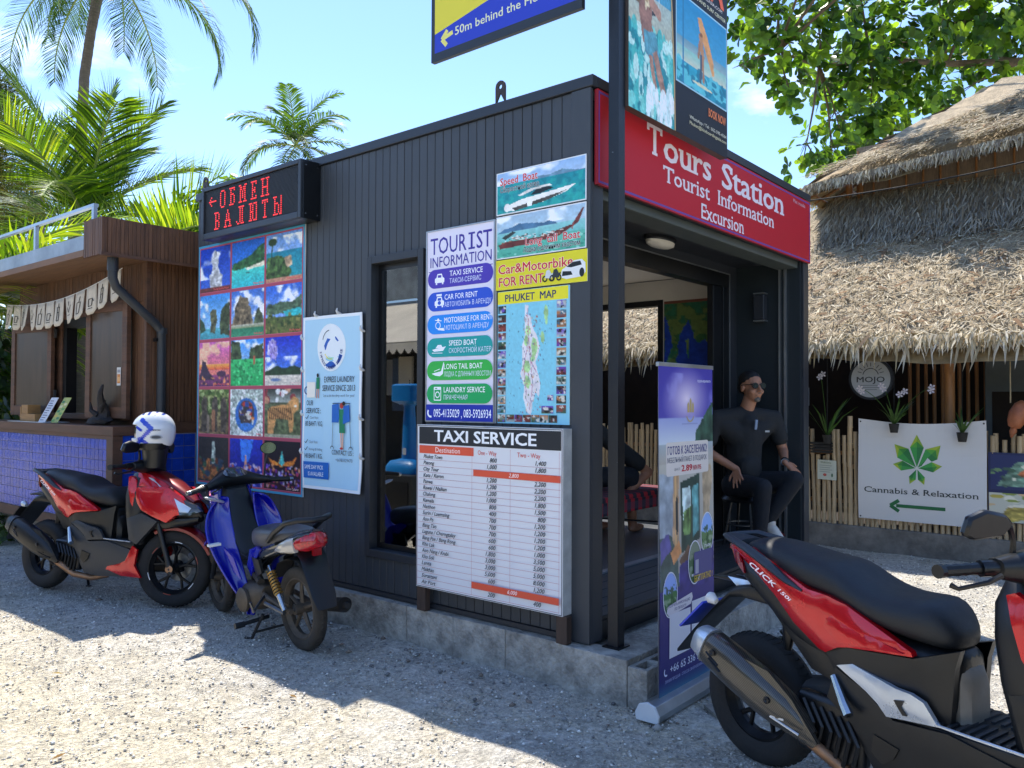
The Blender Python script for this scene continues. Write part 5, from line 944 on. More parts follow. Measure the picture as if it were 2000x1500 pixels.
for a in (.02, w-.02): P.ell(a, .02, .008, .008, '303030'); P.ell(a, .98, .008, .008, '303030')
P.build('cloth', m_matte, t)
t = thing('fence_notice', 'small pale notice card pinned on the bamboo canes', 'notice', (5.11, .56, .68)); P = Print((5.125, .575, .69), (0, -1, -.03)); P.rect(0, 0, .195, .205, 'bfc4b4'); P.k = 2; P.text('Welcome', .03, .17, .11, .02, '5a6a40', .01)
for i in range(4): P.rect(.02, .145-.022*i, .15-.02*(i % 2), .151-.022*i, '8a9288')
P.ell(.075, .05, .018, .015, 'b05048'); P.ell(.15, .05, .01, .02, '4a6a50'); P.build('card', m_matte, t)
# food poster right
def food(k):
    c = Can(50, 36, '2c3358' if k == 0 else 'b8b8a8')
    if k == 0: return c.poly([(.05,.9),(.3,.2),(.6,.1),(1,.15),(1,.95)], '5f7a68', .04, tex=.7).poly([(.3,.55),(.45,.3),(.9,.35),(1,.5),(1,.7),(.5,.75)], 'b06840', .03, tex=.6).ell(.75, .8, .14, .1, 'b8c878').spots(.2, .8, ['6a8a58', '3f5a48', 'd8d8c0'], 30, .04, 6).a
    return c.spots(0, 1, ['d8d4c0', 'a8983c', '7a8a3c', 'c8a878'], 50, .07, 7).poly([(.1,.9),(.2,.5),(.6,.4),(.9,.6),(1,1)], '9a8a48', .04, tex=.6).poly([(.6,.5),(.8,.2),(1,.3),(1,.6)], '6aa03c', .04, tex=.6).a
t, P = poster('food_poster', 'dark blue poster of grilled food on the bamboo fence, right of the leaf banner', 'poster', (5.115, -1.0, .40), LU, .75, .64, .006); P.rect(0, 0, .75, .64, '262c4c'); P.img(food(0), .02, .30, .7, .62); P.img(food(1), 0.005, .005, .7, .27); P.build('print', m_print, t)
# orchids in hanging pots
m_stem = mat('orchid_green', '3f5f24', .5, noise=(10, .3), transl=.3); m_pet = mat('white_petals', 'd8d0dc', .6, transl=.3); m_pot = mat('dark_pot', '26241f', .8, noise=(20, .3), bump=(40, .4))
def orchid(label, x, y, z, nst, hh, fl, bush):
    t = thing('orchid_pot', label, 'orchid', (x, y, z), group='orchid pots hanging along the bamboo fence')
    MB().lathe([(.035, -.09), (.05, 0), (.046, .0), (.03, -.03)], Matrix.Translation((x, y, z)), 12).build('pot', m_pot, t, smooth=.6); q = MB(); L_ = []; R_ = random.Random(int(y*100)+5)
    for i in range(bush):
        a = R_.random()*6.28; l = hh*(.35+.5*R_.random()); tip = Vector((x+.5*l*math.cos(a), y+.75*l*math.sin(a), z+l*(.6+.3*R_.random()))); b = Vector((x, y, z-.02)); mdl = b.lerp(tip, .5)+Vector((0, 0, .12*l)); w_ = .008+.006*R_.random(); sd = Vector((math.sin(a), -math.cos(a), 0))*w_
        if abs(sd.y) < .004: sd.y = .006
        q.add([b-sd*.5, b+sd*.5, mdl+sd, mdl-sd, tip], [(0, 1, 2, 3), (3, 2, 4)])
    q.build('leaves', m_stem, t); st = MB(); f = MB()
    for i in range(nst):
        a = (i-(nst-1)/2)*.5+R_.uniform(-.1, .1); tip = Vector((x-.06, y+a*.34*hh/.3, z+hh*(.85+.2*R_.random()))); pts = [Vector((x, y, z)).lerp(tip, k/5)+Vector((0, 0, .06*math.sin(k/5*math.pi))) for k in range(6)]; st.tube(pts, .0035, 5)
        for c in range(fl):
            p = tip+Vector((-.01*c, R_.uniform(-.03, .03)*(fl > 1), -.03*c))
            for j in range(5): b_ = 2*math.pi*j/5; f.add([p, p+Vector((-.006, .026*math.cos(b_-.45), .026*math.sin(b_-.45))), p+Vector((-.002, .038*math.cos(b_), .038*math.sin(b_))), p+Vector((-.006, .026*math.cos(b_+.45), .026*math.sin(b_+.45)))], [(0, 1, 2, 3)])
    if nst: st.build('stem', m_stem, t, smooth=1)
    if fl: f.build('flowers', m_pet, t)
    MB().tube([(x, y, z), (x+.02, y, 2.2)], .0025, 4).build('wire', m_black, t)
orchid('orchid with white flowers in a black pot in front of the banner, left', 5.05, -.2, 1.29, 4, .36, 2, 26); orchid('green orchid with one pale bloom in a dark pot, over the right of the banner', 5.05, -.80, 1.22, 0, .40, 0, 14)
orchid('small orchid with a single tall white bloom by the kiosk corner', 5.05, .45, 1.16, 1, .62, 2, 12); orchid('orchid with a white bloom seen through the kiosk doorway', 4.98, 1.75, 1.15, 1, .55, 2, 12)
t = thing('hanging_carving', 'orange-brown carved wooden gourd hanging on a rope by the fence', 'carving', (5.0, -1.22, 1.4)); q = MB(); q.lathe([(.01, .2), (.05, .16), (.075, .08), (.07, 0), (.05, -.05), (.025, -.06), (.03, -.09), (.012, -.14), (.004, -.15)], Matrix.Translation((5.0, -1.24, 1.33))@Matrix.Rotation(.25, 4, 'X'), 14); q.build('gourd', mat('carved_wood', '9a5a38', .5, noise=(12, .25)), t, smooth=1)
MB().tube([(5.0, -1.2, 1.5), (5.0, -1.2, 2.0)], .006, 6).build('rope', m_straw if 0 else mat('rope', '9a8a6a', .9), t)
t = thing('hanging_planter', 'dark open wooden planter on top of the bamboo canes', 'planter', (5.1, .52, .95)); q = MB()
for z in (.97, 1.0, 1.03, 1.06): q.box((5.04, .42, z), (5.055, .62, z+.02)).box((5.12, .42, z), (5.135, .62, z+.02))
q.build('slats', m_pot, t)
# ------------------------------------------------------------------ motorbikes
m_red = mat('red_metallic_paint', 'c8081a', .25, .35, noise=(3, .05), coat=.8); m_redd = mat('dark_red_paint', '7a0c14', .3, .2, coat=.6)
m_seat = mat('black_seat_vinyl', '191c20', .55, noise=(20, .1), bump=(160, .12)); m_lens = mat('smoked_lens', '3a3e42', .1, .3, coat=1); m_tail = mat('red_lens', '8a0c12', .12, coat=1)
m_gold = mat('tan_exhaust_pipe', 'a07a5c', .45, .6, noise=(12, .2)); m_rim = mat('black_alloy', '1c1d1f', .4, .5, noise=(16, .25)); m_mud = mat('dusty_black_rubber', '2c2a28', .75, noise=(9, .3))
m_silver = mat('silver_trim', 'c6ced8', .3, .6, noise=(6, .06)); m_sand = mat('dusty_panel', '8d8579', .7, noise=(5, .2))
# woven carbon look on the muffler
m_carb = mat('carbon_wrap', '3a3c3c', .3, .3, coat=.7); nt = m_carb.node_tree; N = nt.nodes.new; L = nt.links.new; b = nt.nodes['Principled BSDF']
tc = N('ShaderNodeTexCoord'); w_ = N('ShaderNodeTexWave'); w_.inputs['Scale'].default_value = 60; w_.bands_direction = 'DIAGONAL'; w_.inputs['Distortion'].default_value = .6; L(tc.outputs['Object'], w_.inputs[0]); r_ = N('ShaderNodeMapRange'); r_.inputs[3].default_value = .25; r_.inputs[4].default_value = 1.5; L(w_.outputs['Fac'], r_.inputs[0])
c_ = N('ShaderNodeRGB'); c_.outputs[0].default_value = lin('45423c'); v_ = N('ShaderNodeVectorMath'); v_.operation = 'SCALE'; L(c_.outputs[0], v_.inputs[0]); L(r_.outputs[0], v_.inputs['Scale']); L(v_.outputs[0], b.inputs['Base Color'])
RY = Matrix.Rotation(-math.pi/2, 4, 'X')
def B(mb, name, m, par, smooth=.7, **k): return mb.build(name, m, par, smooth=smooth, world=False, **k)
def wheel(par, x, R_, tw, m_r, nsp=5, steer=None, spoke='y', m_t=None, disc=None, stripe=False):
    w = bpy.data.objects.new('wheel', None); COL.objects.link(w); w.parent = par; w.location = (x, 0, R_); w.empty_display_size = .1
    if steer: w.rotation_euler = steer
    ri = R_-tw*.98; prof = [(ri, -tw*.36), (ri+tw*.2, -tw*.5), (R_-tw*.35, -tw*.52), (R_-tw*.12, -tw*.40), (R_-.004, -tw*.2), (R_, 0), (R_-.004, tw*.2), (R_-tw*.12, tw*.40), (R_-tw*.35, tw*.52), (ri+tw*.2, tw*.5), (ri, tw*.36)]
    t = B(MB().lathe(prof, RY, 64, True), 'tyre', m_t or m_tyre, w, .9)
    q = MB(); n = 52
    for i in range(n):
        a = 2*math.pi*i/n
        for s in (-1, 1):
            p = [Vector(((R_+dr)*math.cos(a+da), s*yy, (R_+dr)*math.sin(a+da))) for da, yy, dr in ((0, tw*.05, .0005), (.035, tw*.05, .0005), (.075, tw*.36, -.013), (.04, tw*.36, -.013))]
            p2 = [v*1 for v in p]
            q.add([v+Vector((v.x, 0, v.z)).normalized()*.0035 for v in p]+[v-Vector((v.x, 0, v.z)).normalized()*.01 for v in p], [(0, 1, 2, 3), (4, 7, 6, 5), (0, 4, 5, 1), (1, 5, 6, 2), (2, 6, 7, 3), (3, 7, 4, 0)])
    o = B(q, 'tread', m_t or m_tyre, t, None); o['kind'] = 'stuff'
    r = B(MB().lathe([(ri+.004, -tw*.38), (ri-.006, -tw*.40), (ri-.012, -tw*.3), (ri-.026, -tw*.12), (ri-.026, tw*.12), (ri-.012, tw*.3), (ri-.006, tw*.40), (ri+.004, tw*.38)], RY, 48, True), 'rim', m_r, w, .6)
    for i in range(nsp):
        a = 2*math.pi*i/nsp+.3; d = Vector((math.cos(a), 0, math.sin(a))); q = MB()
        if spoke == 'y':
            q.tube([d*.02, d*(ri*.5)], [.017, .012], 6)
            for s in (-.22, .22): e = Vector((math.cos(a+s), 0, math.sin(a+s))); q.tube([d*(ri*.46), e*(ri-.018)], [.011, .010], 6)
        else: q.tube([d*.02, d*(ri-.018)], [.016, .009], 6)
        B(q, 'spoke', m_r, w, .9)
    B(MB().lathe([(.0, -.055), (.032, -.055), (.036, -.02), (.036, .02), (.032, .055), (.0, .055)], RY, 20), 'hub', m_r, w, .7)
    if disc: B(MB().lathe([(.05, -.002), (disc, -.002), (disc, .002), (.05, .002)], Matrix.Translation((0, .05, 0))@RY, 36, True), 'brake_disc', m_steel, w, .5)
    if stripe:
        for i in range(6):
            a0 = i*math.pi/3+.2; q = MB(); k = 6
            for s in (-1, 1):
                vs = [Vector((rr*math.cos(a0+j*.05), s*(tw*.402+.002), rr*math.sin(a0+j*.05))) for j in range(k+1) for rr in (ri-.002, ri+.004)]; q.add(vs, [(2*j, 2*j+1, 2*j+3, 2*j+2) for j in range(k)])
            B(q, 'rim_stripe', m_white if i % 2 else m_redd, w, None)
    B(MB().lathe([(0, -.075), (.012, -.075), (.012, .075), (0, .075)], RY, 12), 'axle', m_chrome, w, .6); return w
def sec(x, z0, z1, hw, e=2.6, n=18): return ring((x, 0, (z0+z1)/2), (0, 1, 0), (0, 0, 1), hw, (z1-z0)/2, n, e)
def mirror_y(q):
    k = len(q.v); q.add([(x, -y, z) for x, y, z in q.v], [tuple(reversed(f)) for f in q.f]); return q
def scooter(label, loc, head, lean, steer, dark):
    """x forward, z up, right side (exhaust) is -y"""
    t = thing('scooter', label, 'scooter', loc, (lean, 0, head)); trim = m_greyp if dark else m_silver
    wheel(t, .02, .267, .105, m_rim, 5, m_t=m_mud if dark else m_tyre)
    # ---- front wheel, fork, mudguard turn with the bars
    st = Matrix.Translation((1.40, 0, .275))@Matrix.Rotation(steer, 4, Vector((-.42, 0, 1)).normalized()); F = bpy.data.objects.new('front_fork', None); COL.objects.link(F); F.parent = t; F.matrix_local = Matrix.Translation((0, 0, 0)); F.empty_display_size = .1
    F.location = (1.40, 0, .0); F.rotation_euler = (0, 0, steer)
    w = wheel(t, 1.40, .277, .092, m_rim, 5, (0, 0, steer), disc=.1, stripe=dark)
    for s in (-.075, .075): B(MB().tube([(0, s, .27), (-.10, s, .56), (-.18, s, .82)], [.021, .019, .017], 10).tube([(.012, s, .235), (-.02, s, .33)], .026, 10), 'fork_leg', m_blackp, F)
    q = MB(); ps = []
    for i in range(13):
        a = math.radians(22+i*8.2); r_ = .305; x, z = r_*math.cos(a), .277+r_*math.sin(a); hw = .03+.045*math.sin(i/12*2.2+.25)
        d = Vector((math.cos(a), 0, math.sin(a))); c = Vector((x, 0, z)); ps.append([c+Vector((0, y, 0))+d*k for y, k in ((-hw, -.03), (-hw, -.01), (-hw*.6, .010), (0, .018), (hw*.6, .010), (hw, -.01), (hw, -.03), (hw*.5, .0), (0, .008), (-hw*.5, .0))])
    q.loft(ps); B(q, 'front_mudguard', m_redd if dark else m_red, F)
    B(MB().lathe([(.0, 0), (.024, 0), (.028, .012), (.012, .016), (0, .012)], Matrix.Translation((0, -.085, .277))@Matrix.Rotation(math.pi/2, 4, 'X'), 18), 'axle_nut', m_gold, F)
    # ---- seat
    S = [(-.03, .865, .905, .05), (.02, .84, .932, .085), (.08, .82, .945, .105), (.19, .80, .938, .125), (.30, .785, .918, .14), (.38, .775, .912, .15), (.44, .765, .908, .155), (.50, .745, .872, .16), (.56, .725, .846, .163), (.64, .70, .828, .165), (.72, .687, .832, .16), (.78, .68, .84, .15), (.82, .675, .818, .13), (.855, .68, .765, .10), (.875, .69, .735, .05)]
    B(MB().loft([sec(x, a, b_, h, 2.9) for x, a, b_, h in S]), 'seat', m_seat, t, 1.0, sub=1)
    # ---- tail body under the seat
    S = [(-.10, .83, .885, .04, 2.2), (-.03, .76, .87, .09, 2.4), (.08, .70, .85, .12, 2.6), (.22, .60, .80, .145, 2.8), (.34, .53, .79, .15, 3), (.5, .47, .76, .15, 3), (.65, .46, .71, .15, 3), (.8, .45, .69, .14, 3), (.86, .45, .69, .115, 3), (.885, .5, .68, .06, 3)]
    B(MB().loft([sec(*s) for s in S]), 'body', m_blackp, t, .8, sub=1)
    B(MB().loft([sec(x, .40, z, h, 3.5) for x, z, h in ((.84, .66, .07), (.875, .64, .085), (.9, .6, .06))]), 'centre_post', m_blackp if dark else m_sand, t)
    # red side wing
    R_ = [(-.115, .875, .045), (-.07, .905, .07), (.06, .905, .118), (.35, .80, .155), (.44, .795, .165), (.52, .778, .17), (.76, .672, .172), (.765, .658, .172), (.62, .643, .178), (.53, .632, .178), (.49, .622, .176), (.43, .587, .16), (.40, .593, .158), (.285, .662, .15), (.2, .737, .14), (.055, .827, .11), (-.06, .86, .06)]
    B(cushion(MB(), [(x, z, y) for x, z, y in R_], .03, .02, .028, fall=.035), 'side_panel', m_red, t, .8)
    B(cushion(MB(), [(.40, .70, .172), (.47, .735, .178), (.74, .664, .186), (.60, .655, .192), (.50, .645, .19)], .02, .010, .03, fall=.02), 'side_panel', m_red, t, .5)
    B(cushion(MB(), [(-.135, .885, .02), (-.075, .90, .06), (-.0, .83, .10), (.02, .795, .115), (-.05, .825, .08)], .02, .008, .02), 'tail_light', m_tail, t)
    B(cushion(MB(), [(.2, .725, .12), (.40, .585, .14), (.44, .56, .14), (.50, .60, .15), (.55, .46, .14), (.35, .5, .13), (.12, .70, .1)], .03, .005, .04), 'under_panel', m_blackp, t)
    # lower side panel
    B(cushion(MB(), [(.43, .585, .155), (.52, .628, .172), (.62, .638, .172), (.765, .652, .17), (.895, .70, .12), (.878, .64, .12), (.862, .45, .12), (.60, .43, .15), (.48, .50, .155)], .03, .010, .035), 'lower_panel', m_blackp, t, .6)
    # grab rail
    q = MB(); 
    for s in (-1, 1):
        q.tube([(-.145, 0, .925), (-.135, s*.045, .925), (-.08, s*.095, .93), (.05, s*.135, .905), (.16, s*.152, .865), (.26, s*.158, .815), (.33, s*.16, .79)], [.012, .014, .018, .022, .024, .016, .006], 8, flat=.7)
    q.loft([ring((x, 0, z), (0, 1, 0), (0, 0, 1), w_, h_, 10) for x, z, w_, h_ in ((-.15, .922, .03, .01), (-.11, .915, .075, .014), (-.04, .905, .08, .016))]); B(q, 'grab_rail', m_greyp, t, 1)
    # rear mudguard and plate holder
    B(MB().loft([ring((x, 0, z), (0, 1, 0), (.5, 0, .8), w_, h_, 12, 3.5) for x, z, w_, h_ in ((.12, .70, .07, .04), (.0, .71, .08, .045), (-.08, .695, .085, .04), (-.16, .62, .09, .03), (-.28, .50, .085, .015), (-.40, .375, .07, .008), (-.42, .355, .05, .005))]), 'rear_mudguard', m_blackp, t)
    B(MB().tube([(.02, 0, .73), (-.12, 0, .735), (-.24, 0, .725)], [.035, .03, .012], 10, flat=.5), 'plate_bracket', m_black, t)
    B(MB().tube([(-.10, 0, .715), (-.10, 0, .68)], .016, 8), 'plate_lamp', m_chrome, t)
    if not dark: B(cushion(MB(), [(-.14, .745, .03), (-.02, .75, .045), (.02, .73, .05), (-.06, .725, .05), (-.02, .70, .05), (-.05, .70, .05), (-.11, .735, .04)], .006, .002, .02), 'bracket_trim', m_silver, t)
    B(MB().box((-.005, -.11, -.1), (.004, .11, .09), Matrix.Translation((-.275, 0, .565))@Matrix.Rotation(.8, 4, 'Y')), 'number_plate', m_blackp if dark else mat('blue_plate', '1a3cc0', .3), t)
    for s in (-1, 1): B(MB().lathe([(.0, -.03), (.014, -.03), (.026, 0), (.02, .016), (0, .022)], Matrix.Translation((-.17, s*.10, .655))@Matrix.Rotation(-1.2, 4, 'Y'), 12), 'indicator', m_silver if dark else m_white, t)
    # shock absorber
    q = MB().tube([(-.01, .10, .32), (.10, .12, .66)], .013, 8)
    for i in range(7): z = i/7; q.lathe([(.024, -.006), (.03, 0), (.024, .006)], Matrix.Translation((.02+.07*z, .105, .40+.22*z))@Matrix.Rotation(.3, 4, 'Y'), 14)
    B(q, 'shock_absorber', m_black, t)
    B(MB().tube([(.20, -.05, .70), (.20, -.06, .60), (.19, -.06, .52)], [.03, .028, .016], 10), 'rubber_boot', m_black, t)
    # engine and transmission
    q = MB(); q.loft([ring((x, y, z), (0, 1, 0), (0, 0, 1), w_, h_, 12, 3) for x, y, z, w_, h_ in ((-.03, .07, .28, .03, .05), (.05, .07, .3, .04, .07), (.3, .07, .33, .05, .09), (.5, .05, .33, .09, .10), (.62, 0, .32, .10, .09), (.66, 0, .32, .07, .06))]); B(q, 'engine', m_greyp, t)
    B(MB().loft([ring((x, 0, z), (0, 1, 0), (0, 0, 1), .1, h_, 12, 3.5) for x, z, h_ in ((.28, .36, .07), (.40, .36, .12), (.56, .36, .12), (.62, .36, .08))]), 'crankcase', m_mud, t)
    for i in range(6):
        x = .34+i*.036; z = .395-i*.006; q = MB().tube([(x, -.165, z), (x+.05, -.175, z-.07), (x+.02, -.165, z-.17)], .0085, 5, flat=1.0); B(q, 'cooling_fin', m_blackp, t, .5)
    B(MB().box((.30, -.16, .20), (.58, -.10, .42)), 'radiator_cover', m_black, t, .5, bevel=.02)
    # exhaust
    a, b_ = Vector((-.065, -.225, .50)), Vector((.385, -.205, .30)); ax = (b_-a).normalized(); upv = Vector((0, 1, 0)).cross(ax); upv = upv if upv.z > 0 else -upv; mm_ = m_blackp if dark else m_carb
    rg = [ring(a+ax*d, Vector((0, 1, 0)), upv, r1, r2, 18, 3.0) for d, r1, r2 in ((.0, .048, .063), (.02, .053, .074), (.15, .058, .079), (.30, .058, .079), (.39, .052, .070), (.46, .040, .045), (.52, .020, .016))]; B(MB().loft(rg), 'muffler', mm_, t, .9)
    cap = [ring(a+ax*d, Vector((0, 1, 0)), upv+ax*0, r1, r2, 18, 3.0) for d, r1, r2 in ((-.065, .034, .040), (-.054, .048, .058), (-.012, .052, .068), (.003, .056, .077))]; B(MB().loft(cap), 'muffler_cap', m_greyp if dark else m_silver, t, .9)
    B(MB().lathe([(0, 0), (.018, 0), (.018, .01), (0, .01)], Matrix.Translation(a-ax*.058)@ax.to_track_quat('Z', 'Y').to_matrix().to_4x4(), 12), 'outlet', m_black, t)
    for d in (.06, .34): B(MB().lathe([(.0, 0), (.013, 0), (.013, .006), (.006, .008), (0, .004)], Matrix.Translation(a+ax*d+Vector((0, -.056, 0))+upv*.02)@Matrix.Rotation(math.pi/2, 4, 'X'), 12), 'bolt', m_black, t)
    for k in (0, 1): B(MB().tube([a+ax*(.03+.02*k)+Vector((0, -.054, 0))-upv*(.0+.016*k), a+ax*(.10+.02*k)+Vector((0, -.057, 0))-upv*(.012+.016*k)], .0045, 5), 'slot', m_black, t)
    B(MB().tube([a+ax*.42+Vector((0, -.045, -.005)), a+ax*.36+Vector((0, -.052, -.03)), a+ax*.48+Vector((0, -.035, -.02))], .005, 6), 'guard_edge', m_silver if not dark else m_black, t)
    # heat guard sweeping round to the front
    B(cushion(MB(), [(.12, .50, .245), (.24, .48, .245), (.34, .40, .235), (.44, .27, .225), (.42, .25, .225), (.30, .28, .24), (.22, .40, .245)], .02, .010, .03, (-1,)), 'heat_guard', mm_, t, .8)
    B(MB().tube([b_+Vector((-.05, 0, -.01)), (.42, -.18, .235), (.52, -.14, .17), (.64, -.08, .145), (.75, -.03, .17)], [.02, .022, .024, .022, .02], 10), 'exhaust_pipe', m_gold, t)
    # foot peg and its bracket
    B(MB().tube([(.47, -.17, .515), (.53, -.2, .44), (.56, -.215, .41)], [.012, .017, .019], 8), 'foot_peg', m_chrome, t)
    # trim blade
    B(cushion(MB(), [(.484, .556, .172), (.546, .577, .172), (.711, .541, .182), (.762, .538, .182), (.805, .521, .178), (.848, .455, .17), (.74, .445, .178), (.677, .437, .18), (.644, .471, .18), (.60, .50, .178)], .02, .010, .025), 'trim_blade', trim, t, .5)
    B(cushion(MB(), [(.71, .505, .192), (.745, .512, .192), (.735, .49, .192), (.755, .465, .190), (.74, .462, .190), (.72, .49, .192)], .006, .001, .02), 'trim_slot', m_black, t, .5)
    B(cushion(MB(), [(.475, .545, .165), (.59, .50, .172), (.64, .465, .175), (.70, .43, .178), (.88, .445, .175), (1.07, .41, .17), (1.12, .40, .168), (1.15, .31, .165), (1.19, .215, .15), (1.03, .20, .15), (.80, .18, .15), (.64, .19, .15), (.60, .26, .16), (.54, .36, .165), (.44, .43, .165)], .04, .008, .04), 'lower_fairing', m_blackp if not dark else m_greyp, t, .6)
    B(cushion(MB(), [(.63, .36, .178), (.72, .34, .178), (.70, .30, .178), (.66, .27, .178), (.62, .30, .178)], .004, .001, .03), 'vent', m_black, t, .5)
    if dark: B(cushion(MB(), [(.82, .253, .162), (1.02, .30, .165), (1.08, .315, .17), (1.15, .43, .175), (1.195, .405, .17), (1.17, .29, .165), (1.225, .205, .15), (1.04, .205, .158)], .015, .008, .03), 'lower_red_panel', m_red, t, .6)
    # floor board with ribs
    B(MB().loft([sec(x, .40, z, h, 6) for x, z, h in ((.70, .455, .155), (.9, .452, .165), (1.08, .452, .165), (1.15, .47, .16))]), 'floorboard', m_blackp, t, .4)
    for i in range(9): x = .80+i*.03; B(MB().box((x, -.14, .452), (x+.012, -.02, .458)).box((x, .02, .452), (x+.012, .14, .458)), 'floor_rib', m_greyp, t, None)
    B(MB().tube([(.72, -.162, .46), (.95, -.17, .458), (1.12, -.168, .456)], .005, 6), 'floor_edge', m_silver, t)
    # leg shield and front
    S = [(1.00, .44, .13, .0), (1.03, .62, .15, .0)]
    B(MB().loft([ring((x, 0, z), (0, 1, 0), (1, 0, .25), w_, d_, 16, 3.4) for x, z, w_, d_ in ((1.11, .42, .13, .06), (1.11, .52, .15, .07), (1.10, .66, .17, .09), (1.09, .80, .17, .10), (1.08, .90, .14, .10), (1.08, .96, .10, .08))]), 'leg_shield', m_blackp, t, .8)
    B(MB().loft([ring((x, 0, z), (0, 1, 0), (.25, 0, 1), w_, d_, 16, 2.6) for x, z, w_, d_ in ((1.12, .72, .14, .16), (1.25, .74, .14, .13), (1.38, .73, .12, .11), (1.50, .71, .085, .085), (1.60, .675, .04, .045), (1.63, .66, .01, .01))]), 'front_body', m_blackp, t, .8)
    B(cushion(MB(), [(1.105, .82, .155), (1.15, .85, .16), (1.30, .862, .14), (1.41, .86, .125), (1.51, .80, .10), (1.60, .68, .085), (1.49, .665, .12), (1.42, .61, .135), (1.30, .65, .155), (1.20, .69, .165), (1.13, .76, .16)], .03, .016, .03), 'front_panel', m_red, t, .7)
    B(cushion(MB(), [(1.09, .965, .11), (1.20, .945, .105), (1.34, .89, .09), (1.46, .815, .075), (1.40, .80, .10), (1.28, .853, .135), (1.13, .858, .15)], .025, .014, .03), 'upper_panel', m_red, t, .7)
    B(MB().loft([ring((x, 0, z), (0, 1, 0), (.3, 0, 1), w_, d_, 14, 2.4) for x, z, w_, d_ in ((1.10, .95, .09, .03), (1.2, .935, .095, .03), (1.34, .885, .085, .03), (1.48, .81, .065, .03), (1.57, .755, .035, .02))]), 'nose', m_redd if dark else m_red, t, .9)
    B(cushion(MB(), [(1.055, .92, .165), (1.08, .93, .165), (1.12, .90, .15), (1.14, .80, .16), (1.12, .70, .165), (1.10, .74, .175), (1.075, .84, .18)], .03, .008, .03), 'shield_edge', m_red, t)
    B(cushion(MB(), [(1.20, .925, .118), (1.245, .915, .115), (1.38, .83, .118), (1.33, .835, .125)], .012, .006, .02), 'daytime_lamp', m_silver, t)
    B(cushion(MB(), [(1.46, .80, .112), (1.62, .74, .06), (1.66, .70, .045), (1.60, .67, .09), (1.53, .67, .12)], .02, .010, .02), 'headlight', m_lens, t)
    B(cushion(MB(), [(1.475, .785, .125), (1.60, .72, .085), (1.59, .69, .10), (1.53, .69, .12)], .004, .006, .02), 'headlight_reflector', m_silver, t)
    B(cushion(MB(), [(1.06, .62, .165), (1.215, .667, .172), (1.35, .615, .15), (1.26, .53, .15), (1.17, .44, .16), (1.10, .47, .165)], .03, .010, .03), 'side_deflector', m_greyp if dark else m_blackp, t, .5)
    B(MB().loft([ring((x, 0, z), (0, 1, 0), (.2, 0, 1), w_, d_, 12, 3) for x, z, w_, d_ in ((1.25, .58, .12, .05), (1.4, .60, .11, .05), (1.54, .62, .07, .035), (1.62, .64, .03, .02))]), 'beak', m_black, t)
    # handlebar
    Hh = bpy.data.objects.new('handlebar', None); COL.objects.link(Hh); Hh.parent = t; Hh.location = (1.12, 0, 0); Hh.rotation_euler = (0, 0, steer)
    def hb_(mb, nm, m_, sm=.8): return B(mb, nm, m_, Hh, sm)
    hb_(MB().loft([ring((x, y, z), (1, 0, 0), (0, 0, 1), rx, rz, 12, 2.6) for x, y, z, rx, rz in ((-.06, -.2, 1.0, .03, .03), (-.03, -.14, 1.0, .045, .045), (.0, -.05, 1.005, .06, .06), (.0, .05, 1.005, .06, .06), (-.03, .14, 1.0, .045, .045), (-.06, .2, 1.0, .03, .03))]), 'handlebar_cover', m_black)
    hb_(MB().loft([ring((x, 0, z), (0, 1, 0), (.5, 0, 1), w_, d_, 12, 2.4) for x, z, w_, d_ in ((-.05, .90, .06, .05), (0, .96, .09, .06), (.04, 1.02, .08, .035))]), 'column_cover', m_black)
    for s in (-1, 1):
        hb_(MB().tube([(-.065, s*.19, 1.0), (-.085, s*.235, .998)], .026, 10), 'switch_housing', m_black); g = [(-.085+(-.04)*k/8, s*(.235+.12*k/8), .998-.004*k/8) for k in range(9)]
        hb_(MB().tube(g, [.0175+.002*(k % 2) for k in range(9)], 10).lathe([(0, 0), (.021, 0), (.021, .02), (0, .02)], Matrix.Translation(g[-1])@Matrix.Rotation(-s*math.pi/2, 4, 'X'), 12), 'grip', m_blackp, .5)
        hb_(MB().tube([(-.03, s*.215, .985), (-.045, s*.26, .965), (-.09, s*.33, .945), (-.105, s*.345, .955)], [.009, .008, .007, .009], 6), 'brake_lever', m_black)
        hb_(MB().tube([(-.05, s*.13, 1.02), (-.05, s*.125, 1.08), (-.045, s*.15, 1.12), (-.04, s*.205, 1.14)], [.011, .009, .010, .012], 6), 'mirror_stem', m_black)
        M = Matrix.Translation((-.045, s*.275, 1.145))@Matrix.Rotation(s*.25, 4, 'Z')@Matrix.Rotation(.15, 4, 'Y'); pol = [(-.082, .0), (-.05, -.038), (.055, -.046), (.088, -.03), (.075, .022), (.02, .044), (-.05, .03)]
        if s < 0: pol = [(-a, b) for a, b in reversed(pol)]
        MM = M@Matrix(((0, 0, 1, 0), (1, 0, 0, 0), (0, 1, 0, 0), (0, 0, 0, 1)))
        mo = hb_(MB().prism(pol, .03, MM), 'mirror', m_black, .5); mo.modifiers.new('bevel', 'BEVEL').width = .008; g_ = B(MB().prism([(a*.9, b*.88) for a, b in pol], .002, MM@Matrix.Translation((0, 0, -.002))), 'mirror_glass', m_mirror if dark else m_lens, mo, None)
    B(MB().tube([(.30, .12, .24), (.26, .2, .02)], .011, 8).lathe([(0, 0), (.022, 0), (.022, .006), (0, .006)], Matrix.Translation((.26, .2, .008)), 10), 'side_stand', m_black, t)
    P = Print((.085, -.152, .845), (1, -.10, -.50), (.40, -.05, 1)); P.k = 16; P.text('CLICK', 0, .0, .15, .02, 'e4dce0', .04, .35); P.text('150i', .165, .002, .07, .015, 'e4dce0', .03, .35)
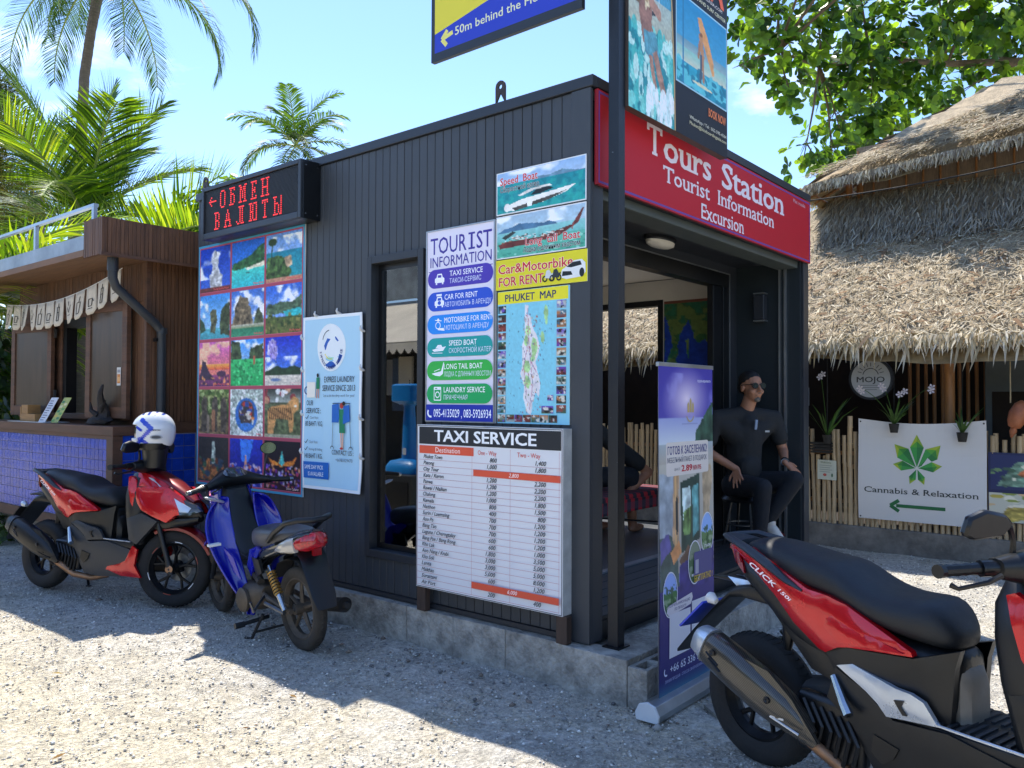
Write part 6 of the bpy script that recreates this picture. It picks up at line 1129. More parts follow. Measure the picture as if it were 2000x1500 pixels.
    me = bpy.data.meshes.new('lettering'); me.from_pydata([tuple(v) for v in P.V], [], P.F); a_ = me.color_attributes.new('Col', 'FLOAT_COLOR', 'POINT'); a_.data.foreach_set('color', np.array(P.C, np.float32).ravel()); me.materials.append(m_print); o = link('lettering', me, t, False)
    return t
hdR = math.atan2(-.96, -.282); hdL = math.radians(-75)
scooter('glossy red and black scooter in the right foreground, carbon-look silencer toward the banner', (-.239+.02*.282, -1.037+.02*.96, 0), hdR, 0, -.12, False)
scooter('red and black scooter with dark silencer parked in front of the bar', (-.916, 4.601, 0), hdL, -.07, .35, True)
# ---- blue underbone, seen from behind on its left
m_blue = mat('deep_blue_gloss', '0c12a0', .2, noise=(3, .05), coat=.9); m_dust = mat('dusty_alloy', '5c5348', .6, .5, noise=(14, .3)); m_dtyre = mat('dusty_tyre', '3a352e', .9, noise=(14, .35), bump=(60, .2)); m_gsp = mat('gold_spring', 'b08a48', .35, .7, noise=(10, .2))
def underbone():
    t = thing('motorbike', 'blue and black step-through motorbike with gold shock springs parked by the photo board', 'motorbike', (-.55, 1.68, 0), (-.06, 0, math.radians(82)))
    wheel(t, 0, .252, .072, m_dust, 5, spoke='s', m_t=m_dtyre); wheel(t, 1.20, .252, .07, m_dust, 5, (0, 0, -.1), spoke='s', m_t=m_dtyre)
    # seat (blocky, thin nose) and grab rail
    B(MB().loft([sec(x, a, b_, h, 3.2) for x, a, b_, h in ((-.10, .70, .735, .07), (0, .655, .74, .105), (.12, .62, .738, .12), (.25, .585, .728, .125), (.38, .565, .718, .12), (.46, .57, .70, .10), (.50, .60, .67, .06))]), 'seat', mat('worn_grey_seat', '4c4c4e', .38, noise=(8, .25)), t, 1, sub=1)
    q = MB(); q.tube([(.14, .135, .66), (.05, .14, .72), (-.08, .13, .79), (-.19, .10, .815), (-.235, .04, .812), (-.235, -.04, .812), (-.19, -.10, .815), (-.08, -.13, .79), (.05, -.14, .72), (.14, -.135, .66)], .017, 10); B(q, 'grab_rail', m_black, t, 1)
    B(MB().loft([ring((x, 0, z), (0, 1, 0), (.3, 0, 1), w_, h_, 14, 2.8) for x, z, w_, h_ in ((.55, .42, .07, .05), (.42, .50, .10, .07), (.25, .575, .12, .055), (.08, .625, .125, .05), (-.06, .665, .12, .05), (-.16, .71, .09, .035), (-.2, .73, .05, .02))]), 'rear_body', mat('black_gloss', '14161a', .2, coat=.8), t, .9)
    B(cushion(MB(), [(.56, .44, .09), (.46, .56, .11), (.33, .60, .125), (.28, .585, .125), (.40, .48, .11), (.50, .38, .09)], .02, .010, .03), 'side_cover', m_blue, t)
    B(cushion(MB(), [(.42, .52, .118), (.30, .52, .13), (.28, .44, .12), (.38, .40, .11)], .02, .012, .03), 'side_box', m_blackp, t)
    # tail lamp with clear corners
    B(MB().loft([ring((x, 0, z), (0, 1, 0), (.25, 0, 1), w_, h_, 14, 2.6) for x, z, w_, h_ in ((-.10, .665, .105, .05), (-.16, .675, .10, .055), (-.20, .69, .075, .05), (-.225, .70, .03, .035))]), 'tail_light', mat('bright_red_lens', 'b01420', .12, coat=1, noise=(60, .5)), t, .9)
    for s in (-1, 1): B(MB().loft([ring((x, s*y, z), (0, 1, 0), (.2, 0, 1), w_, h_, 10) for x, y, z, w_, h_ in ((.06, .125, .615, .008, .01), (.0, .12, .635, .02, .032), (-.08, .105, .655, .026, .045), (-.12, .09, .662, .02, .045))]), 'indicator', mat('clear_lens', 'b8b4ac', .12, .2, coat=1), t, .9)
    B(MB().box((-.215, -.025, .60), (-.19, .025, .64)), 'reflector', m_tail, t, None)
    B(MB().loft([ring((x, 0, z), (0, 1, 0), (.6, 0, .8), w_, h_, 12, 3.5) for x, z, w_, h_ in ((-.08, .64, .09, .02), (-.16, .58, .085, .014), (-.21, .48, .08, .010), (-.27, .37, .075, .008), (-.30, .31, .06, .005))]), 'rear_mudguard', m_black, t)
    B(MB().loft([ring((x, 0, z), (0, 1, 0), (.5, 0, -.8), .055, .006, 10, 3) for x, z in ((.26, .40), (.20, .50), (.08, .545), (-.05, .55), (-.15, .50))]), 'inner_mudguard', m_mud, t)
    for s in (-1, 1):
        a, b_ = Vector((.19, s*.115, .50)), Vector((.01, s*.115, .27)); d = b_-a; q = MB().tube([a, b_], .009, 8); B(q, 'damper', m_chrome, t)
        pts = [a+d*(.12+.55*k/72)+(Vector((0, 1, 0))*math.cos(k*math.pi/4.5)+d.normalized().cross(Vector((0, 1, 0)))*math.sin(k*math.pi/4.5))*.024 for k in range(73)]; B(MB().tube(pts, .0058, 5), 'spring', m_gsp, t, 1)
        B(MB().tube([a+d*.68, b_+d*.04], [.02, .016], 10), 'lower_sleeve', m_chrome if s > 0 else m_steel, t)
        B(MB().tube([(-.02, s*.085, .25), (.25, s*.09, .28), (.42, s*.08, .30)], .016, 8), 'swing_arm', m_dust, t)
    B(MB().loft([ring((x, .04, z), (0, 1, 0), (0, 0, 1), w_, h_, 14, 2.8) for x, z, w_, h_ in ((.34, .28, .06, .06), (.40, .27, .11, .09), (.50, .26, .115, .085), (.58, .27, .08, .06), (.66, .28, .05, .04))]), 'engine', m_dust, t, .9)
    B(MB().lathe([(0, 0), (.075, 0), (.078, .02), (.06, .035), (0, .038)], Matrix.Translation((.47, .15, .25))@Matrix.Rotation(-math.pi/2, 4, 'X'), 20), 'engine_cover', m_dust, t, .8)
    B(MB().tube([(.38, .08, .36), (.5, .06, .40), (.62, .02, .34)], [.025, .03, .02], 8), 'carburettor', m_mud, t)
    q = MB()
    for k in range(34): u_ = k/34; q.lathe([(.0075, -.003), (.0075, .003)], Matrix.Translation((.4*(1-u_), .082, .285-.0*u_))@RY, 6)
    o = B(q, 'chain', m_dust, t, None); o['kind'] = 'stuff'
    B(MB().tube([(.36, .05, .14), (.36, .26, .13)], .013, 8).tube([(.36, .21, .13), (.36, .27, .13)], .019, 8), 'foot_peg', m_blackp, t); B(MB().tube([(.30, .1, .29), (.20, .22, .24), (.20, .235, .3)], .009, 6).tube([(.25, .12, .26), (.02, .11, .24)], .012, 6), 'rear_peg', m_steel, t)
    B(MB().tube([(.33, .10, .17), (.42, .14, .01), (.47, .16, .008)], .011, 6).tube([(.33, -.10, .17), (.40, -.14, .01)], .011, 6).tube([(.40, .13, .05), (.40, -.13, .05)], .008, 6), 'centre_stand', m_mud, t)
    B(MB().tube([(.55, -.1, .18), (.3, -.14, .2), (.02, -.16, .235), (-.20, -.17, .27)], [.016, .018, .04, .045], 14).lathe([(.045, 0), (.02, 0), (.018, -.03)], Matrix.Translation((-.205, -.17, .27))@Matrix.Rotation(math.pi/2, 4, 'Y'), 14), 'silencer', m_mud, t, 1)
    # leg shields: two curved wings meeting at the column
    def wing(s):
        V = []; rows_ = ((.50, .20, .08, .13, .12), (.56, .30, .08, .18, .10), (.63, .42, .08, .225, .07), (.70, .54, .08, .26, .04), (.76, .66, .08, .275, .02), (.80, .76, .08, .245, .0), (.80, .83, .08, .20, .0), (.80, .86, .08, .14, .0))
        for x, z, y0, y1, bk in ((.47, .13, .08, .12, .12),)+rows_:
            for k in range(7): u_ = k/6; y = y0+(y1-y0)*u_; V.append((x+.10*math.sin(u_*1.6)-.05*u_**3*2+bk*u_*.3, s*y, z))
        n = len(rows_)+1; F = [(j*7+k, j*7+k+1, (j+1)*7+k+1, (j+1)*7+k) for j in range(n-1) for k in range(6)]
        o = MB().add(V, F).build('leg_shield', m_blue, t, smooth=1.5, world=False); q = o.modifiers.new('sub', 'SUBSURF'); q.levels = q.render_levels = 2; o.modifiers.new('solid', 'SOLIDIFY').thickness = .012; return o
    wing(1); wing(-1)
    B(cushion(MB(), [(.60, .50, .16), (.68, .56, .19), (.60, .40, .16), (.54, .36, .14)], .01, .015, .03, (1,)), 'shield_pocket', m_blue, t)
    # inner cover between the knees
    B(MB().loft([ring((x, 0, z), (0, 1, 0), (.9, 0, .4), w_, d_, 14, 3) for x, z, w_, d_ in ((.46, .50, .07, .05), (.54, .48, .085, .06), (.64, .50, .09, .07), (.74, .60, .095, .06), (.82, .72, .10, .06), (.88, .84, .10, .06), (.90, .92, .08, .06))]), 'frame_cover', m_blackp, t, .9)
    B(MB().loft([ring((x, 0, z), (0, 1, 0), (.3, 0, 1), w_, d_, 14, 2.6) for x, z, w_, d_ in ((.90, .86, .12, .08), (1.0, .84, .13, .10), (1.08, .80, .11, .12), (1.14, .72, .07, .10))]), 'front_cowl', m_blue, t, .9)
    for s in (-1, 1): B(MB().tube([(1.20, s*.06, .25), (1.10, s*.06, .50), (1.02, s*.05, .75)], .018, 8), 'fork_leg', m_black, t)
    ps = []
    for i in range(11):
        a = math.radians(10+i*15); d = Vector((math.cos(a), 0, math.sin(a))); c = Vector((1.20, 0, .252))+d*.28; hw = .05; ps.append([c+Vector((0, y, 0))+d*k for y, k in ((-hw, -.03), (-hw, -.01), (0, .012), (hw, -.01), (hw, -.03), (0, .0))])
    B(MB().loft(ps), 'front_mudguard', m_blue, t, .9)
    # bars
    Hh = bpy.data.objects.new('handlebar', None); COL.objects.link(Hh); Hh.parent = t; Hh.location = (.93, 0, 0); Hh.rotation_euler = (0, 0, .08)
    h_ = lambda mb, nm, m_, sm=.9: B(mb, nm, m_, Hh, sm)
    h_(MB().loft([ring((x, y, z), (1, 0, .3), (-.3, 0, 1), rx, rz, 14, 2.5) for x, y, z, rx, rz in ((-.08, .22, .935, .022, .022), (-.04, .16, .945, .035, .034), (.0, .08, .965, .06, .05), (.02, 0, .975, .075, .058), (.0, -.08, .965, .06, .05), (-.04, -.16, .945, .035, .034), (-.08, -.22, .935, .022, .022))]), 'handlebar_cover', m_black)
    h_(MB().loft([ring((-.045+.01*k, 0, 1.005+.012*k), (0, 1, 0), (.85, 0, .5), .085-.012*k, .045-.008*k, 18, 2.2) for k in range(3)]), 'speedometer', mat('gauge_glass', '5a5f64', .06, .6, coat=1))
    for s in (-1, 1):
        g = [(-.08-.05*k/8, s*(.22+.14*k/8), .935-.012*k/8) for k in range(9)]; h_(MB().tube(g, [.0165+.0018*(k % 2) for k in range(9)], 10), 'grip', m_blackp, .6); h_(MB().tube([g[-1], (g[-1][0]-.006, g[-1][1]+s*.025, g[-1][2])], [.018, .014], 10), 'bar_end', m_chrome)
        h_(MB().tube([(-.06, s*.20, .95), (-.05, s*.245, .945), (-.10, s*.33, .93)], [.008, .007, .006], 6), 'lever', m_chrome); h_(MB().tube([(-.085, s*.215, .936), (-.09, s*.235, .935)], .024, 10), 'switch_housing', m_black)
    h_(MB().tube([(-.07, -.20, .96), (-.04, -.23, 1.05), (-.05, -.25, 1.11)], .006, 6), 'mirror_stem', m_black)
    M = Matrix.Translation((-.05, -.255, 1.15))@Matrix.Rotation(-.2, 4, 'Z')@Matrix.Rotation(-math.pi/2, 4, 'Y'); mo = h_(MB().lathe([(0, -.035), (.03, -.03), (.058, -.006), (.06, 0)], M@Matrix.Diagonal((.72, 1.0, 1, 1))@Matrix.Rotation(.5, 4, 'Z'), 22), 'mirror', m_black); B(MB().lathe([(0, .001), (.054, .001), (.054, .003), (0, .003)], M@Matrix.Diagonal((.72, 1.0, 1, 1)), 22), 'mirror_glass', mat('green_tint_mirror', '8a9a78', .08, .9), mo, None)
    h_(MB().tube([(-.07, .20, .95), (-.10, .24, .90), (-.12, .22, .87)], .006, 6), 'mirror_stem', m_black)
    M = Matrix.Translation((-.13, .20, .855))@Matrix.Rotation(.3, 4, 'Z')@Matrix.Rotation(.35, 4, 'X'); h_(MB().lathe([(0, -.008), (.05, -.006), (.058, 0), (.05, .008), (0, .012)], M@Matrix.Diagonal((.7, 1.5, 1, 1)), 22), 'mirror', m_silver)
    for s in (-1, 1): B(MB().tube([(.86, s*.10, .92), (.95, s*.14, .88), (1.0, s*.06, .80)], .006, 6), 'cable', m_black, t, 1)
    P = Print((.42, .135, .545), (-1, 0, .35), (-.3, 0, 1)); P.k = 6
    B(MB().box((.62, .225, .585), (.66, .30, .60)), 'latch', m_white, t, None)
underbone()
# ------------------------------------------------------------------ helmet
t = thing('helmet', 'white and blue full-face helmet resting on the bars of the left red scooter', 'helmet', (-.61, 3.44, 1.13))
m_gloss = mat('glossy_shell', 'ffffff', .18, attr='Col', coat=.8)
fwd = Vector((-.70, .71, 0)).normalized(); sd = Vector((-.71, -.70, 0)).normalized(); c0 = Vector((-.61, 3.44, 1.275)); V = []; C = []; nu, nv = 96, 60
for j in range(nv+1):
    for i in range(nu):
        th = math.pi*j/nv*.83; ph = 2*math.pi*i/nu; z = math.cos(th); r = math.sin(th)**.9 if th < 1.57 else (1-.18*((th-1.57)/1.0)**2); f_ = math.cos(ph)*r; s_ = math.sin(ph)*r
        F_ = f_*(.158 if f_ > 0 else .148)*(1.0+(.10*max(0, -z) if f_ > 0 else 0)); p = c0+fwd*F_+sd*s_*.125+Vector((0, 0, z*.135)); open_ = f_ > .62 and -.42 < z < .30 and abs(s_) < .80
        if open_: p -= fwd*.022
        col = lin('dcdee2')[:3]; fm, zm = F_, z*.135
        if abs(s_) > .12:
            for (a, b, c, d, w_) in ((.055, .075, -.02, .012, .016), (-.02, .012, .085, -.095, .014), (.10, .03, .055, .0, .008), (.07, -.06, .02, -.09, .012)):
                dx, dy = c-a, d-b; tt = max(0, min(1, ((fm-a)*dx+(zm-b)*dy)/(dx*dx+dy*dy)))
                if math.hypot(fm-a-tt*dx, zm-b-tt*dy) < w_: col = lin('2340c0')[:3]
        if z > .80 and (.2 < ((fm*22) % 1) < .6) and abs(fm) < .09: col = lin('2a3f9a')[:3]
        if open_: col = lin('101214')[:3]
        V.append(p); C.append((*col, 1))
F = [(j*nu+i, (j+1)*nu+i, (j+1)*nu+(i+1) % nu, j*nu+(i+1) % nu) for j in range(nv) for i in range(nu)]
fastmesh('shell', [tuple(v) for v in V], F, m_gloss, t, C, smooth=True)
MB().lathe([(0, 0), (.105, 0), (.118, .03), (.12, .05)], Matrix.Translation((-.61, 3.44, 1.13)), 28).build('lining', m_black, t, smooth=1)
q = MB().loft([ring((-.61+.0*z, 3.43-.02*z, 1.0+z), (1, 0, 0), (0, 1, 0), .07+.10*z, .08+.14*z, 14) for z in (0, .05, .1, .135)]); q.build('neck_roll', m_blackp, t, smooth=1)
P = Print(c0+sd*.124+fwd*.0-Vector((0, 0, .004)), tuple(-fwd)); P.text('RIXON', .03, 0, .052, .012, '2a2a2e', .04); P.ell(.055, -.045, .045, .016, '8a8f96'); P.k += 1; P.ell(.055, -.045, .034, .01, '3a3e44'); P.build('lettering', m_print, t)
# ------------------------------------------------------------------ roll-up banner
t = thing('roll_up_banner', 'tall purple roll-up banner of a flat advert standing before the kiosk entrance', 'roll-up banner', (.13, -.47, 0))
q = MB(); prof = [(-.055, .012), (-.06, .045), (-.04, .085), (0, .098), (.04, .085), (.06, .045), (.055, .012)]; q.loft([[Vector((x, -.47+a, b)) for a, b in prof] for x in (-.20, .47)]); q.build('base', m_alu, t, bevel=.003)
MB().loft([[Vector((x, -.47+a*1.05, b*1.04)) for a, b in prof] for x in (-.215, -.2005)]).build('end_cap', m_white, t, bevel=.003); MB().loft([[Vector((x, -.47+a*1.05, b*1.04)) for a, b in prof] for x in (.4705, .485)]).build('end_cap', m_white, t, bevel=.003)
MB().tube([(.14, -.455, .09), (.16, -.445, 1.68)], .008, 8).build('pole', m_alu, t); MB().box((-.115, -.475, 1.668), (.475, -.46, 1.69)).build('top_rail', m_alu, t, bevel=.003)
w, h = .575, 1.585; P = Print((-.115, -.478, .085), FU, (0, 0, 1)); P.wave = lambda x, y: .004*math.sin(y*3)
def adv():
    c = Can(90, 250, '3c3490', '8a90c8'); c.put(np.clip(1-np.hypot((c.X-.5)/.45, (c.Y-.10)/.11), 0, 1), 'e8d8e0', .9).clouds(.02, .22, .55, 3, 'a8a8e0', .5, 21)
    c.band(.16, .24, '8f98c4', 'c0c8d0').poly([(.62,.25),(.68,.21),(.78,.17),(.9,.14),(1,.11),(1,.26)], '2f4a3c', .03, tex=.6).band(.24, .30, '9aa4a8', 'a8a094').band(.30, .64, 'b0aca0', '9a948c').poly([(0,.33),(.25,.33),(.25,.6),(0,.62)], '8f98a0', .005).poly([(.24,.34),(.34,.33),(.33,.55),(.22,.58)], 'b09070', .005)
    c.poly([(.36,.36),(.72,.34),(.73,.55),(.38,.58)], '30443c', .003).poly([(.40,.38),(.55,.375),(.56,.48),(.41,.49)], 'a8b8b4', .004, tex=.6).poly([(.41,.45),(.56,.44),(.57,.52),(.42,.53)], '5f7a48', .01, tex=.7).poly([(.58,.38),(.70,.37),(.71,.52),(.59,.54)], '5a9090', .004, tex=.5).poly([(.78,.34),(.95,.31),(.98,.36),(.86,.55),(.80,.54)], 'a89478', .005).line(.28, .33, .28, .6, .02, 'c8a070').line(.3, .42, .3, .5, .02, '303438')
    c.poly([(0,.52),(.2,.52),(.32,.6),(.34,.68),(0,.72)], '4a5a54', .01).poly([(0,.53),(.16,.51),(.2,.56),(.02,.6)], '5a5488', .01).poly([(.18,.57),(.34,.54),(.38,.58),(.24,.61)], 'c88a58', .004).poly([(.34,.6),(.5,.56),(.62,.6),(.46,.66)], '6a5040', .01).line(.56, .45, .56, .60, .012, '3f4a30').ell(.56, .60, .05, .015, '6a4030')
    c.band(.68, 1, '3c3474', '2a2a62').poly([(.34,.62),(1,.56),(1,.7),(.34,.7)], '3c3474', .005).band(.955, 1, '2a3068', '3a6a80')
    for cx, cy, c1_, c2_ in ((.86, .54, '86a8dc', '5a7a4c'), (.617, .621, '74806c', '34583a'), (.174, .697, '8aa4dc', '3f7040')):
        m_ = (((c.X-cx)/.12)**2+((c.Y-cy)/.0675)**2 < 1).astype(float); n_ = fbm(c.w, c.h, 22, int(cx*99)); c.put(m_, c1_).put(m_*(c.Y > cy-.005+.03*(n_-.5)), c2_).put(m_*(n_ > .56)*(c.Y > cy-.03), '2c4a2c', .8).put(m_*(n_ < .40)*(c.Y > cy+.01), 'a8b0a0', .6)
    return c
a_ = adv(); P.rect(0, 0, w, h, '34306c', 3, 8); P.k = 2; P.img(a_.a, 0, 0, w, h)
P.pill(.07, 1.05, .52, 1.215, 'c8c0b8', .015); P.k += 1; P.text('ГОТОВ К ЗАСЕЛЕНИЮ!', .085, 1.155, .42, .038, '2a2c6c', .03); P.text('МЕБЕЛЬНЫЙ ПАКЕТ В ПОДАРОК', .08, 1.115, .42, .024, '55586a', .01); P.text('ЦЕНА ОТ', .15, 1.075, .06, .012, '6a6a70'); P.text('2.89', .225, 1.068, .11, .03, 'b02838', .05); P.text('МЛН РУБ', .345, 1.068, .09, .022, 'b02838', .03)
for i, (a, b) in enumerate(((.30, 0), (.325, .02), (.35, .0))): P.poly([(a-.01, 1.36), (a-.01, 1.40+b), (a, 1.415+b), (a+.01, 1.40+b), (a+.01, 1.36)], 'b09a68')
P.arc(.32, 1.355, .04, 200, 340, .008, 'b09a68'); P.rect(.23, 1.30, .40, 1.306, '8a90b8'); P.text('продажа недвижимости', .40, 1.515, .15, .014, 'd0d0e8', .01)
for cx, cy, c1_, c2_ in ((.50, .73, '6a90d0', '46704a'), (.355, .60, '5a6a58', '2f5030'), (.10, .48, '7a98d8', '3c6a38')):
    P.arc(cx if cx < .5 else .495, cy, .070, 0, 360, .006, 'd0d0d8', 32, .108); P.text('ПАРК' if cx > .4 else 'ФИТНЕС' if cx > .2 else 'ПЛЯЖ', cx-.035, cy-.07, .07, .014, 'e0e0e0', .02)
P.pill(.345, .53, .545, .65, '4a4878', .01); P.rect(.36, .54, .395, .61, '9a9aa8'); P.text('БЕСПЛАТНО !', .35, .50, .2, .03, 'c8a83c', .04)
P.poly([(.06, .40), (.08, .43), (.32, .455), (.33, .43), (.31, .40), (.09, .375)], 'c8c4c8'); P.text('ПОЛУЧИТЬ ИНФОРМАЦИЮ', .08, .42, .22, .013, '34346a', .02); P.text('ПО ПРОЕКТУ', .14, .397, .12, .013, '34346a', .02)
P.rect(.09, .175, .305, .385, 'c8c8d0'); P.rect(.32, .185, .54, .41, 'c8c8d0')
P.text('+66 65 336 3034', .10, .105, .39, .036, 'c8cce0', .01); P.arc(.06, .12, .018, 130, 300, .008, 'c8cce0', 8); P.text('ЛИНИЯ ПРОДАЖ · СПОСОБ ОФОРМЛЕНИЯ В АРЕНДУ', .05, .065, .48, .014, '9aa0c8', .01)
P.build('print', m_print, t); Bk = Print((-.115, -.474, .085), FU, (0, 0, 1)); Bk.rect(0, 0, w, h, '9a9c9e', 2, 4); Bk.build('back_sheet', m_matte, t).modifiers.new('solid', 'SOLIDIFY').thickness = .001
for i, (x, y, a) in enumerate(((.30, -.62, .3), (.62, -.42, -.4), (.10, -.66, .9), (.72, -.55, .2))): o = MB().box((-.08, -.02, 0), (.08, .02, .018), Matrix.Translation((x, y, .005))@Matrix.Rotation(a, 4, 'Z')).build('wood_scrap', mat('grey_scrap_%d' % i, '8a8478', .8, noise=(20, .2))); tag(o, ['pale wood offcut lying just in front of the banner base', 'pale wood offcut lying right of the banner base by the scooter wheel', 'thin wood splinter nearest the camera left of the banner base', 'small grey offcut close behind the scooter tyre'][i], 'offcut', 'wood offcuts on the ground by the banner')
# ------------------------------------------------------------------ people
def cap(mb, a, b, ra, rb, n=14, fl=1.0, upv=None):
    a, b = Vector(a), Vector(b); d = (b-a); L_ = d.length; d.normalize(); ps, rs = [], []
    for k in range(5): an = math.pi/2*k/5; ps.append(a-d*ra*math.cos(an)); rs.append(max(.001, ra*math.sin(an)))
    for k in range(5): ps.append(a.lerp(b, k/4)); rs.append(ra+(rb-ra)*k/4)
    for k in range(1, 6): an = math.pi/2*k/5; ps.append(b+d*rb*math.sin(an)); rs.append(max(.001, rb*math.cos(an)))
    mb.tube(ps, rs, n, flat=fl, upv=upv); return mb
def ellip(mb, c, r, M=None, n=16):
    M = Matrix.Translation(c)@(M or Matrix.Identity(4))@Matrix.Diagonal((*r, 1)); mb.lathe([(math.sin(math.pi*k/12)+1e-4, -math.cos(math.pi*k/12)) for k in range(13)], M, n)
def organic(mb, name, m, par, vox=.009, sm=6):
    o = mb.build(name, m, par, smooth=3); q = o.modifiers.new('fuse', 'REMESH'); q.mode = 'VOXEL'; q.voxel_size = vox; q.use_smooth_shade = True
    q = o.modifiers.new('smooth', 'SMOOTH'); q.iterations = sm; q.factor = .5; return o
m_skin = mat('tan_skin', 'a47256', .55, noise=(12, .1), bump=(90, .05)); m_shirt = mat('black_polo', '1e2022', .85, noise=(6, .15), bump=(14, .5, .02)); m_jean = mat('dark_jeans', '14181f', .85, noise=(8, .2), bump=(16, .5, .02)); m_hair = mat('black_hair', '14110f', .7, noise=(40, .3)); m_shoe = mat('white_shoe', 'c4bfb6', .6, noise=(9, .1)); m_sole = mat('cream_sole', 'b3a68c', .7)
def hand(mb, wr, dirn, palm, s=1., side=1, spread=.16, curl=.35):
    """wr wrist, dirn along the fingers, palm normal pointing out of the palm; thumb leaves the palm's side"""
    wr, d, pn = Vector(wr), Vector(dirn).normalized(), Vector(palm).normalized(); a = d.cross(pn).normalized()*side
    for k in (-1, 0, 1): cap(mb, wr+a*.012*k*s, wr+d*.078*s+a*.026*k*s, .017*s, .014*s, 10)
    for k, (ln, off) in enumerate(((.072, -.034), (.082, -.012), (.076, .011), (.058, .033))):
        f = (d+a*(spread*(k-1.5))).normalized(); p0 = wr+d*.080*s+a*off*s; p1 = p0+f*ln*.5*s+pn*ln*.5*curl*.4*s; f2 = (f+pn*curl).normalized(); p2 = p1+f2*ln*.5*s; cap(mb, p0, p1, .0105*s, .0092*s, 8); cap(mb, p1, p2, .0092*s, .0078*s, 8)
    p0 = wr+d*.022*s-a*.024*s; p1 = p0+(d*.55-a*.75).normalized()*.045*s; p2 = p1+(d*.85-a*.35).normalized()*.032*s; cap(mb, p0, p1, .0145*s, .0115*s, 8); cap(mb, p1, p2, .0115*s, .0085*s, 8)
def head(mb, c, F_, U_, s=1.):
    """skull, jaw, nose, ears, neck handled by caller; F_ face direction"""
    F_ = Vector(F_).normalized(); U_ = Vector(U_); U_ = (U_-F_*U_.dot(F_)).normalized(); R_ = F_.cross(U_).normalized(); c = Vector(c); M = Matrix((R_, F_, U_)).transposed().to_4x4()
    P_ = lambda r, f, u: c+R_*r*s+F_*f*s+U_*u*s
    ellip(mb, P_(0, -.012, .030), (.076*s, .093*s, .088*s), M); ellip(mb, P_(0, .022, -.035), (.060*s, .068*s, .078*s), M); ellip(mb, P_(0, .052, -.085), (.030*s, .028*s, .024*s), M)
    cap(mb, P_(0, .086, .012), P_(0, .106, -.022), .009*s, .014*s, 10); ellip(mb, P_(.011, .094, -.028), (.009*s, .010*s, .008*s), M); ellip(mb, P_(-.011, .094, -.028), (.009*s, .010*s, .008*s), M)
    for r in (-1, 1): ellip(mb, P_(r*.078, -.008, -.008), (.010*s, .019*s, .030*s), M); ellip(mb, P_(r*.032, .072, .022), (.024*s, .014*s, .010*s), M); ellip(mb, P_(r*.042, .058, -.032), (.022*s, .022*s, .022*s), M)
    ellip(mb, P_(0, .082, -.052), (.024*s, .012*s, .0065*s), M); ellip(mb, P_(0, .080, -.063), (.020*s, .012*s, .0065*s), M); return P_, M
# seated man
D = Vector((2.78, .33, 0)); t = thing('person', 'man with glasses in a black polo and jeans sitting at the kiosk entrance', 'person', (2.75, .2, .35))
pel = Vector((2.78, .36, .86)); che = Vector((2.75, .40, 1.22)); neck = Vector((2.76, .36, 1.44)); hc = Vector((2.80, .30, 1.625)); rsh = Vector((2.50, .36, 1.36)); lsh = Vector((2.98, .32, 1.37)) # image left is his right
rsh = Vector((2.46, .47, 1.37)); lsh = Vector((2.93, .17, 1.37)); X = (lsh-rsh).normalized(); Fb = Vector((X.y, -X.x, 0)).normalized()
Fb = Fb if Fb.y < 0 else -Fb
mid = (rsh+lsh)/2; che = mid-Vector((0, 0, .14)); neck = mid+Vector((0, 0, .06)); pel = mid-Fb*.02-Vector((0, 0, .50)); hc = mid+Fb*.05+X*.03+Vector((0, 0, .245))
ra_e = rsh-X*.05-Vector((0, 0, .27))-Fb*.03; ra_w = pel+Fb*.13-X*.15+Vector((0, 0, .10)); rkn = pel+Fb*.40-X*.10+Vector((0, 0, -.02)); rft = rkn-Fb*.04+Vector((0, 0, -.43)); lkn = pel+Fb*.38+X*.20+Vector((0, 0, .03)); lft = lkn-Fb*.10-X*.16-Vector((0, 0, .36)); la_e = lsh+X*.07-Vector((0, 0, .27))+Fb*.02; la_w = lkn-Fb*.13+X*.01+Vector((0, 0, .13))
print('MAN', [tuple(round(q, 3) for q in v) for v in (pel, hc, rkn, rft, lkn, lft, ra_w, la_w)])
b = MB(); ellip(b, mid-Vector((0, 0, .05)), (.10, .10, .10)); cap(b, neck-Vector((0, 0, .04)), hc-Vector((0, 0, .06)), .058, .054)
Fh = (Fb*1.0+X*.05).normalized(); P_, HM = head(b, hc, Fh, (0, 0, 1), 1.06)
for s_, e_, w_ in ((rsh, ra_e, ra_w), (lsh, la_e, la_w)): cap(b, s_-Vector((0, 0, .02)), e_, .048, .040); cap(b, e_, w_, .041, .027); cap(b, s_, mid, .05, .06)
hand(b, ra_w, (Fb*.55-X*.25-Vector((0, 0, .75))), -(Fb*.3+Vector((0, 0, .0))-X*.2)+X*.3, 1.0, 1, .16, .25); hand(b, la_w, (Fb*.55+X*.45-Vector((0, 0, .62))), (-Fb*.3-Vector((0, 0, .8))), 1.0, -1, .2, .35)
organic(b, 'body', m_skin, t, .0062, 4)
s = MB()
for a, b_, r1, r2 in ((pel+Vector((0, 0, -.02)), pel+Vector((0, 0, .16)), .145, .140), (pel+Vector((0, 0, .16)), che, .140, .140), (che-X*.06, rsh-Vector((0, 0, .03))+X*.03, .115, .065), (che+X*.06, lsh-Vector((0, 0, .03))-X*.03, .115, .065), (rsh+X*.04, mid+Vector((0, 0, .03)), .068, .07), (lsh-X*.04, mid+Vector((0, 0, .03)), .068, .07)): cap(s, a, b_, r1, r2, 18)
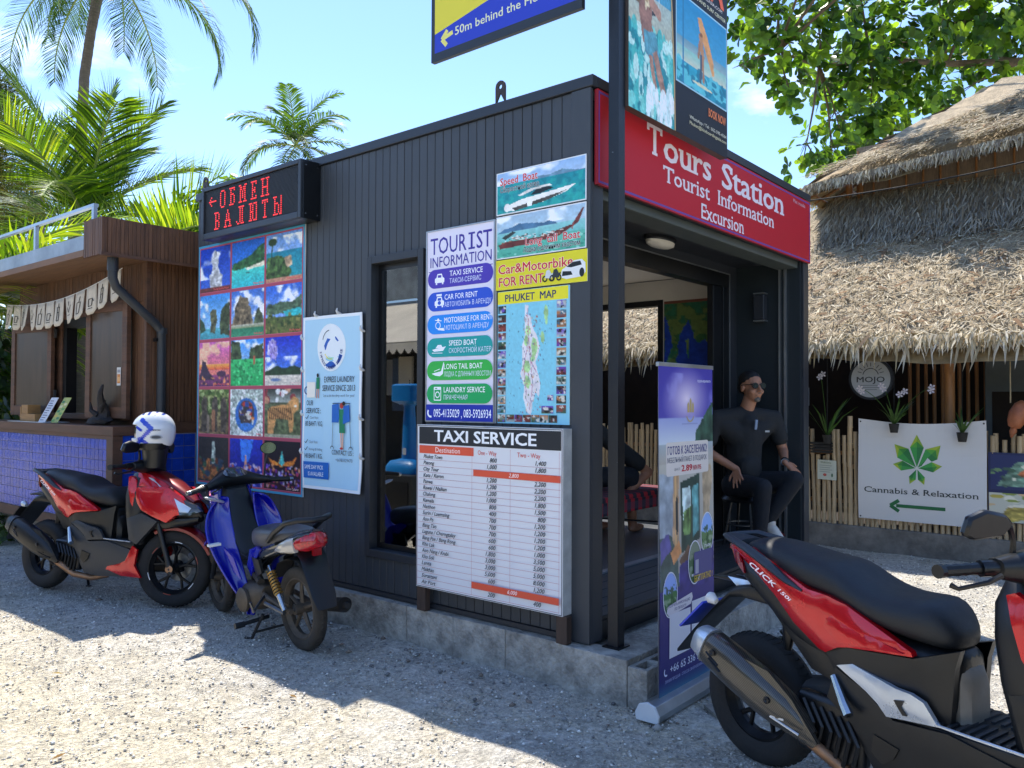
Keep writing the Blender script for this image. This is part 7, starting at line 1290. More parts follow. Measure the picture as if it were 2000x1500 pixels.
cap(s, rsh, rsh.lerp(ra_e, .62), .066, .066, 16); cap(s, lsh, lsh.lerp(la_e, .62), .066, .066, 16); ellip(s, pel+Fb*.07+Vector((0, 0, .10)), (.13, .10, .13)); ellip(s, pel-Vector((0, 0, .01)), (.165, .13, .09)); cap(s, mid+Fb*.03-Vector((0, 0, .04)), mid+Fb*.005+Vector((0, 0, .035)), .095, .068)
organic(s, 'polo_shirt', m_shirt, t, .011, 6)
q = MB(); 
for a in (-1, 1): q.add([neck+X*a*.03+Fb*.062+Vector((0, 0, -.015)), neck+X*a*.075+Fb*.03+Vector((0, 0, .028)), neck+X*a*.085-Fb*.02+Vector((0, 0, -.0)), neck+X*a*.05+Fb*.085+Vector((0, 0, -.06)), neck+X*a*.012+Fb*.082+Vector((0, 0, -.04))], [(0, 1, 2, 3, 4)])
q.build('collar', m_shirt, t).modifiers.new('solid', 'SOLIDIFY').thickness = .006
j = MB()
for h_, k_, f_ in ((-1, rkn, rft), (1, lkn, lft)): hp = pel+X*.085*h_-Vector((0, 0, .04)); cap(j, hp, k_, .105, .072, 18); cap(j, k_, f_+Vector((0, 0, .05)), .072, .052, 16)
ellip(j, pel-Vector((0, 0, .04)), (.165, .14, .11)); organic(j, 'jeans', m_jean, t, .011, 5)
for f_, dr in ((rft, Fb*.95+X*.25), (lft, Fb*.75+X*.35-Vector((0, 0, .55)))):
    dr = Vector(dr).normalized(); u_ = Vector((0, 0, 1)); u_ = (u_-dr*u_.dot(dr)).normalized(); sh = MB(); f0 = f_-Vector((0, 0, .0)); cap(sh, f0-dr*.03-u_*.0, f0+dr*.14-u_*.025, .042, .034, 14); cap(sh, f0-u_*-.03, f0-dr*.02-u_*.01, .04, .045, 14); cap(sh, f0+dr*.05, f0+dr*.19-u_*.035, .038, .026, 14); organic(sh, 'shoe', m_shoe, t, .008, 3)
    so_ = MB(); cap(so_, f0-dr*.045-u_*.045, f0+dr*.20-u_*.052, .043, .036, 14, .35, upv=u_); so_.build('sole', m_sole, t, smooth=1)
    MB().tube([f0+dr*.0-u_*.0+X*.046+u_*.015, f0+dr*.05+X*.049-u_*.012, f0+dr*.12+X*.043-u_*.0], [.002, .009, .002], 6).build('shoe_stripe', m_redd, t)
hr = MB(); ellip(hr, P_(0, -.024, .050), (.084, .100, .086), HM); ellip(hr, P_(0, -.07, .0), (.078, .052, .06), HM); o = organic(hr, 'hair', m_hair, t, .007, 3)
bd = MB(); ellip(bd, P_(0, .066, -.090), (.026, .026, .022), HM); ellip(bd, P_(0, .098, -.042), (.026, .006, .004), HM); organic(bd, 'beard', mat('grey_beard', '6a625a', .9, noise=(60, .4)), t, .004, 2)
g = MB()
for r in (-1, 1):
    pts = [P_(r*.034+.027*math.cos(a), .098-.012*abs(math.cos(a)), .012+.020*math.sin(a)) for a in [k*math.pi/8 for k in range(17)]]; g.tube(pts, .0032, 6); g.tube([P_(r*.062, .090, .020), P_(r*.084, .01, .018), P_(r*.084, -.03, .008)], .003, 6)
g.tube([P_(-.008, .106, .018), P_(.008, .106, .018)], .003, 6); g.build('glasses', m_black, t)
for r in (-1, 1): MB().add([P_(r*.034+.025*math.cos(a), .096, .012+.018*math.sin(a)) for a in [k*math.pi/8 for k in range(16)]], [tuple(range(16))]).build('lens', m_lens, t)
MB().tube([la_w-(la_w-la_e).normalized()*-.012, la_w-(la_w-la_e).normalized()*.018], .033, 16).build('watch', m_chrome, t, smooth=.8)
tg = MB(); c_ = che+Fb*.155+Vector((0, 0, .10)); tg.box((-.016, -.008, -.05), (.016, .006, .03), Matrix.Translation(c_)@Matrix.Rotation(.1, 4, 'X')); tg.build('folded_glasses', mat('blue_grey_lens', '7a93b0', .2, coat=1), t, bevel=.005)
P = Print(che+Fb*.166+X*.075+Vector((0, 0, .03)), tuple(X), (0, 0, 1)); P.rect(0, 0, .04, .014, 'a8aaa8'); P.build('badge', m_matte, t)
# stool below him
t = thing('stool', 'black metal stool under the seated man', 'stool', (2.75, .34, .352)); sc = Vector((pel.x, pel.y+.03, 0)); sc.y = min(sc.y, .33)
MB().lathe([(0, .70), (.17, .70), (.18, .72), (.16, .745), (0, .745)], Matrix.Translation((sc.x, sc.y, 0)), 24).build('seat', m_black, t, smooth=.7)
for a in range(4): a = math.pi/4+a*math.pi/2; MB().tube([(sc.x+.11*math.cos(a), sc.y+.11*math.sin(a), .70), (sc.x+.17*math.cos(a), sc.y+.17*math.sin(a), .352)], .011, 8).build('leg', m_black, t)
MB().tube([(sc.x+.14*math.cos(k*math.pi/10), sc.y+.14*math.sin(k*math.pi/10), .52) for k in range(21)], .008, 6).build('foot_ring', m_steel, t)
# person inside, leaning on the knee
t = thing('person', 'person in a black T-shirt sitting inside the kiosk, only an arm showing', 'person', (1.95, 1.75, .36))
pel = Vector((2.05, 1.72, .84)); rk = Vector((2.55, 1.30, .86)); rf = Vector((2.62, 1.32, .42)); lk = Vector((2.45, 1.62, .86)); lf = Vector((2.50, 1.60, .42)); sh_ = Vector((2.20, 1.42, 1.25)); sh2 = Vector((2.0, 1.80, 1.28)); el = Vector((2.72, 1.22, .88)); wr_ = Vector((2.46, 1.28, .70)); hd_ = Vector((1.92, 1.62, 1.56))
b = MB(); cap(b, sh_, el, .05, .04); cap(b, el, wr_, .042, .028); hand(b, wr_, (-.6, .1, -.7), (.5, 0, -.5)); cap(b, sh2, sh2+Vector((.25, .05, -.25)), .048, .04); cap(b, sh2+Vector((.25, .05, -.25)), Vector((2.42, 1.60, .95)), .04, .028); hand(b, (2.42, 1.60, .95), (.6, -.1, -.5), (0, 0, -1)); cap(b, (sh_+sh2)/2, hd_-Vector((0, 0, .05)), .06, .054); head(b, hd_, (.8, -.3, -.1), (0, 0, 1)); cap(b, rk+Vector((0, 0, -.1)), rf, .05, .04); cap(b, lk+Vector((0, 0, -.1)), lf, .05, .04); cap(b, sh_, sh2, .06, .06); ellip(b, rf+Vector((.06, 0, -.03)), (.12, .045, .035)); ellip(b, lf+Vector((.06, 0, -.03)), (.12, .045, .035)); organic(b, 'body', m_skin, t, .009, 4)
s = MB(); cap(s, pel, (sh_+sh2)/2-Vector((0, 0, .1)), .155, .15, 16); cap(s, sh_-Vector((0, 0, .04)), sh2-Vector((0, 0, .04)), .085, .085); cap(s, sh_, sh_.lerp(el, .78), .075, .075, 14); cap(s, sh2, sh2+Vector((.15, .03, -.16)), .075, .07, 14); organic(s, 't_shirt', m_shirt, t, .014, 5)
s = MB(); cap(s, pel-Vector((0, 0, .02)), rk, .11, .08, 16); cap(s, pel-Vector((0, 0, .02)), lk, .11, .08, 16); cap(s, rk, rk.lerp(rf, .3), .08, .07); cap(s, lk, lk.lerp(lf, .3), .08, .07); organic(s, 'shorts', m_jean, t, .014, 4); s = MB(); ellip(s, hd_+Vector((-.02, .01, .035)), (.09, .09, .09)); organic(s, 'hair', m_hair, t, .01, 3)
# bench with a plaid cushion, table
t = thing('bench', 'low metal bench with red plaid cushion inside the kiosk', 'bench', (2.3, 1.4, .355))
m_pl = mat('plaid', '6a1c20', .9); nt = m_pl.node_tree; N = nt.nodes.new; L = nt.links.new; tc = N('ShaderNodeTexCoord'); out = None
ck = []
for ax, scs in ((0, 16), (2, 16), (1, 16)):
    w_ = N('ShaderNodeTexWave'); w_.bands_direction = 'XYZ'[ax]; w_.inputs['Scale'].default_value = scs/6; L(tc.outputs['Object'], w_.inputs[0]); r_ = N('ShaderNodeMapRange'); r_.inputs[1].default_value = .45; r_.inputs[2].default_value = .55; L(w_.outputs['Fac'], r_.inputs[0]); ck.append(r_.outputs[0])
mx = N('ShaderNodeMix'); mx.data_type = 'RGBA'; mx.inputs['A'].default_value = lin('9a2028'); mx.inputs['B'].default_value = lin('26202a'); L(ck[0], mx.inputs['Factor']); mx2 = N('ShaderNodeMix'); mx2.data_type = 'RGBA'; L(mx.outputs['Result'], mx2.inputs['A']); mx2.inputs['B'].default_value = lin('4a3a48'); m3 = N('ShaderNodeMath'); m3.operation = 'MULTIPLY'; m3.inputs[1].default_value = .5; L(ck[1], m3.inputs[0]); L(m3.outputs[0], mx2.inputs['Factor']); L(mx2.outputs['Result'], nt.nodes['Principled BSDF'].inputs['Base Color'])
MB().box((1.5, 1.1, .68), (3.0, 2.0, .74)).build('cushion', m_pl, t, bevel=.02); MB().box((1.5, 1.085, .60), (3.0, 1.095, .70)).build('skirt_cloth', m_pl, t)
for x in (1.55, 2.95):
    for y in (1.15, 1.95): MB().tube([(x, y, .355), (x, y, .68)], .014, 8).build('leg', m_black, t)
MB().tube([(1.55, 1.15, .42), (2.95, 1.95, .62)], .008, 6).tube([(1.55, 1.15, .62), (2.95, 1.15, .42)], .008, 6).build('brace', m_black, t)
# things behind the window glass
SCY, SCZ = 4.88, .62
t = thing('weighing_scale', 'bright blue upright weighing scale on a dark cabinet across the yard', 'scale', (-3.2, SCY, SCZ)); m_bl = mat('sky_blue_enamel', '1580c8', .4, noise=(6, .08))
sx, sy, zb = -3.2, SCY, SCZ
MB().loft([ring((sx, sy, zb+z), (1, 0, 0), (0, 1, 0), a, b, 16, 4) for z, a, b in ((0, .2, .29), (.07, .2, .29), (.14, .16, .24), (.17, .09, .09))]).build('base', m_bl, t, smooth=.8)
MB().loft([ring((sx, sy, zb+z), (1, 0, 0), (0, 1, 0), a, a, 14, 3) for z, a in ((.16, .085), (.65, .07), (.80, .06), (.83, .075))]).build('column', m_bl, t, smooth=.8)
MB().loft([ring((sx, sy, zb+z), (1, 0, 0), (0, 1, 0), a, b, 18, 5) for z, a, b in ((.83, .08, .12), (.87, .15, .21), (1.06, .15, .21), (1.08, .12, .18))]).build('dial_head', m_bl, t, smooth=.8)
MB().box((sx+.081, sy-.03, zb+.22), (sx+.086, sy+.03, zb+.30)).build('label', m_white, t); MB().tube([(sx, sy, zb+1.08), (sx, sy, zb+1.13)], .008, 6).build('knob', m_chrome, t)
t = thing('side_cabinet', 'dark cabinet across the yard carrying the blue scale', 'cabinet', (-3.2, SCY, 0)); MB().box((-3.5, SCY-.35, .01), (-2.9, SCY+.35, SCZ-.005)).build('carcass', m_deck, t, bevel=.004); MB().box((-2.899, SCY-.3, .1), (-2.89, SCY+.3, SCZ-.08)).build('door', m_blackp, t)
t = thing('clothes_rail', 'dim rail of grey clothes behind the kiosk window', 'clothes rail', (1.2, 2.9, .36)); MB().tube([(.5, 2.8, 1.9), (1.6, 3.1, 1.9)], .012, 6).tube([(.5, 2.8, .36), (.5, 2.8, 1.9)], .012, 6).tube([(1.6, 3.1, .36), (1.6, 3.1, 1.9)], .012, 6).build('frame', m_steel, t)
for i in range(7): x = .6+i*.14; MB().loft([[Vector((x+a, 2.83+.27*(x-.5)+b, z)) for a, b in ((-.03, -.12*k), (.03, -.12*k), (.035, .12*k), (-.025, .12*k))] for z, k in ((1.2, 1.2), (1.5, 1), (1.8, .9), (1.87, .3))]).build('garment', mat('cloth_%d' % i, random.choice(['6a6c70', '8f8c88', '3a3c40', '55505a']), .9), t)
# ------------------------------------------------------------------ palms and trees
m_palm = mat('palm_leaf', 'ffffff', .5, attr='Col', transl=.42, spec=.3); m_rach = mat('palm_rachis', '8a9a4c', .5, noise=(10, .2)); m_trunk = mat('palm_trunk', '6b6156', .9, noise=(7, .3), stretch=(1, 1, 9), bump=(30, .7)); m_bark = mat('tree_bark', '6a5a48', .85, noise=(8, .3), bump=(30, .6))
def frond(parent, base, az, el, ln, droop, leaf, n, cols, hang=.35, vee=.5, seed=0, roll=0., width=.032):
    r = np.random.RandomState(seed); h = Vector((math.cos(az), math.sin(az), 0)); p = Vector(base); pts = [p.copy()]; a = el; k = 22
    for i in range(k): a -= droop/k*(.45+1.1*i/k); p = p+(h*math.cos(a)+Vector((0, 0, math.sin(a))))*ln/k; pts.append(p.copy())
    V, F, C = [], [], []; cl = [lin(c)[:3] for c in cols]; side0 = Vector((-h.y, h.x, 0))
    side0 = (side0*math.cos(roll)+Vector((0, 0, 1))*math.sin(roll)).normalized()
    for j in range(n):
        s = .10+.90*(j+.5)/n; q = s*k; i = min(int(q), k-1); b = pts[i].lerp(pts[i+1], q-i); T = (pts[i+1]-pts[i]).normalized(); S = (side0-T*side0.dot(T)).normalized(); U = S.cross(T); U = U if U.z > 0 else -U
        L_ = leaf*(math.sin(math.pi*(.12+.80*s))**.7)*(.9+.2*r.rand())
        for sg in (-1, 1):
            d = (S*sg*1.0+T*(.55+.75*s)+U*(vee*(1-s*.5)+.12*r.randn())).normalized(); b2 = b+T*(.01*r.randn()); m1 = b2+d*L_*.5; d2 = (d-Vector((0, 0, hang*(.6+.8*r.rand())))).normalized(); e = m1+d2*L_*.5
            w = T*width*.5*(.8+.4*r.rand()); wn = U*width*.18; c = cl[r.randint(len(cl))]; f = .75+.5*r.rand(); c = [x*f for x in c]+[1]; kk = len(V)
            V += [b2-w*.6, b2+w*.6, m1+w+wn, m1-w-wn, e]; C += [c]*5; F += [(kk, kk+1, kk+2), (kk, kk+2, kk+3), (kk+3, kk+2, kk+4)]
    o = fastmesh('frond', [tuple(v) for v in V], F, m_palm, parent, C)
    q = MB().tube(pts, [.022*(1-.8*i/k)+.004 for i in range(k+1)], 6).build('midrib', m_rach, o, smooth=1, world=False); return o
GR = ['3c5a1c', '4c6c24', '324c1a', '5a7a2c', '40602a']; YG = ['7a9a20', '94ac28', '6a8a1c', 'a8b838', '587a1e']; DG = ['2c4420', '3a5428', '24381c', '46602e']
def ring_trunk(parent, pts, rs):
    P_ = []; R_ = []
    for i in range(len(pts)-1):
        for k in range(10): s = k/10; P_.append(Vector(pts[i]).lerp(Vector(pts[i+1]), s)); R_.append((rs[i]+(rs[i+1]-rs[i])*s)*(1.0+.05*(k % 2)))
    MB().tube(P_, R_, 12).build('trunk', m_trunk, parent, smooth=1)
# tall palm
t = thing('tall_palm', 'tall coconut palm with a slim leaning trunk and its crown above the frame', 'palm', (3.2, 14.5, 0))
ring_trunk(t, [(3.1, 14.6, 0), (3.2, 14.5, 3.5), (3.28, 14.3, 6.85), (3.29, 14.25, 7.86), (3.36, 14.14, 8.77), (3.48, 13.95, 9.99)], [.18, .13, .10, .092, .088, .11])
cc = Vector((3.50, 13.93, 10.1)); rdir = Vector((.637, -.770, 0)); az0 = math.atan2(rdir.y, rdir.x)
for i, (a, e, l, d) in enumerate(((az0+.1, .35, 3.1, 2.1), (az0-.35, .75, 3.3, 2.2), (az0+.5, .1, 2.6, 2.0), (az0+math.pi, .5, 3.2, 1.9), (az0+math.pi-.4, .2, 3.0, 2.0), (az0+math.pi+.5, .9, 3.2, 1.8), (az0+1.5, .0, 2.3, 1.6), (az0-1.5, -.1, 2.2, 1.7), (az0-1.0, .5, 3.0, 2.2), (az0+2.2, .8, 3.0, 2), (az0+.0, 1.2, 3.0, 1.6), (az0+3.0, 1.2, 3.0, 1.6), (az0-1.9, -.6, 1.9, 1.0), (az0-.9, -.4, 2.4, 1.3), (az0+2.6, -.3, 2.2, 1.4))): frond(t, cc, a, e, l*1.3, d, .80, 100, GR+DG[:2], .8, .12, 200+i, width=.022)
# broad palm clump behind the bar
t = thing('broad_palm', 'young broad palm with wide upright fronds rising behind the bar roof', 'palm', (2.1, 11.2, 0)); cc = Vector((2.05, 11.1, 4.3)); ring_trunk(t, [(2.1, 11.2, 0), (2.05, 11.15, 4.3)], [.2, .16])
for i, (a, e, l, d) in enumerate(((az0+math.pi+.2, 1.28, 2.7, .45), (az0+math.pi, .95, 2.8, .8), (az0+.2, 1.5, 2.3, .25), (az0, 1.2, 2.3, .45), (az0+.3, .85, 2.0, .7), (az0+math.pi-.5, .45, 2.4, 1.0), (az0-.9, 1.0, 2.6, 1.0), (az0-1.3, .45, 2.5, 1.2), (az0+1.6, 1.1, 2.7, .9), (az0+2.0, .6, 2.6, 1.1), (az0-.4, .2, 2.3, .9), (az0-1.8, .9, 2.6, 1.0), (az0+math.pi+.6, -.1, 2.2, .9), (az0-.7, -.15, 2.1, .9))): frond(t, cc, a, e, l, d, .90, 84, YG+GR if i % 2 else YG[:3]+GR[:4], .18, .35, 230+i, width=.036)
t = thing('near_left_palm', 'yellow-green palm fronds spreading over the bar roof at the far left', 'palm', (-.4, 8.4, 0)); cc = Vector((-.35, 8.55, 2.7)); ring_trunk(t, [(-.4, 8.9, 0), (-.35, 8.6, 2.7)], [.14, .12])
for i, (a, e, l, d) in enumerate(((az0+.1, .85, 2.1, .9), (az0-.3, .55, 2.0, .8), (az0+.5, .35, 2.1, .9), (az0+.9, .8, 2.2, .9), (az0-.8, .2, 1.8, .8), (az0+math.pi, .8, 2.0, .9), (az0+.2, -.1, 1.8, .7), (az0+1.6, .5, 2.2, .9), (az0-.1, -.35, 1.6, .5))): frond(t, cc, a, e, l, d, .70, 46, YG, .25, .3, 260+i, width=.04)
t = thing('fan_frond_palm', 'low palm with one upright comb-like frond between the bar and the LED sign', 'palm', (1.7, 9.2, 0)); cc = Vector((1.75, 8.95, 3.2)); ring_trunk(t, [(1.7, 9.2, 0), (1.75, 9.0, 3.2)], [.14, .11])
for i, (a, e, l, d, ro) in enumerate(((az0+.15, .75, 2.1, .35, 0), (az0, 1.05, 2.0, .5, .3), (az0+.3, .35, 1.9, .5, 0), (az0+math.pi, .9, 1.8, .7, 0), (az0-.6, .6, 1.8, .7, 0), (az0+1.2, .8, 2.0, .6, 0))): frond(t, cc, a, e, l, d, .95, 44, YG+GR[:1], .0, .8, 280+i, ro, width=.04)
t = thing('far_palm', 'distant coconut palm crown showing above the kiosk roof line', 'palm', (14.3, 22.8, 0)); cc = Vector((14.3, 22.8, 10.9)); ring_trunk(t, [(14.3, 22.9, 0), (14.3, 22.8, 10.8)], [.25, .17])
for i in range(17):
    a = az0+i*2.4; e = 1.35-.11*i; frond(t, cc, a, e, 2.7, 1.1+.05*i, .75, 40, GR if i < 10 else DG, .4, .3, 300+i, width=.06)
t = thing('dark_palm', 'darker palm crown behind the pine at the far left', 'palm', (4.4, 21, 0)); cc = Vector((4.3, 19.3, 7.4)); ring_trunk(t, [(4.4, 19.4, 0), (4.3, 19.3, 7.3)], [.2, .15])
for i in range(13): frond(t, cc, az0+i*2.4, 1.2-.12*i, 2.2, 1.1, .55, 36, DG+GR[:1], .4, .3, 330+i, width=.045)
t = thing('back_palm', 'shaded palm fronds seen through the bar window', 'palm', (1.4, 12.5, 0)); cc = Vector((1.3, 12.0, 2.9)); ring_trunk(t, [(1.4, 12.2, 0), (1.3, 12.0, 2.9)], [.16, .13])
for i in range(12): frond(t, cc, az0+i*2.4, .9-.12*i, 2.3, 1.2, .7, 40, GR+YG[3:4], .5, .2, 350+i, width=.045)
# feathery pine
def feather(parent, blobs, n, l0, l1, cols, seed, name='foliage', w=.006, m=None):
    r = np.random.RandomState(seed); B_ = np.array(blobs, float); pk = r.choice(len(B_), n, p=B_[:, 3]**3/np.sum(B_[:, 3]**3)); d = r.randn(n, 3); d /= np.linalg.norm(d, axis=1)[:, None]; c = B_[pk, :3]+d*(B_[pk, 3]*r.rand(n)**.5)[:, None]*np.array([1, 1, .8])
    a = d*.6+r.randn(n, 3)*.5; a[:, 2] -= .3; a /= np.linalg.norm(a, axis=1)[:, None]; s = np.cross(a, r.randn(n, 3)); s /= np.linalg.norm(s, axis=1)[:, None]; l = (l0+(l1-l0)*r.rand(n))[:, None]
    V = np.stack([c-s*w, c+s*w, c+a*l+s*w*.4], 1).reshape(-1, 3); F = np.arange(3*n).reshape(-1, 3); cl = np.array([lin(c_)[:3] for c_ in cols])[r.randint(len(cols), size=n)]*(.6+.8*r.rand(n, 1)); C4 = np.repeat(np.concatenate([cl, np.ones((n, 1))], 1), 3, 0)
    o = fastmesh(name, V, F, m or m_palm, parent, C4); o['kind'] = 'stuff'; return o
t = thing('feathery_pine', 'feathery yellowish pine tree at the far left edge', 'pine tree', (3, 20.6, 0)); MB().tube([(3.0, 20.6, 0), (3.2, 20.5, 5), (3.4, 20.3, 9.5)], [.25, .18, .08], 10).build('trunk', m_bark, t, smooth=1)
bl = [(3.6, 20.1, 9.1, .6), (3.3, 20.3, 8.3, .9), (3.9, 19.9, 8.2, .45), (3.5, 20.2, 7.2, .8), (4.3, 19.6, 6.9, .5), (3.7, 20.0, 6.4, .9), (4.4, 19.5, 6.2, .6), (3.5, 20.1, 5.3, 1.1), (2.8, 20.7, 9.6, 1.0), (2.8, 20.7, 7.6, 1.2)]
feather(t, bl[:1]+bl[8:9], 9000, .12, .3, ['3c4a2c', '4a5634'], 1, w=.012); feather(t, bl[1:], 30000, .15, .35, ['7c7c3c', '94904c', '66703a', 'a89c58'], 2, w=.011)
for i, b in enumerate(bl[:8]): MB().tube([(3.3, 20.4, b[2]-.5), (b[0], b[1], b[2])], [.05, .015], 6).build('branch', m_bark, t)
# leaf mesh and broad-leaved tree
m_leaf = mat('broad_leaf', '55782a', .38, noise=(3, .25), rnd=.4, transl=.55); m_leafc = mat('broad_leaves', 'ffffff', .38, attr='Col', transl=.55)
LF = np.array([(0, 0, 0), (.3, .20, .03), (.3, -.20, .03), (.62, .33, .05), (.62, -.33, .05), (.88, .24, .0), (.88, -.24, .0), (1.0, 0, -.05), (.5, 0, -.03)]); LFF = [(0, 1, 8), (0, 8, 2), (1, 3, 8), (2, 8, 4), (3, 5, 8), (4, 8, 6), (5, 7, 8), (6, 8, 7)]
def leaves(parent, blobs, nclu, per, size, cols, seed, nparts=0, name='leaves', shell=.33):
    r = np.random.RandomState(seed); B_ = np.array(blobs, float); wt = B_[:, 3]**2.2; pk = r.choice(len(B_), nclu, p=wt/wt.sum()); d = r.randn(nclu, 3); d /= np.linalg.norm(d, axis=1)[:, None]; c = B_[pk, :3]+d*(B_[pk, 3]*r.rand(nclu)**shell)[:, None]
    V, F, C = [], [], []; cl = np.array([lin(c_)[:3] for c_ in cols]); items = []
    for k in range(nclu):
        hd = (Vector(d[k])+Vector((0, 0, .5))).normalized(); tone = .7+.6*r.rand(); base_c = cl[r.randint(len(cl))]
        for j in range(per):
            a = 6.28*j/per+r.rand(); t1 = hd.orthogonal().normalized(); t2 = hd.cross(t1); x = (t1*math.cos(a)+t2*math.sin(a)+hd*(.25+.4*r.rand())+Vector((0, 0, -.25))).normalized(); y = hd.cross(x).normalized(); z = x.cross(y); s = size*(.6+.7*r.rand())
            items.append((Vector(c[k])+Vector(d[k])*.02, x, y, z, s, base_c*tone*(.8+.4*r.rand())))
    camp = np.array([-3.535, -2.399, 1.5]); items.sort(key=lambda q: (q[0]-Vector(camp)).length/q[4])
    out = 0
    for p, x, y, z, s, cc_ in items:
        if out < nparts and (p-Vector(camp)).length < 16:
            if out == 0: me = MB().add([tuple(v) for v in LF], LFF).mesh('leaf'); me.materials.append(m_leaf); leaves.me = me
            o = bpy.data.objects.new('leaf', leaves.me); COL.objects.link(o); o.parent = parent; M = Matrix((x, y, z)).transposed().to_4x4()@Matrix.Diagonal((s, s, s, 1)); M.translation = p-parent.location; o.matrix_local = M; out += 1; continue
        k = len(V); V += [tuple(p+x*(q[0]*s)+y*(q[1]*s)+z*(q[2]*s)) for q in LF]; F += [tuple(i+k for i in f) for f in LFF]; C += [(*cc_, 1)]*9
    o = fastmesh(name, V, F, m_leafc, parent, C); o['kind'] = 'stuff'; return o
t = thing('broad_leaf_tree', 'large broad-leaved tree with glossy green leaves arching over the thatched hut', 'tree', (16, -3.6, 0))
BL = [(5.50,1.44,5.97,0.48),(6.03,1.28,5.68,0.50),(6.50,1.01,6.08,0.63),(7.27,0.88,5.65,0.60),(7.20,0.99,5.05,0.46),(6.71,1.28,4.60,0.27),(7.25,1.10,4.68,0.32),(7.64,0.41,6.18,0.80),(8.86,0.52,5.93,0.6),(8.75,-0.15,6.65,0.83),(9.97,-0.06,6.6,0.5),(9.20,-0.68,6.65,0.8),(7.97,0.83,5.36,0.56),(5.21,1.50,5.35,0.24),(5.60,1.29,6.69,0.66),(6.69,0.76,7.10,0.82),(7.83,0.15,7.51,1.00),(8.46,-0.62,7.62,1.00),(9.81,-1.44,7.1,1.04),(10.34,-1.27,6.5,0.8),(5.90,1.14,5.17,0.28),(10.30,0.35,6.2,0.5),(8.43,0.85,5.3,0.40)]
SC_ = 1.38; CP = Vector((-3.535, -2.399, 1.5))
def far(q): return CP+(Vector(q)-CP)*SC_
BL = [(*far(b[:3]), b[3]*SC_) for b in BL]+[(7.6, 1.4, 8.1, .5), (8.3, .5, 8.5, .55), (9.0, -.5, 8.8, .5)]  # last three clumps: unseen above the view, added to dapple the upper roof
leaves(t, BL, 2100, 6, .165, ['45661f', '587a28', '38581c', '6c8c2c', '80a038', '30501c'], 5, 290, shell=.45)
mn = [Vector((16, -3.6, 0)), Vector((15.8, -3.3, 3)), Vector((15.6, -3., 5.8))]+[far(q) for q in ((10.6, -1.8, 5.75), (9.29, -.79, 6.14), (8.62, .02, 6.10), (7.54, .7, 5.99), (6.71, 1.08, 5.72), (5.99, 1.33, 5.74))]
MB().tube(mn[:4], [.3, .26, .2, .15], 12).build('trunk', m_bark, t, smooth=1); MB().tube(mn[3:], [.12, .08, .06, .045, .03, .015], 8).build('limb', m_bark, t, smooth=1); MB().tube([mn[2], far((10.3, -.6, 5.4)), far((9.4, .3, 5.5)), far((8.4, .9, 5.3))], [.14, .07, .05, .02], 8).build('limb', m_bark, t, smooth=1)
R_ = random.Random(3)
for b in BL: 
    s = min(mn[3:], key=lambda q: (q-Vector(b[:3])).length); e = Vector(b[:3]); m_ = s.lerp(e, .5)+Vector((R_.uniform(-.1, .1), R_.uniform(-.1, .1), .08))
    MB().tube([s, m_, e], [.03, .018, .008], 6).build('branch', m_bark, t, smooth=1)
    for k in range(5): MB().tube([m_.lerp(e, R_.random()), e+Vector((R_.uniform(-1, 1), R_.uniform(-1, 1), R_.uniform(-.8, .8)))*b[3]*.8], [.009, .003], 5).build('twig', m_bark, t)
# thin twigs right of the billboard
t = thing('thin_twigs', 'sparse pale twigs rising behind the red sign', 'shrub', (7.2, 2.2, 0)); q = MB()
for i in range(9): a = Vector((7.0+.2*i*.3, 2.1+.05*i, 3.2)); e = Vector((6.9+.05*i, 2.35-.09*i, 4.0+R_.random()*.55)); q.tube([a, a.lerp(e, .6)+Vector((.05, 0, .05)), e], [.006, .004, .002], 4)
q.tube([(7.2, 2.2, 0), (7.1, 2.1, 3.2)], .02, 6).build('stems', m_bark, t); feather(t, [(6.95, 2.2, 4.3, .22), (6.95, 1.75, 3.9, .2), (7.0, 1.95, 4.1, .2)], 500, .03, .07, ['8a8f78', 'a0a48c'], 6, w=.006)
# shrubs
def shrub(label, blobs, n, size, cols, seed, name='leafy_shrub'):
    t = thing(name, label, 'shrub', (blobs[0][0], blobs[0][1], 0)); MB().tube([(blobs[0][0], blobs[0][1], 0), blobs[0][:3]], [.06, .03], 8).build('stem', m_bark, t); leaves(t, blobs, n, 5, size, cols, seed); return t
shrub('bright green leafy bush top just above the LED sign', [(2.9, 8.1, 4.35, .38), (3.35, 7.6, 4.45, .32), (3.7, 7.2, 4.55, .26), (2.6, 8.5, 4.2, .45), (2.5, 8.9, 3.2, .8)], 330, .13, ['6a8c28', '84a434', '50741e'], 11)
shrub('dark bush behind the bar seen under its eave', [(-.2, 10.4, 1.2, .9), (.8, 11.2, 1.6, 1.0), (.2, 10.8, 2.2, .6), (2, 12, 1.4, 1.1)], 900, .14, ['2c4420', '3c5a24', '243a1c'], 12)
shrub('low weeds along the foot of the bar slab', [(-.4, 7.6, .1, .22), (-.5, 8.2, .1, .25), (-.35, 7.0, .06, .16)], 200, .06, ['4a6428', '6a7c34', '38521f'], 13, 'weeds')
MBp = thing('small_thatch_shelter', 'small thatched shelter with bamboo posts at the far left edge', 'shelter', (-1.0, 10.2, 0))
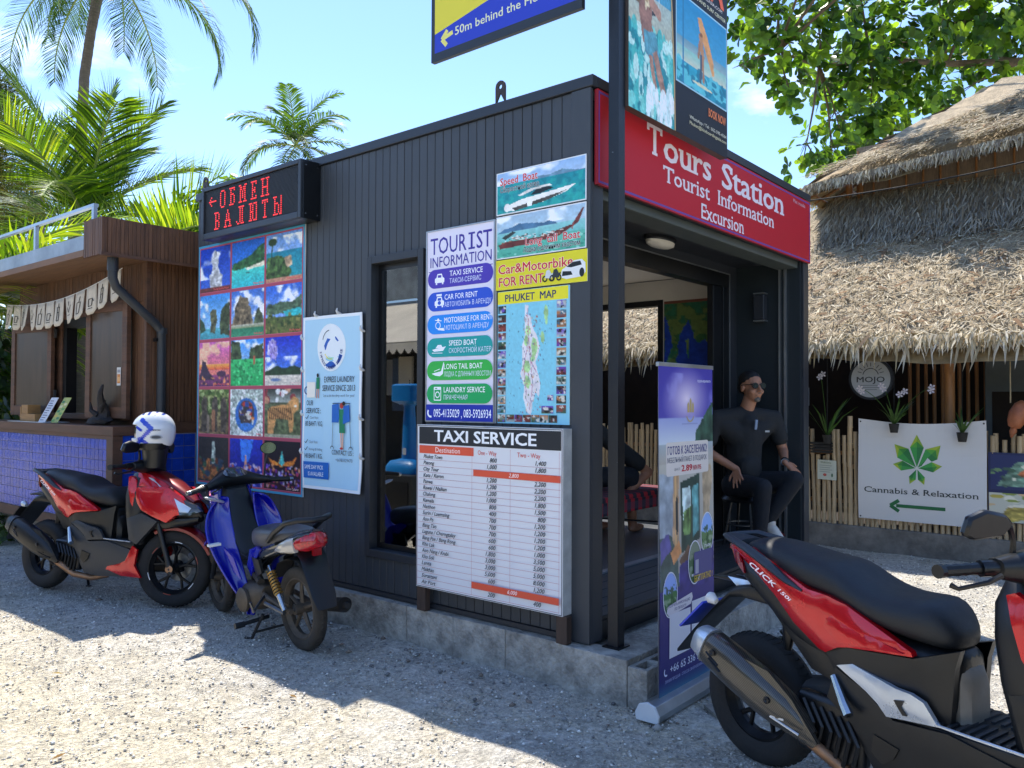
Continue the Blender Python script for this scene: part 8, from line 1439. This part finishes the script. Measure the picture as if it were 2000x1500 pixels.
MB().add([(-1.1, 9.6, 2.55), (1.0, 11.6, 2.55), (.4, 12.6, 3.2), (-1.8, 10.6, 3.2)], [(0, 1, 2, 3)]).build('roof', m_th, MBp); u_ = Vector((2.1, 2.0, 0)).normalized(); rnd_blades('thatch_fringe', 1500, (-1.1, 9.6, 2.6), tuple(u_), (.3, -.3, -.9), (.65, -.7, .3), 2.9, .06, .1, .32, .02, 401, TC+['d0c4ac'], lift=.06, spread=.35, hang=True, droop=.4, parent=MBp); rnd_blades('thatch', 2500, (-1.8, 10.6, 3.22), tuple(u_), (.6, -.75, -.5), (.3, -.3, .9), 2.9, 1.0, .1, .25, .016, 402, TC, lift=.05, parent=MBp)
for i in range(5): p = Vector((-1.05+.45*i, 9.75+.42*i, 0)); MB().tube([p, p+Vector((0, 0, 2.6))], .045, 9).build('post', m_cane, MBp, smooth=1)
# belt of trees added all round: darkens reflections, dims and closes the horizon
r = np.random.RandomState(17); n = 240; V = []; F = []; C = []
for ring_ in range(3):
    for i in range(n):
        a = 6.283*i/n; R0 = 34+ring_*3+2*math.sin(a*9+ring_*2); V.append((R0*math.cos(a)+2, R0*math.sin(a)+2, [-.5, 3.2, 4.6][ring_]+(1.3*math.sin(a*17)+1.1*math.sin(a*41+1)+.5*r.randn() if ring_ else 0)))
F = [(k*n+i, k*n+(i+1) % n, (k+1)*n+(i+1) % n, (k+1)*n+i) for k in range(2) for i in range(n)]
o = fastmesh('added_tree_belt', V, F, mat('belt_foliage', '35502a', .9, noise=(1.5, .5), bump=(3, 1, .3)), smooth=True); tag(o, kind='stuff', label='distant green belt of trees around the yard')
ba = r.rand(2600)*6.283; bb = [(35.5*math.cos(a)+2, 35.5*math.sin(a)+2, 1.2+3.4*r.rand()) for a in ba]
vb = np.array(bb); c_ = np.array([lin(x)[:3] for x in GR+DG]); nL = 26000; pk = r.randint(len(vb), size=nL); pc = vb[pk]+r.randn(nL, 3)*.5; s1 = r.randn(nL, 3); s1 /= np.linalg.norm(s1, axis=1)[:, None]; s2 = np.cross(s1, r.randn(nL, 3)); s2 /= np.linalg.norm(s2, axis=1)[:, None]
V = np.stack([pc, pc+s1*.3+s2*.12, pc+s1*.6, pc+s1*.3-s2*.12], 1).reshape(-1, 3); F = np.arange(nL*4).reshape(-1, 4); C4 = np.repeat(np.concatenate([c_[r.randint(len(c_), size=nL)], np.ones((nL, 1))], 1), 4, 0); o = fastmesh('added_tree_belt_leaves', V, F, m_leafc, None, C4); tag(o, kind='stuff')

# fallen leaves on the yard
t_ = np.random.RandomState(23); n = 120; P_ = g_near(t_, n*3); P_ = keep(P_)[:n]; V = []; F = []; C = []; cl = [lin(c) for c in ('6a4c30', '8a6a3c', '5a4430', 'a08848', '4c5a2c')]
for k in range(len(P_)):
    a = t_.rand()*6.28; s_ = .012+.022*t_.rand(); x = Vector((math.cos(a), math.sin(a), .1)); y = Vector((-math.sin(a), math.cos(a), .15)); p = Vector((P_[k][0], P_[k][1], gz(*P_[k])+.014)); b = len(V)
    V += [p, p+x*s_+y*s_*.4, p+x*s_*2, p+x*s_-y*s_*.4+Vector((0, 0, .004))]; F.append((b, b+1, b+2, b+3)); C += [cl[t_.randint(5)]]*4
o = fastmesh('fallen_leaves', [tuple(v) for v in V], F, m_leafc, None, C); tag(o, kind='stuff')
